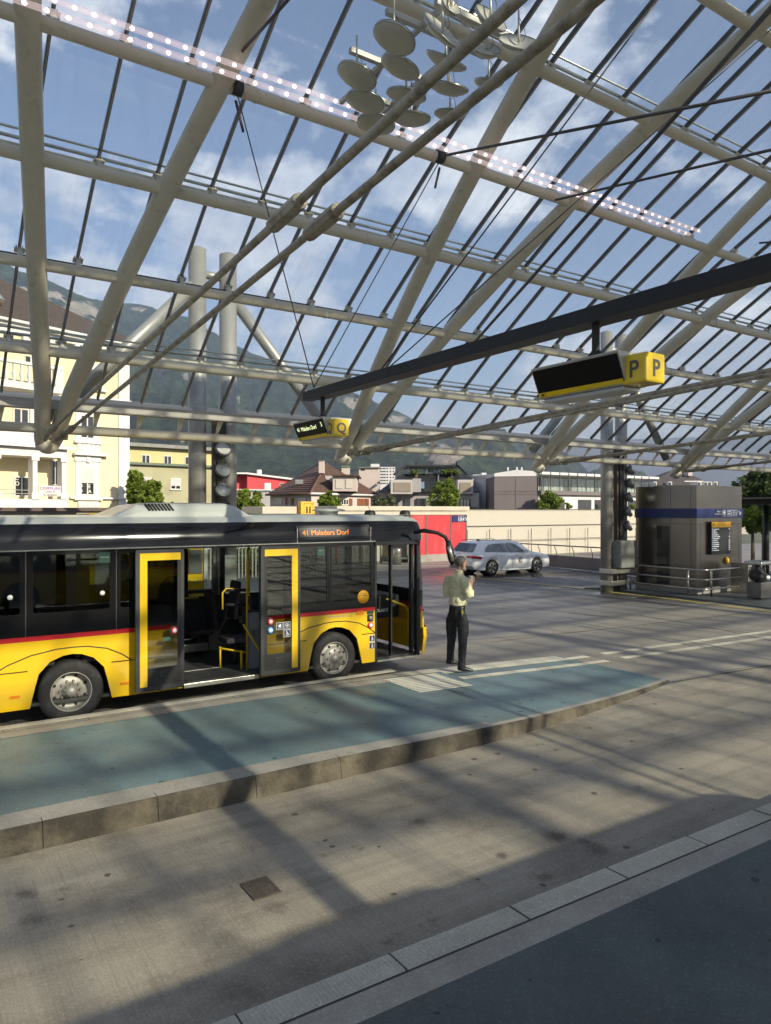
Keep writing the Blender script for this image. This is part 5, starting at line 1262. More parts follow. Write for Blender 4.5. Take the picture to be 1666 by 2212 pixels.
# bin and bollards seen through the front windows
M_CYL = mat('polished_bin', (.5, .48, .42), .25, .9)
p = onZ(488 + 1197 * .3092, 1073.8 + 470 * .3092, 0)
bb = empty('round_bin', p, 'round stainless waste bin seen through the open front door', 'bin')
build(MB().lathe([(0, 0), (.24, 0), (.24, .8), (.20, .9), (0, .92)], p, (0, 0, 1), 20), 'body', M_CYL, bb)
for px, py in ((830, 470), (962, 480), (683, 485), (768, 470)):
    p = onZ(488 + px * .3092, 1073.8 + py * .3092, 0)
    o = build(MB().lathe([(0, 0), (.06, 0), (.06, 1.0), (.05, 1.05), (0, 1.06)], p, (0, 0, 1), 12), 'bollard', M_WST if px != 768 else M_RED, loc=p)
    props(o, {830: 'white post seen through the middle of the front side window', 962: 'white post nearest the open front door of the bus', 683: 'leftmost white post seen through the bus window', 768: 'red post seen through the bus side window'}[px], 'post', 'posts across the yard seen through the bus')
# ================================================================== WHITE ESTATE CAR
M_CARW = mat('white_car_paint', (0.80, 0.80, 0.78), 0.25, 0, 0.02, 1, coat=0.8)
M_CARG = glass('car_glass', (0.10, 0.12, 0.12), 0.12, 0.0)
M_CARI = mat('car_interior', (.03, .03, .03), .7)
M_TAIL = mat('tail_lamp_red', (.42, .01, .02), .15, coat=.6)
car = empty('estate_car', (23.6, 25.7, 0), 'white estate car parked near the cream screen, company crest on its door', 'car')
S = 1.055; CXO = 22.22 - .98 * S; CYN = 24.75; CW = 1.86 * S
def cp(x, w_, z): return (CXO + x * S, CYN + CW / 2 - w_ * S, z * S)     # w_: + towards the camera side
st = [(0.0, .42, .93, .74), (.06, .30, .98, .82), (.35, .25, 1.01, .89), (.98, .24, 1.02, .915), (1.6, .20, 1.00, .91), (2.6, .20, .98, .91), (3.3, .20, .965, .91), (3.67, .24, .925, .91), (4.15, .24, .85, .885), (4.5, .26, .76, .82), (4.66, .34, .66, .70), (4.70, .42, .55, .62)]
def arcz(x, zb, cx, r=.37):
    d = abs(x - cx)
    return max(zb, .33 + math.sqrt(max(0, r * r - d * d))) if d < r else zb
xs = sorted(set([s[0] for s in st] + [.98 + .37 * math.cos(R_(a)) for a in range(0, 181, 15)] + [3.67 + .37 * math.cos(R_(a)) for a in range(0, 181, 15)] + [0.98 + .371, .98 - .371, 3.67 + .371, 3.67 - .371]))
def itp(x):
    for a, b in zip(st, st[1:]):
        if a[0] <= x <= b[0]:
            k = (x - a[0]) / (b[0] - a[0] + 1e-9); return [a[i] + (b[i] - a[i]) * k for i in range(1, 4)]
    return list(st[-1][1:])
mb = MB(); vs = []; n = 9
for x in xs:
    zb, zt, w_ = itp(x); zz = arcz(x, zb, .98); zz = max(zz, arcz(x, zb, 3.67)); h = zt - zz
    sec = [(w_ * .97, zz), (w_ * 1.0, zz + h * .2), (w_ * 1.0, zz + h * .5), (w_ * .985, zz + h * .72), (w_ * .955, zz + h * .93), (w_ * .90, zt), (w_ * .5, zt + .02), (0, zt + .025)]
    full = sec + [(-a, b) for a, b in sec[-2::-1]]
    n = len(full)
    for a, b in full: vs.append(cp(x, a, b))
mb.add(vs, [(i * n + j, i * n + j + 1, (i + 1) * n + j + 1, (i + 1) * n + j) for i in range(len(xs) - 1) for j in range(n - 1)] + [tuple(range(n)), tuple((len(xs) - 1) * n + j for j in reversed(range(n)))], True)
body = build(mb, 'body', M_CARW, car)
# greenhouse
gs = [(.10, 1.00, .70, .80), (.30, 1.25, .68, .80), (.52, 1.41, .64, .82), (.9, 1.455, .635, .83), (1.6, 1.48, .63, .84), (2.3, 1.465, .625, .84), (2.75, 1.40, .61, .83), (3.15, 1.20, .60, .82), (3.50, .985, .62, .80)]
mb = MB(); vs = []
for x, zr, wt, wb_ in gs:
    sec = [(wb_, .96), (wt + .045, zr - .06), (wt, zr - .012), (wt * .6, zr + .01), (0, zr + .015)]
    full = sec + [(-a, b) for a, b in sec[-2::-1]]; n = len(full)
    for a, b in full: vs.append(cp(x, a, b))
mb.add(vs, [(i * n + j, i * n + j + 1, (i + 1) * n + j + 1, (i + 1) * n + j) for i in range(len(gs) - 1) for j in range(n - 1)] + [tuple(range(n)), tuple((len(gs) - 1) * n + j for j in reversed(range(n)))], True)
build(mb, 'roof', M_CARW, car)
M_CARD = mat('dark_car_glass', (.035, .04, .042), .06, 0, .5, 1.2, coat=.8, dirt=(.30, .29, .24), dscale=1.4, damt=.55, dpos=(.48, .6))
for s in (1, -1):
    U = Vector((1, 0, 0)); A = Vector(cp(0, s * .845, .965)); B = Vector(cp(0, s * .70, 1.40)); V = (B - A).normalized(); O = A - Vector((0, s * .016, 0))
    def win(pts): return build(MB().poly([(a * S, (b - .965) * S * 1.05) for a, b in pts], O, U, V, .012 * (1 if s > 0 else 1)), 'side_window', M_CARD, car)
    win([(.62, 1.02), (1.02, 1.01), (1.02, 1.34), (.92, 1.33), (.74, 1.22)])
    win([(1.08, 1.01), (1.95, .99), (1.78, 1.37), (1.08, 1.345)])
    win([(2.04, .99), (2.98, .975), (2.80, 1.10), (2.45, 1.31), (2.20, 1.375), (1.88, 1.375)])
    mb = MB().tube([cp(.5, s * .60, 1.47), cp(.65, s * .60, 1.50), cp(2.3, s * .59, 1.51), cp(2.45, s * .59, 1.475)], .018, 6); build(mb, 'roof_rail', M_CAB, car)
    build(MB().obox(cp(2.86, s * 1.0, 1.02), Vector((1, 0, 0)), Vector((0, 1, 0)), Vector((0, 0, 1)), .07, .11, .07), 'door_mirror', M_CARW, car, bevel=.03)
    for x in (1.38, 2.33): build(MB().tube([cp(x, s * .925, .845), cp(x + .16, s * .925, .845)], .014, 6), 'door_handle', M_ALU, car)
    mb = MB()
    for pts in ([(1.25, .98), (1.22, .75), (1.42, .5), (1.5, .30), (2.15, .28), (2.16, .6), (2.1, .98)], [(2.16, .6), (2.15, .28), (3.12, .26), (3.17, .5), (3.12, .96)]):
        mb.tube([cp(a, s * .914, b) for a, b in pts], .005, 4)
    build(mb, 'door_seams', M_BIN, car)
    build(MB().tube([cp(1.38, s * .905, .215), cp(3.25, s * .905, .215)], .035, 8), 'sill', M_CARW, car)
    # rear lamp wraps round the corner
    build(MB().obox(cp(.16, s * .835, .80), Vector((1, -.18 * s, -.10)).normalized(), Vector((0, 1, 0)), Vector((0, 0, 1)), .24, .035, .06), 'tail_lamp', M_TAIL, car, bevel=.02)
    build(MB().obox(cp(-.0, s * .56, .82), Vector((0, 1, 0)), Vector((1, 0, 0)), Vector((0, 0, 1)), .2, .03, .05), 'tail_lamp', M_TAIL, car, bevel=.015)
    for cx in (.98, 3.67):
        o = cp(cx, s * .90, .33); ax = (0, s, 0)
        w_ = build(MB().lathe([(.2, 0), (.24, -.012), (.31, -.01), (.34, .02), (.348, .05), (.348, .2), (.2, .22)], o, ax, 32), 'wheel', M_TYRE, car)
        build(MB().lathe([(.235, .0), (.225, .015), (.22, .06), (0, .07)], o, ax, 24), 'rim', M_CARI, w_)
        mb = MB(); oo = Vector(o) - Vector((0, s * .006, 0))
        for i in range(5):
            for dd_ in (-.16, .16):
                g = 2 * math.pi * i / 5 + dd_; mb.bar(oo + Vector((math.cos(g - dd_) * .04, 0, math.sin(g - dd_) * .04)), oo + Vector((math.cos(g) * .22, 0, math.sin(g) * .22)), .018, .035, up=(math.cos(g + 1.57), 0, math.sin(g + 1.57)))
        mb.lathe([(.235, 0), (.235, -.006), (.218, -.006)], oo, ax, 24)
        build(mb, 'spokes', M_ALU, w_)
        build(MB().lathe([(.36, .02), (.36, .5)], o, ax, 24), 'arch_liner', M_BLACK, car)
build(MB().box(CXO + .3, CXO + 4.3 * S, CYN + .35, CYN + CW - .35, .22, .5), 'underside', M_BLACK, car)
rw = build(MB().add([cp(.085, .66, 1.04), cp(.085, -.66, 1.04), cp(.40, -.60, 1.38), cp(.40, .60, 1.38)], [(0, 1, 2, 3)]), 'rear_window', M_CARD, car)
rw.location.x -= .035
build(MB().box(CXO - .012, CXO + .01, CYN + CW / 2 - .27, CYN + CW / 2 + .27, .70, .82), 'number_plate', M_WST, car)
text('tailgate_letters', 'SKODA', M_CAB, (CXO - .012, CYN + CW / 2 + .32, .955), (0, -1, 0), (0, 0, 1), .085, car)
build(MB().box(CXO - .02, CXO + .05, CYN + .12, CYN + CW - .12, .30, .42), 'rear_bumper', M_CAB, car, bevel=.02)
build(MB().lathe([(.13, 0), (.13, .003), (0, .003)], cp(2.62, .918, .64), (0, -1, 0), 20), 'door_crest', M_CAB, car)
build(MB().lathe([(.10, 0), (.10, .006), (.04, .006), (.04, .0)], cp(2.62, .918, .64), (0, -1, 0), 18), 'crest_ring', M_ALU, car)
text('door_lettering', 'Schindler', M_RED, cp(2.62, .921, .46), (1, 0, 0), (0, 0, 1), .095, car, align='CENTER')
build(MB().obox(cp(.95, 0, 1.50), Vector((1, 0, 0)), Vector((0, 1, 0)), Vector((0, 0, 1)), .08, .02, .035), 'roof_antenna', M_BLACK, car, bevel=.01)

# ================================================================== STANDING MAN
def skin(name, verts, edges, m, parent, level=2, root=0):
    """verts: (point, rx, ry); connected edges grown into one smooth surface"""
    B = base_of(parent); me = bpy.data.meshes.new(name)
    me.from_pydata([tuple(Vector(v[0]) - B) for v in verts], edges, []); o = bpy.data.objects.new(name, me); COL.objects.link(o); o.parent = parent; BASE[o.name] = B
    me.materials.append(m)
    md = o.modifiers.new('skin', 'SKIN'); md.use_smooth_shade = True; md.branch_smoothing = .6
    for i, v in enumerate(verts):
        me.skin_vertices[0].data[i].radius = (v[1], v[2]); me.skin_vertices[0].data[i].use_root = (i == root)
    sd_ = o.modifiers.new('sub', 'SUBSURF'); sd_.levels = level; sd_.render_levels = level
    return o
feet = onZ(988, 1452, .12)
man = empty('person', (feet.x, feet.y, .12), 'man in pale yellow shirt and black trousers standing with a paper cup', 'person')
MR = Vector((CYW, -SY, 0)); MF = Vector((SY, CYW, 0)); k_ = .00107
def mp(x, y, d=0.0):          # outline point read in the man's own plane, d away from the camera
    return feet + MR * ((x - 430) * k_) + MF * d + Vector((0, 0, (2062 - y) * k_))
M_SKINM = mat('skin', (0.42, 0.22, 0.14), 0.5, 0, .08, 12)
M_SHIRT = mat('pale_yellow_shirt', (0.62, 0.60, 0.38), 0.8, 0, .06, 9, (1, 1, .5), bump=.9, bscale=7)
M_TROU = mat('black_trousers', (0.012, 0.012, 0.014), 0.75, 0, .4, 9, bump=.6, bscale=8)
M_HAIR = mat('grey_brown_hair', (0.035, 0.028, 0.024), 0.6, 0, .5, 22, (1, 1, .4), col2=(0.14, 0.125, 0.115))
M_BEARD = mat('grey_beard', (0.45, 0.42, 0.38), 0.8, 0, .3, 60)
M_SHOE = mat('black_shoe', (0.015, 0.014, 0.014), 0.35)
F = (MR * .80 + MF * .60).normalized(); LT = (MR * -.60 + MF * .80).normalized()    # facing, his left
# each garment and the body: lofts and limbs fused into one continuous surface
def fuse(name, mb, m, parent, voxel=.010, it=6, folds=None):
    o = build(mb, name, m, parent)
    r = o.modifiers.new('fuse', 'REMESH'); r.mode = 'VOXEL'; r.voxel_size = voxel; r.use_smooth_shade = True
    sm = o.modifiers.new('smooth', 'SMOOTH'); sm.factor = .5; sm.iterations = it
    if folds:
        tx = bpy.data.textures.new('cloth_folds', 'CLOUDS'); tx.noise_scale = folds[1]; tx.noise_depth = 2
        d = o.modifiers.new('folds', 'DISPLACE'); d.texture = tx; d.strength = folds[0]; d.mid_level = .5; d.texture_coords = 'LOCAL'
    return o
def ring_loft(mb, secs, n=22):
    """secs: (centre, half width across the body, half depth)"""
    vs = []
    for c, rl, rd in secs:
        for j in range(n):
            g = 2 * math.pi * j / n; vs.append(Vector(c) + LT * math.cos(g) * rl + F * math.sin(g) * rd)
    k = len(secs); fs = [(i * n + j, i * n + (j + 1) % n, (i + 1) * n + (j + 1) % n, (i + 1) * n + j) for i in range(k - 1) for j in range(n)]
    fs += [tuple(reversed(range(n))), tuple((k - 1) * n + j for j in range(n))]
    return mb.add(vs, fs, True)
hip = mp(432, 1060, .02); mb = MB()
ring_loft(mb, [(mp(432, 962, .01), .158, .118), (mp(432, 1000, .01), .156, .120), (mp(430, 1080, .02), .162, .128), (mp(430, 1160, .02), .155, .12), (mp(430, 1200, .02), .13, .10)])
mb.tube([mp(510, 1110, -.08), mp(514, 1250, -.09), mp(514, 1400, -.10), mp(510, 1480, -.10), mp(504, 1620, -.095), mp(496, 1800, -.10), mp(492, 1940, -.10), mp(492, 2010, -.10)], [.068, .108, .098, .086, .074, .068, .069, .075], 16)
mb.tube([mp(352, 1110, .10), mp(348, 1250, .12), mp(345, 1400, .13), mp(345, 1500, .14), mp(340, 1640, .16), mp(332, 1780, .18), mp(328, 1900, .20), mp(328, 1960, .20)], [.068, .108, .098, .086, .074, .068, .069, .075], 16)
tr = fuse('trousers', mb, M_TROU, man, .011, 9, (.022, .11))
mb = MB()
ring_loft(mb, [(mp(440, 962, .0), .168, .132), (mp(440, 930, .0), .174, .140), (mp(441, 880, .0), .178, .142), (mp(438, 800, .0), .168, .130), (mp(434, 700, .0), .172, .120), (mp(430, 600, .0), .186, .120), (mp(430, 540, .0), .190, .110), (mp(436, 490, .0), .165, .098), (mp(448, 450, .0), .105, .080), (mp(458, 418, .0), .066, .062), (mp(463, 398, .0), .060, .058)])
mb.tube([mp(322, 520, .13), mp(296, 580, .15), mp(276, 680, .16), mp(268, 770, .16), mp(282, 850, .14)], [.070, .082, .074, .066, .060], 14)
mb.tube([mp(512, 520, -.12), mp(540, 590, -.17), mp(572, 690, -.20), mp(606, 775, -.20), mp(628, 800, -.195)], [.075, .088, .080, .072, .060], 14)
mb.tube([mp(618, 795, -.20), mp(634, 745, -.185), mp(634, 700, -.17)], [.064, .058, .052], 12)
shirt = fuse('shirt', mb, M_SHIRT, man, .010, 5, (.030, .085))
build(MB().lathe([(.068, -.02), (.074, .0), (.068, .022), (.060, .024)], mp(461, 408, 0), (MR * .25 + Vector((0, 0, 1))).normalized(), 20), 'collar', M_SHIRT, shirt)
# head, neck, forearm, palm
HF = (MR * .93 + MF * .36).normalized(); HL = Vector((0, 0, 1)).cross(HF); Mh = Matrix.Rotation(math.atan2(HF.y, HF.x), 3, 'Z')
hp_ = mp(498, 285, 0); mb = MB()
mb.tube([mp(460, 430, 0), mp(474, 370, 0), mp(482, 310, 0)], [.056, .056, .062], 14)
mb.ell(mp(486, 245, 0), .100, .076, .092, 20, 14, Mh); mb.ell(mp(515, 300, 0), .070, .060, .080, 18, 12, Mh); mb.ell(mp(545, 360, 0), .040, .038, .040, 14, 10, Mh)
mb.tube([hp_ + HF * .070 + Vector((0, 0, .045)), hp_ + HF * .104 + Vector((0, 0, -.006)), hp_ + HF * .080 + Vector((0, 0, -.024))], [.010, .016, .012], 8)
mb.ell(mp(526, 318, -.080), .022, .012, .036, 12, 8, Matrix.Rotation(R_(-33), 3, 'Z')); mb.ell(hp_ + HF * .076 + Vector((0, 0, .040)), .014, .045, .010, 10, 6, Mh)
fuse('body', mb, M_SKINM, man, .006, 3)
mb = MB(); mb.tube([mp(634, 740, -.178), mp(630, 690, -.165), mp(633, 640, -.14), mp(640, 605, -.125)], [.040, .037, .030, .026], 12)
mb.ell(mp(650, 575, -.12), .042, .024, .045, 14, 10)
cup_c = mp(643, 520, -.11)
for i, (dz, dr, l_) in enumerate(((.030, 1.0, 1.0), (.010, 1.0, 1.08), (-.010, 1.0, 1.05), (-.028, .95, .85))):
    def cq(ang, rad, z): return cup_c + MR * (math.cos(R_(ang)) * rad) + MF * (math.sin(R_(ang)) * rad) + Vector((0, 0, z))
    pts = [mp(668, 560 - dz * 700, -.12), cq(-10, .055, dz), cq(40, .054, dz + .004), cq(85 * l_, .050, dz + .006)]
    mb.tube(pts, [.0125, .012, .011, .010], 8)
mb.tube([mp(640, 585, -.13), cq(-150, .050, -.01), cq(-170, .048, .025)], [.016, .013, .011], 8)
fuse('forearm_and_hand', mb, M_SKINM, man, .0045, 2)
# face: nose, ear, brow, eye; hair; beard
for s in (-1, 1):
    build(MB().ell(hp_ + HF * .083 + HL * .032 * s + Vector((0, 0, .022)), .010, .010, .007, 8, 6), 'eye', M_WST, man)
    build(MB().tube([hp_ + HF * .090 + HL * .016 * s + Vector((0, 0, .040)), hp_ + HF * .084 + HL * .05 * s + Vector((0, 0, .040))], .006, 6), 'eyebrow', M_HAIR, man)
build(MB().ell(hp_ + HF * .090 + Vector((0, 0, -.055)), .014, .026, .006, 10, 6, Matrix.Rotation(math.atan2(HF.y, HF.x), 3, 'Z')), 'mouth', mat('lips', (.30, .12, .09), .5), man)
# hair as a shell round the back and top of the skull
mb = MB(); vs = []; nu, nv = 28, 16; hcn = mp(487, 255, 0)
for i in range(nv + 1):
    th = math.pi * .70 * i / nv
    for j in range(nu):
        ph = 2 * math.pi * j / nu; fr = math.cos(ph)
        lim = .40 if fr > .55 else (.40 + .34 * (.55 - fr) / .75 if fr > -.2 else .74)
        t2 = th * (lim / .70)
        r = 1 + .025 * math.sin(9 * ph + 7 * t2) * math.sin(3 * t2) + random.uniform(-.012, .012)
        p = Mh @ Vector((.108 * r * math.sin(t2) * math.cos(ph), .086 * r * math.sin(t2) * math.sin(ph), .106 * r * math.cos(t2)))
        vs.append(hcn + p - HF * .004)
mb.add(vs, [(i * nu + j, (i + 1) * nu + j, (i + 1) * nu + (j + 1) % nu, i * nu + (j + 1) % nu) for i in range(nv) for j in range(nu)], True)
build(mb, 'hair', M_HAIR, man)
bc = mp(552, 385, 0)
fuse('beard', MB().ell(mp(548, 372, 0), .036, .040, .040, 14, 10, Mh).ell(mp(530, 352, -.045), .034, .018, .034, 12, 8, Mh).ell(mp(530, 352, .045), .034, .018, .034, 12, 8, Mh).ell(hp_ + HF * .072 + Vector((0, 0, -.045)), .016, .032, .008, 10, 6, Mh), M_BEARD, man, .006, 2, (.006, .02))
# shoes, belt, keys, cup
def shoe(x0, y0, x1, y1, d):
    a = mp(x0, y0, d); b = mp(x1, y1, d + .03); dr = (b - a).normalized()
    skin('shoe', [(a + Vector((0, 0, .045)), .045, .045), (a + dr * .06 + Vector((0, 0, .055)), .052, .055), (a + (b - a) * .6 + Vector((0, 0, .035)), .046, .034), (b - dr * .02 + Vector((0, 0, .026)), .034, .024)], [(0, 1), (1, 2), (2, 3)], M_SHOE, man)
shoe(470, 2030, 700, 2040, -.12); shoe(318, 1970, 490, 1985, .18)
build(MB().lathe([(.138, -.02), (.139, .0), (.138, .02)], mp(432, 975, .02), (0, 0, 1), 24), 'belt', M_BLACK, man)
build(MB().tube([mp(498, 970, -.17), mp(485, 990, -.17), mp(490, 1020, -.17), mp(505, 1020, -.17), mp(510, 985, -.17), mp(498, 970, -.17)], .004, 6), 'carabiner', M_ALU, man)
ky = empty('key_bunch', mp(498, 1060, -.17), 'yellow topped keys on a clip hanging from the man\'s belt', 'keys')
build(MB().box(-.018, .018, -.004, .004, -.03, .03), 'key_head', M_SGNY, ky); build(MB().box(-.005, .005, -.003, .003, -.07, -.03), 'key_blade', M_ALU, ky); BASE[ky.name] = ky.location
for c_ in ky.children: c_.location = (0, 0, 0)
# (the two meshes above are written about the world origin, so shift them back to the bunch)
for c_ in ky.children:
    for v in c_.data.vertices: v.co += ky.location
cupo = empty('paper_cup', cup_c, 'small white paper cup held in the man\'s raised hand', 'cup')
build(MB().lathe([(0, -.045), (.027, -.045), (.038, .045), (.040, .048), (.036, .046), (.026, -.038), (0, -.038)], cup_c, (0, 0, 1), 20), 'cup_body', M_WST, cupo)

# passenger seated by the bus window
ps = empty('person', (2.95, 11.25, .9), 'dark haired passenger seated by the bus window behind the open door', 'person')
P0 = Vector((2.86, 11.45, 0))
skin('body', [(P0 + Vector((0, 0, .95)), .14, .15), (P0 + Vector((0, 0, 1.2)), .13, .17), (P0 + Vector((0, 0, 1.42)), .09, .12), (P0 + Vector((.02, 0, 1.56)), .05, .05), (P0 + Vector((.04, 0, 1.70)), .09, .08), (P0 + Vector((.04, 0, 1.80)), .07, .07),
               (P0 + Vector((.02, .18, 1.36)), .06, .06), (P0 + Vector((.02, -.18, 1.36)), .06, .06), (P0 + Vector((.12, .22, 1.12)), .05, .05), (P0 + Vector((.12, -.22, 1.12)), .05, .05), (P0 + Vector((.36, .16, 1.05)), .04, .04), (P0 + Vector((.36, -.16, 1.05)), .04, .04),
               (P0 + Vector((.4, .1, .92)), .09, .09), (P0 + Vector((.4, -.1, .92)), .09, .09)], [(0, 1), (1, 2), (2, 3), (3, 4), (4, 5), (2, 6), (2, 7), (6, 8), (7, 9), (8, 10), (9, 11), (0, 12), (0, 13)], mat('grey_jacket', (.16, .15, .15), .8, 0, .3, 8), ps)
build(MB().ell(P0 + Vector((.01, 0, 1.78)), .13, .115, .13, 16, 10), 'hair', M_HAIR, ps)
build(MB().ell(P0 + Vector((.10, 0, 1.70)), .055, .07, .09, 12, 8), 'face', M_SKINM, ps)

# the second bus, standing behind the camera beside the near platform: it shades the lane
b2_ = copy_tree(bus)
b2_.location = (bus.location.x + .75, bus.location.y - 14.05, 0)
b2_['label'] = 'second yellow bus standing beside the near platform behind the viewpoint'
bus['group'] = b2_['group'] = 'yellow buses at the platforms'
# ================================================================== BUILDINGS BEYOND THE DECK
from mathutils import noise as mnoise
class Face:
    """a vertical wall plane: through the pixel column px at distance fwd, running towards vanishing column vp"""
    def __init__(s, px, fwd, vp):
        r = (px - CX) / FP; s.O = Vector((r * fwd * CYW + fwd * SY, -r * fwd * SY + fwd * CYW, 0))
        if vp is None: s.U = Vector((CYW, -SY, 0))
        else:
            d = rdir(vp, CY); d.z = 0; s.U = d.normalized()
            if s.U.dot(Vector((CYW, -SY, 0))) < 0: s.U = -s.U
        s.N = s.U.cross(Vector((0, 0, 1)))       # towards the camera
    def sz(s, px, py):
        d = rdir(px, py); C0 = Vector((0, 0, CAMH)); t = (s.O - C0).dot(s.N) / d.dot(s.N); p = C0 + d * t
        return ((p - s.O).dot(s.U), p.z)
    def put(s, name, m, parent, pts, depth, off=0.0, holes=(), bevel=0):
        return build(MB().poly(pts, s.O + s.N * off, s.U, Vector((0, 0, 1)), depth, holes), name, m, parent, bevel=bevel)
    def px(s, f, *pts): return [s.sz(*f(*p)) for p in pts]
    def rc(s, f, x0, y0, x1, y1):
        (a, b), (c, d) = s.sz(*f(x0, (y0 + y1) / 2)), s.sz(*f(x1, (y0 + y1) / 2)); m = f((x0 + x1) / 2, y0), f((x0 + x1) / 2, y1)
        return rect(a, c, s.sz(*m[1])[1], s.sz(*m[0])[1])
def window(F, f, x0, y0, x1, y1, parent, frame=None, glassm=None, bars=1, off=0.0, shutter=None, reveal=.0):
    r = F.rc(f, x0, y0, x1, y1); (a, z0), (b, _), (_, z1) = r[0], r[1], r[2]; w_ = b - a; fw = min(.09, w_ * .09)
    g = F.put('window', frame or M_WFR, parent, rect(a, b, z0, z1), .05, off, holes=[rect(a + fw, b - fw, z0 + fw, z1 - fw)])
    F.put('pane', glassm or M_WGL, g, rect(a + fw * .5, b - fw * .5, z0 + fw * .5, z1 - fw * .5), .02, off + .005)
    for i in range(bars):
        x = a + w_ * (i + 1) / (bars + 1); F.put('glazing_post', frame or M_WFR, g, rect(x - fw * .45, x + fw * .45, z0 + fw, z1 - fw), .045, off)
    if shutter is not None: F.put('shutter', shutter[0], g, rect(a + fw * .6, b - fw * .6, z1 - (z1 - z0) * shutter[1], z1 - fw * .6), .03, off + .03)
    return g
M_WFR = mat('white_window_frame', (.62, .60, .56), .5, 0, .04)
M_WGL = mat('dark_window_pane', (.025, .03, .035), .08, 0, .4, .8, coat=.6)
M_YWALL = mat('yellow_render', (.70, .61, .39), .85, 0, .05, 1.2, bump=.05)
M_YWALLS = M_YWALL
M_TRIM = mat('white_stucco', (.66, .64, .62), .8, 0, .04, 1.0, dirt=(.5, .47, .42), dscale=1.2, damt=.4)
M_TILE = mat('dark_tile_roof', (.075, .055, .045), .8, 0, .3, 2.0, (1, 1, 6), bump=.6, bscale=4)
M_BRTILE = mat('brown_tile_roof', (.10, .050, .034), .75, 0, .3, 3.0, (1, 1, 1), bump=.3, bscale=6, dirt=(.16, .09, .065), dscale=2.5, damt=.5)
M_PINKW = mat('pale_pink_render', (.52, .46, .42), .85, 0, .05, 1.0, dirt=(.4, .35, .31), dscale=1.0, damt=.4)
M_GRW = mat('grey_render', (.33, .325, .33), .85, 0, .05, 1.0)
M_LGR = mat('light_concrete_render', (.46, .45, .43), .85, 0, .05, 1.0)
M_DKMET = mat('anthracite_cladding', (.035, .037, .042), .45, .2, .3, 1.0)
M_SHUT = mat('pale_shutter', (.55, .52, .46), .6, 0, .05, 3)
M_BRSH = mat('brown_wood_shutter', (.20, .075, .035), .7, 0, .15, 6)
M_OLIVE = mat('olive_render', (.36, .35, .22), .85, 0, .08, .6, dirt=(.24, .23, .15), dscale=.5, damt=.6)
M_OLIVE2 = mat('yellow_green_render', (.50, .46, .23), .85, 0, .06, .6)
M_REDB = mat('red_render', (.55, .06, .07), .8, 0, .05, .6)
M_TAUPE = mat('taupe_blind', (.26, .22, .17), .6, 0, .05, 2)
M_WHT = mat('white_cladding', (.60, .60, .60), .6, 0, .04, .8)
M_MAUVE = mat('mauve_grey_cladding', (.155, .135, .14), .8, 0, .08, .6)
M_PURP = mat('purple_letters', (.20, .06, .32), .6)
M_SOIL = mat('base_wall', (.3, .29, .27), .9)

# ---- yellow villa
yz = lambda x, y: (.2525 * x, 569.4 + .2525 * y)
r3 = lambda x, y: (.2279 * x, 542.3 + .2279 * y)
F = Face(277, 45, 2000); vh = empty('yellow_villa', F.O, 'pale yellow villa with white trim, balustrade and brown hipped roof on the left', 'house')
BL = -16.0; zc = F.sz(*r3(1215, 990))[1]; ZB_ = -6
wa = F.rc(yz, 683, 1295, 805, 1500); wb2 = F.rc(yz, 683, 1745, 808, 1985)
F.put('wall', M_YWALL, vh, rect(BL, 0, ZB_, zc), -10.0)
s_p = F.sz(*yz(1008, 1800))[0]
F.put('corner_pilaster', M_TRIM, vh, rect(s_p, .03, ZB_, zc), .12, .002, bevel=.01)
F.put('pilaster_panel', M_TRIM, vh, rect(s_p + .3, -.3, F.sz(*yz(1050, 1960))[1], F.sz(*yz(1050, 1350))[1]), .03, .125)
# cornice and roof
for dz, o, h in ((0, .25, .30), (.30, .5, .16), (.46, .75, .14)):
    build(MB().obox(F.O + F.U * (BL / 2 + .1 * 0) + Vector((0, 0, zc + dz + h / 2)) - F.N * 5, F.U, F.N, Vector((0, 0, 1)), -BL / 2 + o, 5 + o, h / 2 - .002), 'cornice', M_TRIM, vh)
e0 = zc + .62; e1 = e0 + 4.3
def W(s_, n_, z): return F.O + F.U * s_ + F.N * n_ + Vector((0, 0, z))
mb = MB(); mb.add([W(BL - .7, .75, e0), W(.75, .75, e0), W(.75, -10.75, e0), W(BL - .7, -10.75, e0), W(BL + 5, -4.9, e1), W(-8.2, -4.9, e1)], [(0, 1, 5, 4), (1, 2, 5), (2, 3, 4, 5), (3, 0, 4)]); build(mb, 'roof', M_TILE, vh)
# frieze brackets
for i in range(9):
    s_ = -.5 - i * 1.5; F.put('cornice_bracket', M_TRIM, vh, rect(s_ - .15, s_ + .15, zc - .55, zc), .3, .0, bevel=.02)
# roof window
q = W(-8.3, -.6, e0 + 1.5); Vr = (W(0, -4.9, e1) - W(0, .75, e0)).normalized(); 
rw_ = build(MB().obox(q, F.U, Vr, F.U.cross(Vr), .75, .85, .08), 'roof_window', M_ALU, vh)
build(MB().obox(q + F.U.cross(Vr) * .09, F.U, Vr, F.U.cross(Vr), .6, .7, .01), 'pane', M_LGL2, rw_)
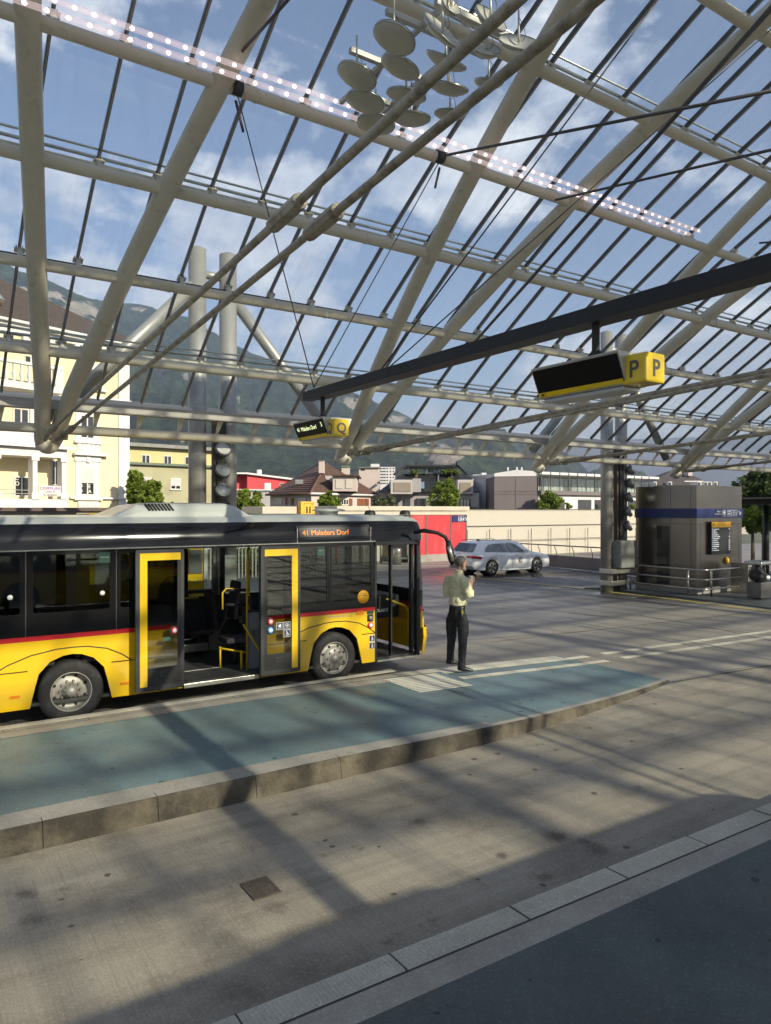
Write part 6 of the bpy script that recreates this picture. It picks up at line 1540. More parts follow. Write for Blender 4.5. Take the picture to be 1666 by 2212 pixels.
# windows of the right column
def villa_window(x0, y0, x1, y1, hood=True, shutter=None):
    r = F.rc(yz, x0, y0, x1, y1); (a, z0), (b, _), (_, z1) = r[0], r[1], r[2]
    F.put('window_surround', M_TRIM, vh, rect(a - .28, b + .28, z0 - .15, z1 + .35), .06, .0, holes=[rect(a, b, z0, z1)])
    F.put('window_sill', M_TRIM, vh, rect(a - .42, b + .42, z0 - .28, z0 - .15), .22, .0)
    if hood:
        F.put('window_hood', M_TRIM, vh, rect(a - .5, b + .75, z1 + .70, z1 + .82), .35, .0); F.put('hood_band', M_TRIM, vh, rect(a - .38, b + .38, z1 + .36, z1 + .70), .12, .0)
        F.put('keystone', M_TRIM, vh, rect((a + b) / 2 - .12, (a + b) / 2 + .12, z1 + .3, z1 + .66), .18, .0)
    return window(F, yz, x0, y0, x1, y1, vh, bars=1, off=.01, shutter=shutter)
w1 = villa_window(683, 1745, 808, 1985, True, (mat('slatted_blind', (.55, .55, .52), .6, 0, .1, 3), .55))
for x_, t_ in ((695, 'C\nO\nI\nF\nF\nU\nR\nE'), (760, 'L\nI\nN\nE\nA\n \nM')):
    o_ = F.sz(*yz(x_, 1790)); text('window_lettering', t_, M_WST, F.O + F.U * (o_[0] - .08) + F.N * .085 + Vector((0, 0, o_[1])), F.U, (0, 0, 1), .30, w1, bold=.01)
villa_window(683, 1295, 805, 1500, False); villa_window(765, 905, 850, 1050, False)
for x0, y0, x1, y1 in ((655, 1525, 845, 1625), (662, 2030, 838, 2100)):
    r = F.rc(yz, x0, y0, x1, y1); (a, z0), (b, _), (_, z1) = r[0], r[1], r[2]
    pn = F.put('apron_panel', M_TRIM, vh, rect(a, b, z0, z1), .10, 0)
    for i in range(5):
        c = a + (b - a) * (i + .5) / 5; F.put('panel_rib', M_TRIM, pn, rrect(c - .12, c + .12, z0 + .12, z1 - .1, .08), .04, .10)
z_ = F.sz(*yz(900, 2007))[1]; F.put('string_course', M_TRIM, vh, rect(F.sz(*yz(590, 2007))[0], .15, z_ - .06, z_ + .06), .2, 0)
z_ = F.sz(*yz(900, 1160))[1]; F.put('string_course', M_TRIM, vh, rect(F.sz(*yz(590, 1160))[0], .15, z_ - .08, z_ + .08), .16, 0)
# projecting loggia bay on the left, 1.6 m proud
G = Face(277, 45, 2000); G.O = F.O + F.N * 1.6
sR = G.sz(*yz(575, 1800))[0]
zt0 = G.sz(*yz(300, 2015))[1]; zt1 = G.sz(*yz(300, 1650))[1]; zen = G.sz(*yz(300, 1575))[1]; zb1 = G.sz(*yz(300, 1435))[1]
G.put('loggia_base', M_TRIM, vh, rect(BL, sR, ZB_, zt0), -1.6, 0)
for i in range(14): 
    c = sR - .5 - i * .62; G.put('base_panel_rib', M_TRIM, vh, rect(c - .2, c + .2, zt0 - 1.0, zt0 - .25), .04, 0)
G.put('loggia_entablature', M_TRIM, vh, rect(BL, sR, zt1, zen), -1.6, 0); G.put('loggia_cornice', M_TRIM, vh, rect(BL, sR + .3, zen, zen + .14), .35, -.05)
G.put('balcony_parapet', M_TRIM, vh, rect(BL, G.sz(*yz(300, 1500))[0] + 1.6, zen + .14, zb1), -.25, 0)
for i in range(12):
    c = G.sz(*yz(300, 1500))[0] + 1.2 - i * .72; G.put('parapet_arch_panel', M_TRIM, vh, rrect(c - .22, c + .22, zen + .35, zb1 - .15, .12), .04, 0)
for x0, x1 in ((275, 328), (525, 575), (-60, 0)):
    a, b = G.sz(*yz(x0, 1800))[0], G.sz(*yz(x1, 1800))[0]
    c_ = G.put('loggia_column', M_TRIM, vh, rect(a + .04, b - .04, zt0, zt1), -.5, 0, bevel=.02)
    G.put('column_capital', M_TRIM, c_, rect(a - .04, b + .04, zt1 - .22, zt1), .06, 0); G.put('column_base', M_TRIM, c_, rect(a - .04, b + .04, zt0, zt0 + .35), .06, 0)
H = Face(277, 45, 2000); H.O = F.O + F.N * .02
window(H, yz, 118, 1820, 250, 1995, vh, bars=1); window(H, yz, 440, 1680, 500, 1895, vh, bars=1)
window(H, yz, 110, 1225, 248, 1430, vh, bars=1, shutter=(M_SHUT, .12)); window(H, yz, 212, 790, 262, 870, vh, bars=0)
o_ = H.sz(*yz(122, 1850)); text('window_lettering', 'C\nO', M_WST, H.O + H.U * o_[0] + H.N * .09 + Vector((0, 0, o_[1])), H.U, (0, 0, 1), .3, vh)
a, b = H.sz(*yz(250, 1300))[0], H.sz(*yz(300, 1300))[0]; H.put('wall_pilaster', M_TRIM, vh, rect(a, b, zb1, H.sz(*yz(280, 1180))[1]), .14, 0)
for z_ in (1935, 1965): 
    zz = G.sz(*yz(120, z_))[1]; G.put('loggia_rail', M_ALU, vh, rect(BL, G.sz(*yz(265, z_))[0], zz - .02, zz + .02), .04, -.2)
# upper balcony with balusters
zbt = G.sz(*yz(300, 880))[1]; zbb = G.sz(*yz(300, 1030))[1]; sB = G.sz(*yz(500, 950))[0]
G.put('balcony_slab', M_TRIM, vh, rect(BL, sB + .3, zbb - .35, zbb), -1.7, .1)
G.put('balustrade_rail', M_TRIM, vh, rect(BL, sB + .2, zbt, zbt + .16), .28, -.15)
mb = MB(); s_ = sB - .8
while s_ > -13.5:
    o = G.O + G.U * s_ + Vector((0, 0, zbb)); h = zbt - zbb
    mb.lathe([(.06, 0), (.10, .03 * h), (.06, .12 * h), (.13, .4 * h), (.06, .72 * h), (.10, .9 * h), (.07, h)], o, (0, 0, 1), 8); s_ -= .40
props(build(mb, 'balusters', M_TRIM, vh), kind='stuff')
for s_ in (sB, sB - 4.6): G.put('balustrade_pier', M_TRIM, vh, rect(s_ - .22, s_ + .22, zbb, zbt + .25), .3, -.2)
# hairdresser's board
r = G.rc(yz, 328, 1900, 515, 1990); (a, z0), (b, _), (_, z1) = r[0], r[1], r[2]
hb = G.put('shop_board', mat('board_white', (.62, .60, .55), .6), vh, rect(a, b, z0, z1), .06, .02); bw = b - a; bh = z1 - z0
for tx, m_, q, s_ in (('COIFFURE', M_PURP, .62, .36), ('LINEA M', M_PURP, .34, .22), ('TEL. 0812846233', M_BLACK, .05, .20)):
    text('board_text', tx, m_, G.O + G.U * ((a + b) / 2) + G.N * .085 + Vector((0, 0, z0 + bh * q)), G.U, (0, 0, 1), bh * s_ * 1.0, hb, align='CENTER', font_w={'COIFFURE': 1.25, 'LINEA M': 1.15}.get(tx, .98), bold=.02)
# low dark roof in front of the villa
lr = empty('low_shed', (3, 27, 0), 'low shed with flat brown roof below the yellow villa', 'shed')
p0 = onY(-80, 1102.5, 27); p1 = onY(262, 1110, 27)
build(MB().box(p0.x - 3, p1.x, 27, 31, p1.z + .1, p1.z + .22), 'roof', mat('brown_sheet_roof', (.09, .065, .055), .7), lr); build(MB().box(p0.x - 3, p1.x - .3, 27.4, 30.6, 0, p1.z + .098), 'wall', M_SOIL, lr)

# ---- olive apartment house
oz = lambda x, y: (271.1 + .1953 * x, 813.4 + .1953 * y)
F = Face(277, 72, 2600); ol = empty('olive_house', F.O, 'old olive green apartment house with yellower top storey behind the left pylon', 'house')
sE = F.sz(*oz(1080, 900))[0]; zl = F.sz(*oz(400, 975))[1]; zt_ = F.sz(*oz(400, 790))[1]
F.put('wall', M_OLIVE, ol, rect(-12, sE, -6, zl), -12, 0); F.put('top_storey_wall', M_OLIVE2, ol, rect(-12, sE - .5, zl, zt_), -11.5, -.35)
F.put('ledge', mat('green_metal_ledge', (.10, .14, .10), .6), ol, rect(-12, sE + .1, zl - .12, zl + .12), .5, -.1); F.put('roof', M_CAB, ol, rect(-12, sE, zt_, zt_ + .35), -12.5, .35)
for x0, y0, x1, y1 in ((192, 862, 288, 960), (437, 872, 528, 970), (670, 883, 760, 977)): window(F, oz, x0, y0, x1, y1, ol, bars=1, off=-.34)
for x0, y0, x1, y1 in ((-40, 1110, 60, 1240), (190, 1115, 288, 1245), (497, 1125, 612, 1250)):
    g = window(F, oz, x0, y0, x1, y1, ol, bars=1, off=.01, shutter=(mat('pink_shutter', (.58, .46, .46), .6), .68)); r = F.rc(oz, x0 - 8, y1, x1 + 8, y1 + 9); F.put('sill', M_LGR, g, r, .15, 0)

# ---- red house
z3 = lambda x, y: (542.3 + .1953 * x, 965.3 + .1953 * y)
F = Face(560, 95, 4500); rd = empty('red_house', F.O, 'red rendered building with slanting white roof edge left of the brown roof', 'house')
F.put('lower_wall', M_GRW, rd, F.px(z3, (-190, 800), (330, 800), (330, 470), (-190, 480)), -8, -.1)
F.put('upper_wall', M_REDB, rd, F.px(z3, (-40, 478), (460, 455), (460, 366), (-40, 305)), -8, 0); F.put('set_back_wall', M_REDB, rd, F.px(z3, (-190, 478), (-40, 478), (-40, 305), (-190, 300)), -6, -1.5)
F.put('roof', M_WHT, rd, F.px(z3, (-190, 300), (-60, 302), (460, 368), (470, 350), (-50, 285), (-190, 285)), -9, .5)
F.put('terrace_rail', M_WHT, rd, F.rc(z3, -190, 470, 340, 478), .1, .3)
window(F, z3, 150, 400, 220, 475, rd, bars=0, off=.01, shutter=(M_WHT, .97)); window(F, z3, 318, 400, 352, 432, rd, bars=0, off=.01)
p = F.sz(*z3(129, 275)); build(MB().tube([F.O + F.U * p[0] - F.N * 2 + Vector((0, 0, p[1] - 1)), F.O + F.U * p[0] - F.N * 2 + Vector((0, 0, F.sz(*z3(129, 245))[1]))], .35, 10), 'chimney', M_WHT, rd)

# ---- brown roofed house
def P3(x, y, fwd, f=z3): px, py = f(x, y); return atd(px, py, fwd)
br = empty('brown_roof_house', P3(660, 800, 55), 'pale house under a large brown tiled hip roof with dormer', 'house')
C_, L_, R3 = P3(655, 515, 55), P3(165, 515, 60), P3(1440, 520, 63); ze_ = C_.z
for q in (L_, R3): q.z = ze_
Bk = L_ + R3 - C_; Ap = P3(838, 182, 64); Ap2 = P3(745, 186, 68)
mb = MB(); mb.add([L_, C_, R3, Bk, Ap2, Ap], [(0, 1, 5, 4), (1, 2, 5), (2, 3, 4, 5), (3, 0, 4)]); rb = build(mb, 'roof', M_BRTILE, br)
# tile courses as real battens on the two seen slopes, ridge tiles on the hip
mb = MB()
for i in range(1, 17):
    k = i / 17.0; a = L_.lerp(Ap2, k); b = C_.lerp(Ap, k); mb.bar(a + Vector((0, 0, .03)), b + Vector((0, 0, .03)), .10, .05)
    a = C_.lerp(Ap, k); b = R3.lerp(Ap, k); mb.bar(a + Vector((0, 0, .02)), b + Vector((0, 0, .02)), .06, .04)
build(mb, 'tile_courses', M_TILE, rb); build(MB().tube([C_, Ap, Ap2], .11, 6), 'ridge_tiles', M_BRTILE, rb)
build(MB().tube([L_, C_], .10, 6), 'gutter', M_BRTILE, rb); build(MB().tube([C_, R3], .10, 6), 'gutter', M_WHT, rb)
ctr = (L_ + R3) / 2
def inset(p, k=.93): q = ctr + (p - ctr) * k; return q
c2, l2, r2_ = inset(C_), inset(L_), inset(R3); b2q = l2 + r2_ - c2
mb = MB(); lo = Vector((0, 0, -6 - ze_)); mb.add([l2, c2, r2_, b2q, l2 + lo, c2 + lo, r2_ + lo, b2q + lo], [(0, 1, 5, 4), (1, 2, 6, 5), (2, 3, 7, 6), (3, 0, 4, 7)]); build(mb, 'wall', M_PINKW, br)
class PF(Face):
    def __init__(s, a, b): s.O = Vector((a.x, a.y, 0)); d = b - a; d.z = 0; s.U = d.normalized(); s.N = s.U.cross(Vector((0, 0, 1)))
FL = PF(l2, c2); FR = PF(c2, r2_)
for x0, x1, sh_ in ((273, 350, M_SHUT), (528, 615, M_SHUT)): window(FL, z3, x0, 566, x1, 640, br, bars=0, off=.01, shutter=(sh_, .97))
g = window(FL, z3, 412, 566, 450, 638, br, bars=1, off=.01)
for x0, x1 in ((388, 412), (450, 476)): FL.put('wood_shutter', M_BRSH, g, FL.rc(z3, x0, 564, x1, 640), .06, .02)
window(FR, z3, 730, 566, 790, 640, br, bars=0, off=.01, shutter=(M_SHUT, .97)); g = window(FR, z3, 990, 572, 1075, 648, br, bars=2, off=.01); FR.put('wood_shutter', M_BRSH, g, FR.rc(z3, 1076, 572, 1115, 648), .06, .02)
for x0, x1 in ((1175, 1214), (1216, 1256), (1258, 1298)): FR.put('wood_shutter', M_BRSH, br, FR.rc(z3, x0, 573, x1, 648), .06, .02)
def boxpx(name, m, parent, x0, y0, x1, y1, fwd, dep, f=z3, bevel=0):
    a = P3(x0, y1, fwd, f); b = P3(x1, y0, fwd, f); w_ = (Vector((b.x, b.y, 0)) - Vector((a.x, a.y, 0)))
    u = w_.normalized(); n = u.cross(Vector((0, 0, 1)))
    return build(MB().obox(Vector(((a.x + b.x) / 2, (a.y + b.y) / 2, (a.z + b.z) / 2)) - n * dep / 2, u, n, Vector((0, 0, 1)), w_.length / 2, dep / 2, (b.z - a.z) / 2), name, m, parent, bevel=bevel)
boxpx('chimney', M_PINKW, rb, 750, 150, 803, 290, 60, 1.2); boxpx('chimney_cap', M_CAB, rb, 745, 145, 808, 150, 59.9, 1.4)
boxpx('chimney', M_PINKW, rb, 1003, 222, 1085, 330, 64, 1.6); boxpx('chimney_cap', mat('copper_green', (.12, .19, .14), .6), rb, 998, 206, 1090, 224, 63.9, 1.8)
dm = boxpx('dormer', M_PINKW, br, 905, 318, 1160, 490, 57.5, 5); boxpx('dormer_roof', M_BRTILE, dm, 890, 306, 1195, 320, 57.2, 6)
boxpx('dormer_cheek', M_LGR, dm, 820, 320, 904, 400, 60, 3)
for x0, x1 in ((938, 1015), (1048, 1122)): boxpx('shuttered_window', M_SHUT, dm, x0, 360, x1, 460, 57.45, .2)
boxpx('skylight', M_ALU, rb, 490, 362, 575, 412, 58.8, .5)
tw = empty('stair_tower', P3(1310, 800, 66), 'plain pinkish stair tower right of the brown tiled roof', 'tower')
boxpx('wall', M_PINKW, tw, 1195, 232, 1425, 900, 66, 4); boxpx('roof', M_CAB, tw, 1188, 222, 1430, 232, 65.8, 4.4)
for x0 in (1218, 1240): boxpx('vent_window', M_BLACK, tw, x0, 243, x0 + 20, 260, 65.95, .1)
# ---- far towers
def tower(name, f, x0, y0, x1, y1, fwd, label, nf, lift=None):
    t = empty(name, P3((x0 + x1) / 2, y1, fwd, f), label, 'tower block', 'white tower blocks far behind the station')
    boxpx('wall', M_WHT, t, x0, y0, x1, y1 + 120, fwd, 18, f)
    for i in range(nf):
        ya = y0 + (y1 - y0) * (i + .3) / nf; yb = ya + (y1 - y0) * .42 / nf
        xm = x0 + (x1 - x0) * .42
        boxpx('balcony_row', M_BIN, t, x0 + (x1 - x0) * .05, ya, xm, yb, fwd - .1, .4, f)
        for j in range(3):
            xa = xm + (x1 - xm) * (j + .25) / 3; boxpx('window', M_WGL, t, xa, ya, xa + (x1 - xm) * .15, yb, fwd - .1, .4, f)
    if lift: boxpx('lift_house', M_WHT, t, *lift, fwd + 3, 8, f)
    return t
z4 = lambda x, y: (813.4 + .3255 * x, 965.3 + .3255 * y)
tower('tower_block', z3, 1420, 222, 1595, 420, 330, 'white tower block with balconies between stair tower and dark mansard', 6, (1325, 188, 1420, 330))
tower('tower_block', z4, 640, 184, 764, 262, 420, 'white tower block right of the dark mansard house', 6, (700, 172, 730, 190))
# ---- dark mansard house
F = Face(946, 62, None); mh_ = empty('mansard_house', F.O, 'modern house with dark mansard roof, concrete dormers and roof pavilion', 'house')
F.put('wall', M_GRW, mh_, F.px(z4, (20, 700), (690, 700), (690, 290), (20, 290)), -9, 0)
def tri(pts): return pts
o = [P3(15, 296, 61.5, z4), P3(685, 296, 61.5, z4), P3(612, 178, 65, z4), P3(165, 180, 65, z4)]; back_ = [q + Vector((SY, CYW, 0)) * 8 for q in (o[0], o[1])]
mb = MB(); mb.add([o[0], o[1], o[2], o[3], back_[0], back_[1]], [(0, 1, 2, 3), (1, 5, 2), (0, 3, 4)]); mr_ = build(mb, 'mansard_roof', M_DKMET, mh_)
mb = MB()
for i in range(1, 5):
    k = i / 5; mb.bar(o[0].lerp(o[3], k), o[1].lerp(o[2], k), .03, .05)
for i in range(1, 12):
    k = i / 12; mb.bar(o[0].lerp(o[1], k), o[3].lerp(o[2], k), .03, .05)
build(mb, 'roof_seams', M_BLACK, mr_); build(MB().bar(P3(410, 296, 61.4, z4), P3(412, 168, 65, z4), .12, .12), 'roof_hip', M_CAB, mr_)
for x0, x1, a0, a1 in ((95, 240, 115, 228), (540, 642, 553, 627)):
    d_ = boxpx('dormer', M_LGR, mh_, x0, 218, x1, 312, 60.6, 4, z4); boxpx('dormer_window', M_TAUPE, d_, a0, 236, a1, 298, 60.55, .15, z4)
boxpx('roof_cheek', M_GRW, mh_, 241, 210, 296, 300, 61.2, 2, z4)
for x0, x1 in ((276, 318), (438, 466), (84, 97)): boxpx('roof_window', mat('sky_window', (.18, .30, .42), .1, coat=.6), mh_, x0, 232, x1, 276, 61.6, .3, z4)
boxpx('bay_wall', M_LGR, mh_, 500, 305, 680, 400, 61.0, 2, z4); boxpx('lower_window', M_WGL, mh_, 552, 345, 626, 400, 60.9, .2, z4)
for x0, x1 in ((556, 574), (582, 596), (600, 614)): boxpx('curtain', M_SHUT, mh_, x0, 350, x1, 400, 60.85, .1, z4)
for x0, x1 in ((112, 145), (190, 225), (268, 330)): boxpx('lower_window', M_WGL, mh_, x0, 342, x1, 392, 61.8, .3, z4)
pv = boxpx('roof_pavilion', M_DKMET, mh_, 180, 118, 555, 128, 64, 5, z4)
for x in (215, 330, 412, 500): boxpx('pavilion_post', M_CAB, pv, x, 126, x + 8, 178, 64.5, .2, z4)
boxpx('pavilion_glass', M_CGL, pv, 215, 128, 500, 178, 66, .05, z4); boxpx('pavilion_core', M_LGR, pv, 345, 124, 378, 170, 68, 2, z4)
for x in (255, 475): boxpx('chimney', M_DKMET, pv, x, 104 if x == 255 else 118, x + 20, 120, 66, .5, z4)
build(MB().bar(P3(535, 120, 63.8, z4), P3(600, 182, 62.5, z4), .12, .2), 'pavilion_brace', M_DKMET, pv); build(MB().bar(P3(195, 120, 63.8, z4), P3(120, 182, 62.5, z4), .12, .2), 'pavilion_brace', M_DKMET, pv)
build(MB().tube([P3(535, 128, 63.5, z4), P3(535, 100, 63.5, z4)], .12, 8), 'flue', M_BLACK, pv)
lk = empty('link_building', P3(730, 700, 66, z4), 'low white and glass link building between mansard house and grey block', 'building')
boxpx('wall', M_GRW, lk, 684, 312, 778, 700, 66, 6, z4); boxpx('white_panel', M_WHT, lk, 684, 318, 778, 388, 65.9, .2, z4); boxpx('terrace_glass', M_CGL, lk, 684, 262, 778, 296, 66, .05, z4); boxpx('terrace_slab', M_MAUVE, lk, 680, 295, 780, 315, 65.8, 5, z4)
# ---- long grey and white block
cxp = z4(1076, 300)[0]; FA = Face(cxp, 58, None); FB = Face(cxp, 58, 3000)
gb = empty('grey_white_block', FA.O, 'long block with mauve grey gable end and white shuttered balcony front', 'building')
FA.put('gable_wall', M_MAUVE, gb, FA.px(z4, (782, 700), (1075, 700), (1075, 196), (782, 196)), -14, 0); FA.put('gable_top', M_WHT, gb, FA.px(z4, (782, 197), (1075, 194), (1075, 163), (925, 153), (782, 176)), -14, .05)
mb = MB()
for y in (296, 314): mb.add([FA.O + FA.U * p[0] + FA.N * .02 + Vector((0, 0, p[1])) for p in FA.px(z4, (782, y), (1075, y), (1075, y - 2), (782, y - 2))], [(0, 1, 2, 3)])
mb.add([FA.O + FA.U * p[0] + FA.N * .02 + Vector((0, 0, p[1])) for p in FA.px(z4, (922, 410), (925, 410), (925, 200), (922, 200))], [(0, 1, 2, 3)])
build(mb, 'gable_joints', M_BIN, gb)
s1 = FB.sz(1412, 1040)[0]
zr0 = FB.sz(*z4(1078, 165))[1]; zl = [FB.sz(*z4(1078, y))[1] for y in (182, 197, 290, 316, 326)]
FB.put('front_wall', M_WHT, gb, rect(0, s1, -6, zl[2]), -8, 0); FB.put('set_back_front', M_WHT, gb, rect(0, s1, zl[2], zl[0]), -6, -1.6)
FB.put('roof_slab', M_WHT, gb, rect(-.1, s1 + .5, zl[0], zr0), -9, .25); FB.put('balcony_slab', M_MAUVE, gb, rect(0, s1, zl[3], zl[2]), .3, 0)
n = 26
for i in range(n):
    a = s1 * i / n; b = s1 * (i + .9) / n; dk = i in (3, 8, 9, 15)
    FB.put('folding_shutter', M_CAB if dk else M_SHUT if i % 5 == 0 else M_WHT, gb, rect(a, b, zl[2], zl[1]), .06, -1.6)
for i in range(14):
    a = s1 * i / 14 + .05; b = s1 * (i + 1) / 14 - .05; FB.put('balcony_glass', M_CGL, gb, rect(a, b, zl[2], zl[2] + 1.0), .02, .25); FB.put('balcony_post', M_BIN, gb, rect(a - .06, a - .01, zl[2], zl[2] + 1.5), .06, .25)
zw0, zw1 = zl[4] - .25, zl[4] - 2.0
for i, (a, b) in enumerate(((.09, .20), (.31, .42), (.45, .50), (.56, .66), (.75, .85), (.9, .98))):
    FB.put('dark_window', M_WGL, gb, rect(s1 * a, s1 * b, zw1, zw0), .04, .01); FB.put('window_rail', M_ALU, gb, rect(s1 * a, s1 * b, zw1 + .45, zw1 + .50), .06, .08)
for x in (930, 962, 870): boxpx('roof_vent', M_WHT, gb, x, 135, x + 8, 156, 64, .4, z4)
# ---- slate roofed villa at the right
k_z = lambda x, y: (1274.4 + .2349 * x, 1003.3 + .2349 * y)
sv = empty('slate_roof_house', P3(800, 300, 115, k_z), 'old house with steep slate hip roofs and small dormers behind the kiosk', 'house')
def hip(x0, x1, ye_, xa, xb, ya, fwd, dep, m):
    a, b = P3(x0, ye_, fwd, k_z), P3(x1, ye_, fwd, k_z); bk = Vector((SY, CYW, 0)) * dep; c, d = P3(xa, ya, fwd + dep / 2, k_z), P3(xb, ya, fwd + dep / 2, k_z)
    mb = MB(); mb.add([a, b, b + bk, a + bk, c, d], [(0, 1, 5, 4), (1, 2, 5), (2, 3, 4, 5), (3, 0, 4)]); return build(mb, 'roof', m, sv)
M_SLATE = mat('slate_roof', (.075, .062, .058), .75, 0, .25, 2, (1, 1, 4), bump=.4, bscale=5)
hip(545, 905, 192, 755, 765, 52, 112, 14, M_SLATE); hip(700, 1062, 152, 850, 900, 80, 122, 10, M_SLATE)
boxpx('wall', M_TRIM, sv, 560, 192, 890, 400, 113, 12, k_z); boxpx('wall', M_TRIM, sv, 880, 160, 1180, 400, 118, 10, k_z); boxpx('cornice', M_TRIM, sv, 870, 150, 1045, 160, 117.5, 10, k_z); boxpx('mansard_slope', M_SLATE, sv, 885, 160, 1185, 196, 117.6, .6, k_z)
for x in (600, 740, 1010, 1070, 1105, 1160): boxpx('dormer', M_TRIM, sv, x - 16, 158, x + 16, 190, 111.5, 3, k_z); boxpx('dormer_window', M_WGL, sv, x - 8, 165, x + 8, 190, 111.4, .2, k_z)
boxpx('chimney', M_PINKW, sv, 797, 20, 826, 90, 118, 2, k_z); boxpx('chimney', M_PINKW, sv, 905, 62, 943, 105, 124, 2, k_z)
ph_ = empty('pink_house', P3(1440, 500, 48, k_z), 'pale pink wall showing between kiosk and tree', 'house'); boxpx('wall', M_PINKW, ph_, 1380, 372, 1475, 640, 48, 4, k_z); boxpx('roof', M_LGR, ph_, 1370, 366, 1480, 373, 47.8, 4.5, k_z)

# ================================================================== TREES
def leaf_mat(name, c1, c2):
    m = mat(name, c1, .6, 0, 0, 1.3, col2=c2, detail=3); b = m.node_tree.nodes['Principled BSDF']
    b.inputs['Specular IOR Level'].default_value = .3
    try:
        b.inputs['Transmission Weight'].default_value = 0.0
    except Exception: pass
    t = m.node_tree; tr = t.nodes.new('ShaderNodeBsdfTranslucent'); mi = t.nodes.new('ShaderNodeMixShader'); mi.inputs[0].default_value = .35
    src = b.inputs['Base Color'].links[0].from_socket; t.links.new(src, tr.inputs[0]); o = t.nodes['Material Output']
    t.links.new(b.outputs[0], mi.inputs[1]); t.links.new(tr.outputs[0], mi.inputs[2]); t.links.new(mi.outputs[0], o.inputs[0]); return m
M_LEAF = leaf_mat('lime_green_leaves', (.12, .19, .02), (.24, .31, .05)); M_LEAFD = leaf_mat('deep_green_leaves', (.035, .06, .02), (.08, .12, .03)); M_LEAFO = leaf_mat('olive_leaves', (.10, .12, .05), (.16, .18, .09))
M_BARK = mat('bark', (.09, .07, .05), .9, 0, .3, 8, bump=.5)
def tree(name, f, x0, y0, x1, y1, fwd, label, cat, m, n=2600, ls_=.17, seed=1, gap=.0, base=-6.0, lumps=46):
    rnd = random.Random(seed)
    a = P3(x0, y1, fwd, f); b = P3(x1, y0, fwd, f); c = (a + b) / 2; rx = (Vector((b.x - a.x, b.y - a.y, 0))).length / 2; rz = (b.z - a.z) / 2
    t = empty(name, (c.x, c.y, base), label, cat)
    mb = MB(); cl = []
    for i in range(lumps):
        while True:
            p = Vector((rnd.uniform(-1, 1), rnd.uniform(-1, 1), rnd.uniform(-1, 1)))
            if .25 < p.length < 1.08: break
        p = p * (1 if p.length > .6 else 1.35)
        if p.z < -.2: p.x *= .95
        else: k = 1 - .45 * max(0, p.z) ** 1.5; p.x *= k; p.y *= k
        cl.append((Vector((p.x * rx * .82, p.y * rx * .82, p.z * rz * .86)), rnd.uniform(.10, .30)))
    for q, r in cl:
        for j in range(int(n * 1.7) // lumps):
            d = Vector((rnd.gauss(0, 1), rnd.gauss(0, 1), rnd.gauss(0, 1))).normalized() * (rnd.random() ** .45) * r * (rx + rz) / 2
            p = c + q + d; s = ls_ * .66 * rnd.uniform(.6, 1.3)
            u = Vector((rnd.gauss(0, 1), rnd.gauss(0, 1), rnd.gauss(0, .6))).normalized(); v = u.cross(Vector((rnd.gauss(0, 1), rnd.gauss(0, 1), rnd.gauss(0, 1)))).normalized()
            mb.add([p - u * s, p + v * s * .6, p + u * s, p - v * s * .6], [(0, 1, 2, 3)])
    build(mb, 'crown', m, t)
    mb = MB(); mb.tube([(c.x, c.y, base), (c.x + .1, c.y, (base + c.z) / 2), (c.x, c.y, c.z + rz * .4)], [.22, .16, .05], 8)
    for q, r in cl[:16]: mb.tube([(c.x, c.y, c.z - rz * rnd.uniform(.3, .9)), c + q * .5 + Vector((0, 0, -.1)), c + q], [.07, .045, .015], 5)
    build(mb, 'trunk', M_BARK, t); return t
tree('tree', oz, 10, 985, 240, 1500, 43, 'bright leafy tree between yellow villa and olive house', 'tree', M_LEAF, 5200, .17, 1)
tree('tree', oz, 130, 1135, 440, 1560, 41, 'rounder leafy tree just right of the tree at the villa corner', 'tree', M_LEAF, 5200, .16, 2)
tree('tree', oz, 1170, 1215, 1560, 1640, 43, 'round leafy tree right of the left pylon in front of the red house', 'tree', M_LEAF, 5600, .16, 3)
tree('tree', z3, 735, 485, 1000, 720, 46, 'small leafy tree in front of the brown roofed house', 'tree', M_LEAF, 3600, .15, 4)
tree('tree', z3, 1325, 530, 1640, 760, 47, 'grey green feathery shrub below the stair tower', 'shrub', M_LEAFO, 3400, .10, 5)
tree('tree', z4, 330, 205, 575, 500, 58, 'light green tree in front of the mansard house', 'tree', M_LEAF, 4600, .16, 6, lumps=54)
tree('tree', z4, 1035, 288, 1240, 480, 57, 'light green tree before the gable corner of the grey block', 'tree', M_LEAF, 3800, .16, 7)
tree('tree', z4, 1225, 355, 1300, 480, 57.5, 'small sapling below the balcony front of the grey block', 'tree', M_LEAF, 900, .13, 8, lumps=16)
tree('tree', k_z, 1290, 0, 1900, 620, 42, 'large dark tree at the right picture edge behind the shelter', 'tree', M_LEAFD, 9000, .20, 9, lumps=80)
tree('tree', k_z, 1350, 385, 1640, 640, 36, 'sunlit yellow green bush behind the glass windbreak', 'shrub', M_LEAF, 3600, .15, 10)
tree('tree', k_z, 355, 345, 425, 620, 62, 'thin green tree seen between right pylon and kiosk', 'tree', M_LEAF, 1400, .14, 11, lumps=18)
tree('tree', oz, 480, 1368, 560, 1480, 42, 'low bush below the lower window of the olive house', 'shrub', M_LEAF, 900, .12, 12, lumps=14)
tree('tree', z4, 215, 150, 300, 182, 64.3, 'clipped green hedge on the left of the roof terrace', 'hedge', M_LEAF, 900, .10, 13, base=5.7, lumps=18)
tree('tree', z4, 420, 150, 570, 180, 64.3, 'clipped green hedge on the right of the roof terrace', 'hedge', M_LEAF, 1300, .10, 14, base=5.7, lumps=26)
tree('tree', z4, -30, 318, 60, 460, 50, 'grey green bush left of the mansard house', 'shrub', M_LEAFO, 1200, .12, 15, lumps=18)
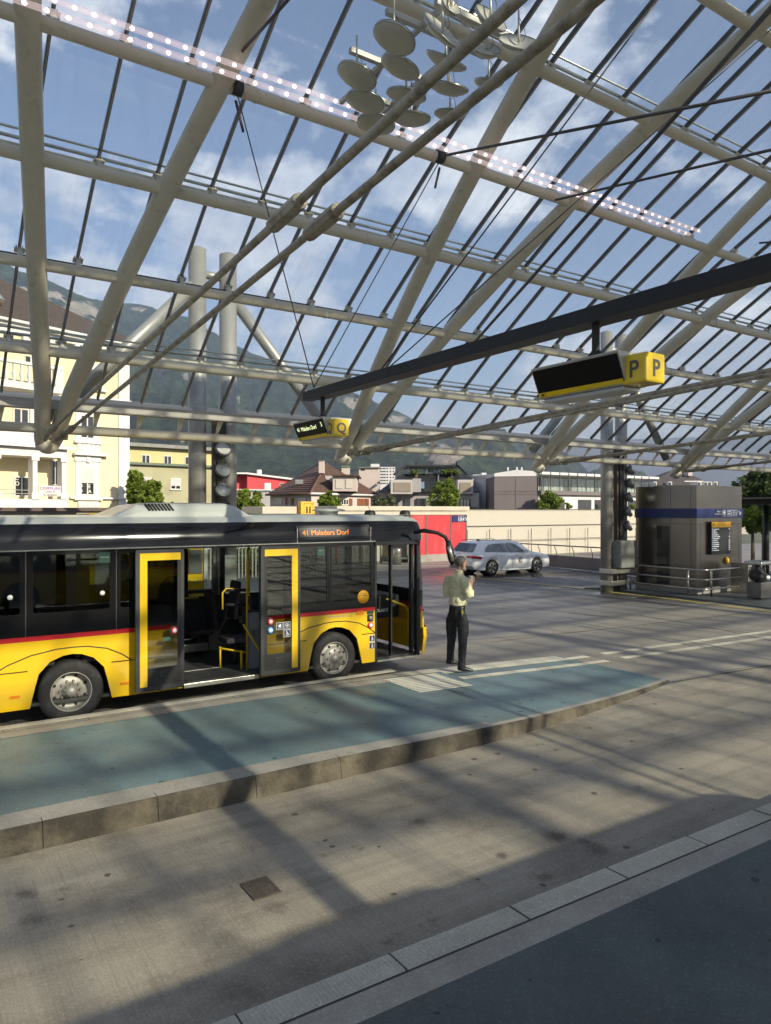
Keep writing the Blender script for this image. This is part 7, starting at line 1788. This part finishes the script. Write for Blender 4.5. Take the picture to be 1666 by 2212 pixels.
# hedge and fence seen through the open middle door
hd = empty('garden_fence', (8, 30, 0), 'pale slatted fence before a green hedge seen through the bus', 'fence')
a = onY(500, 1180, 30); b = onY(572, 1180, 30)
mb = MB(); x = a.x - 4
while x < b.x + 4: mb.box(x, x + .06, 30, 30.04, 0, 1.5); x += .16
props(build(mb, 'fence_slats', M_CONC, hd), kind='stuff'); build(MB().box(a.x - 4, b.x + 4, 30.04, 30.08, 1.3, 1.4), 'fence_rail', M_WFR, hd)
tree('hedge', lambda x, y: (x, y), 440, 1165, 640, 1235, 34.5, 'green hedge behind the slatted fence seen through the bus', 'hedge', M_LEAF, 3000, .14, 16, base=0.0, lumps=50)

# ================================================================== MOUNTAINS
def mtn_mat(name, f1, f2, rk):
    m = bpy.data.materials.new(name); m.use_nodes = True; t = m.node_tree; N = t.nodes.new; L = t.links.new; b = t.nodes['Principled BSDF']; b.inputs['Roughness'].default_value = .95; b.inputs['Specular IOR Level'].default_value = .1
    tc = N('ShaderNodeTexCoord')
    def no(sc, det=6, ro=.65, st=(1, 1, 1)):
        mp = N('ShaderNodeMapping'); mp.inputs['Scale'].default_value = st; L(tc.outputs['Object'], mp.inputs[0]); n = N('ShaderNodeTexNoise'); n.inputs['Scale'].default_value = sc; n.inputs['Detail'].default_value = det; n.inputs['Roughness'].default_value = ro; L(mp.outputs[0], n.inputs['Vector']); return n.outputs['Fac']
    def ramp(x, p0, p1, c0, c1):
        r = N('ShaderNodeValToRGB'); r.color_ramp.elements[0].position = p0; r.color_ramp.elements[1].position = p1; r.color_ramp.elements[0].color = (*c0, 1); r.color_ramp.elements[1].color = (*c1, 1); L(x, r.inputs[0]); return r.outputs[0]
    forest = ramp(no(.018, 8, .7), .35, .68, f1, f2)
    n2 = ramp(no(.035, 8, .8), .44, .56, (.12, .16, .16), (1, 1, 1))
    mu = N('ShaderNodeMix'); mu.data_type = 'RGBA'; mu.blend_type = 'MULTIPLY'; mu.inputs[0].default_value = .9; L(forest, mu.inputs[6]); L(n2, mu.inputs[7])
    rock = ramp(no(.03, 8, .75, (1, 1, .35)), .3, .7, tuple(c * .5 for c in rk), tuple(min(1, c * 1.35) for c in rk))
    at = N('ShaderNodeAttribute'); at.attribute_name = 'rock'; 
    ad = N('ShaderNodeMath'); ad.operation = 'ADD'; L(at.outputs['Fac'], ad.inputs[0]); L(no(.012, 8, .75), ad.inputs[1])
    k = N('ShaderNodeMapRange'); k.inputs[1].default_value = .74; k.inputs[2].default_value = .80; L(ad.outputs[0], k.inputs[0])
    mx_ = N('ShaderNodeMix'); mx_.data_type = 'RGBA'; L(k.outputs[0], mx_.inputs[0]); L(mu.outputs[2], mx_.inputs[6]); L(rock, mx_.inputs[7]); L(mx_.outputs[2], b.inputs['Base Color'])
    bu = N('ShaderNodeBump'); bu.inputs['Strength'].default_value = 1.0; bu.inputs['Distance'].default_value = 32; L(no(.04, 6, .75), bu.inputs['Height']); L(bu.outputs[0], b.inputs['Normal'])
    return m
def mountain(name, ridge, foot, base_z, m, nx=260, ny=70, amp=1.0, rocks=(), seed=0.0, prof=1.15):
    """ridge: (px, py, distance) list; real terrain rising from its foot to that skyline and down behind it"""
    mb = MB(); vs = []; rk = []
    x0, x1 = ridge[0][0], ridge[-1][0]
    for i in range(nx + 1):
        px = x0 + (x1 - x0) * i / nx
        for (a, ya, da), (b, yb, db) in zip(ridge, ridge[1:]):
            if a <= px <= b:
                k = (px - a) / (b - a); py = ya + (yb - ya) * k; dr = da + (db - da) * k; break
        d = rdir(px, CY)
        zr = (CY - py) / FP * dr + CAMH
        ft = foot * dr / ridge[0][2]
        for j in range(ny + 1):
            t = j / (ny - 12)
            dist = ft + (dr - ft) * t
            h = (zr - base_z) * (max(0, t) ** prof if t <= 1 else 1 - (t - 1) * 2.2) + base_z
            p = d * dist
            g = mnoise.fractal(Vector((p.x, p.y, seed)) * .0021, 1.0, 2.0, 6) * 150 + (abs(mnoise.noise(Vector((p.x * .0045, p.y * .0045, seed)))) - .25) * 120
            sm = mnoise.fractal(Vector((p.x, p.y, seed + 9)) * .02, .8, 2.1, 4) * 14
            e = math.sin(min(1, t) * math.pi) ** .8 if t < 1 else 0
            h += (g * e * amp + sm * (.35 + .65 * e) * min(1, amp)) * min(1, t * 3) * (dr / 2600.0) ** .5
            vs.append((p.x, p.y, h))
            f_ = p.x * SY + p.y * CYW; qx = CX + FP * (p.x * CYW - p.y * SY) / f_; qy = CY - FP * (h - CAMH) / f_
            v = 0.0
            for (cx, cy, rx, ry) in rocks: v = max(v, .42 * math.exp(-((qx - cx) / rx) ** 2 - ((qy - cy) / ry) ** 2))
            rk.append(v)
    n = ny + 1
    mb.add(vs, [(i * n + j, (i + 1) * n + j, (i + 1) * n + j + 1, i * n + j + 1) for i in range(nx) for j in range(ny)], True)
    o = build(mb, name, m); at = o.data.attributes.new('rock', 'FLOAT', 'POINT'); at.data.foreach_set('value', rk); props(o, kind='structure'); return o
M_MT = mtn_mat('forest_slope', (.022, .050, .022), (.085, .125, .050), (.50, .44, .36)); M_MT2 = mtn_mat('far_slope', (.04, .05, .045), (.07, .08, .07), (.25, .25, .25))
RA = [(-160, 545, 2250), (-80, 555, 2250), (0, 570, 2300), (48, 590, 2320), (96, 601, 2350), (128, 617, 2380), (164, 633, 2400), (205, 648, 2450), (269, 656, 2900), (296, 658, 2900), (325, 662, 2900), (337, 667, 2900), (415, 698, 2850), (520, 752, 2800), (600, 783, 2800), (700, 818, 2800), (760, 846, 2800), (817, 871, 2800), (862, 889, 2850), (910, 914, 2900), (960, 932, 2950), (1013, 945, 3000), (1058, 950, 3050), (1100, 960, 3100), (1140, 985, 3100), (1180, 1015, 3100), (1230, 1040, 3100), (1300, 1070, 3100), (1400, 1095, 3100)]
mountain('mountain', RA, 620, -8, M_MT, 330, 84, 1.0, ((60, 640, 90, 26), (170, 668, 60, 24), (215, 700, 40, 24), (408, 815, 22, 12), (525, 862, 26, 12), (519, 958, 12, 14), (560, 1005, 22, 12), (394, 954, 8, 14), (960, 985, 60, 30), (900, 955, 30, 12), (1100, 982, 50, 9), (760, 868, 45, 16), (700, 850, 26, 14), (640, 1030, 18, 10), (560, 1030, 18, 12), (860, 905, 30, 10), (1010, 965, 40, 12), (300, 668, 30, 6)), 3.3)
RB = [(800, 1000, 7000), (1000, 985, 7000), (1160, 968, 7000), (1263, 957, 7000), (1340, 950, 7000), (1450, 946, 7000), (1560, 942, 7000), (1700, 940, 7000), (2000, 940, 7000)]
mountain('far_mountain', RB, 4200, -8, M_MT2, 160, 40, .8, (), 7.7)
RCd = [(1000, 1040, 5200), (1150, 1028, 5200), (1300, 1036, 5400), (1450, 1050, 5400), (1600, 1062, 5600), (1800, 1075, 5600)]
mountain('low_hill', RCd, 4000, -8, M_MT2, 80, 30, .5, (), 1.7)

# ================================================================== HAZE
hz = bpy.data.materials.new('haze'); hz.use_nodes = True; t = hz.node_tree; t.nodes.clear(); o = t.nodes.new('ShaderNodeOutputMaterial'); v = t.nodes.new('ShaderNodeVolumePrincipled')
v.inputs['Color'].default_value = (.66, .78, 1.0, 1); v.inputs['Density'].default_value = HAZE_D if 'HAZE_D' in globals() else 0.00021; v.inputs['Anisotropy'].default_value = .25
t.links.new(v.outputs[0], o.inputs['Volume'])
zmax = max((Vector(c).z for ob in COL.objects if ob.type == 'MESH' and ob.get('kind') == 'structure' for c in ob.bound_box), default=1000)
build(MB().box(-11000, 15000, -3500, 13000, -7, zmax + 5), 'haze', hz); props(bpy.data.objects['haze'], kind='stuff')
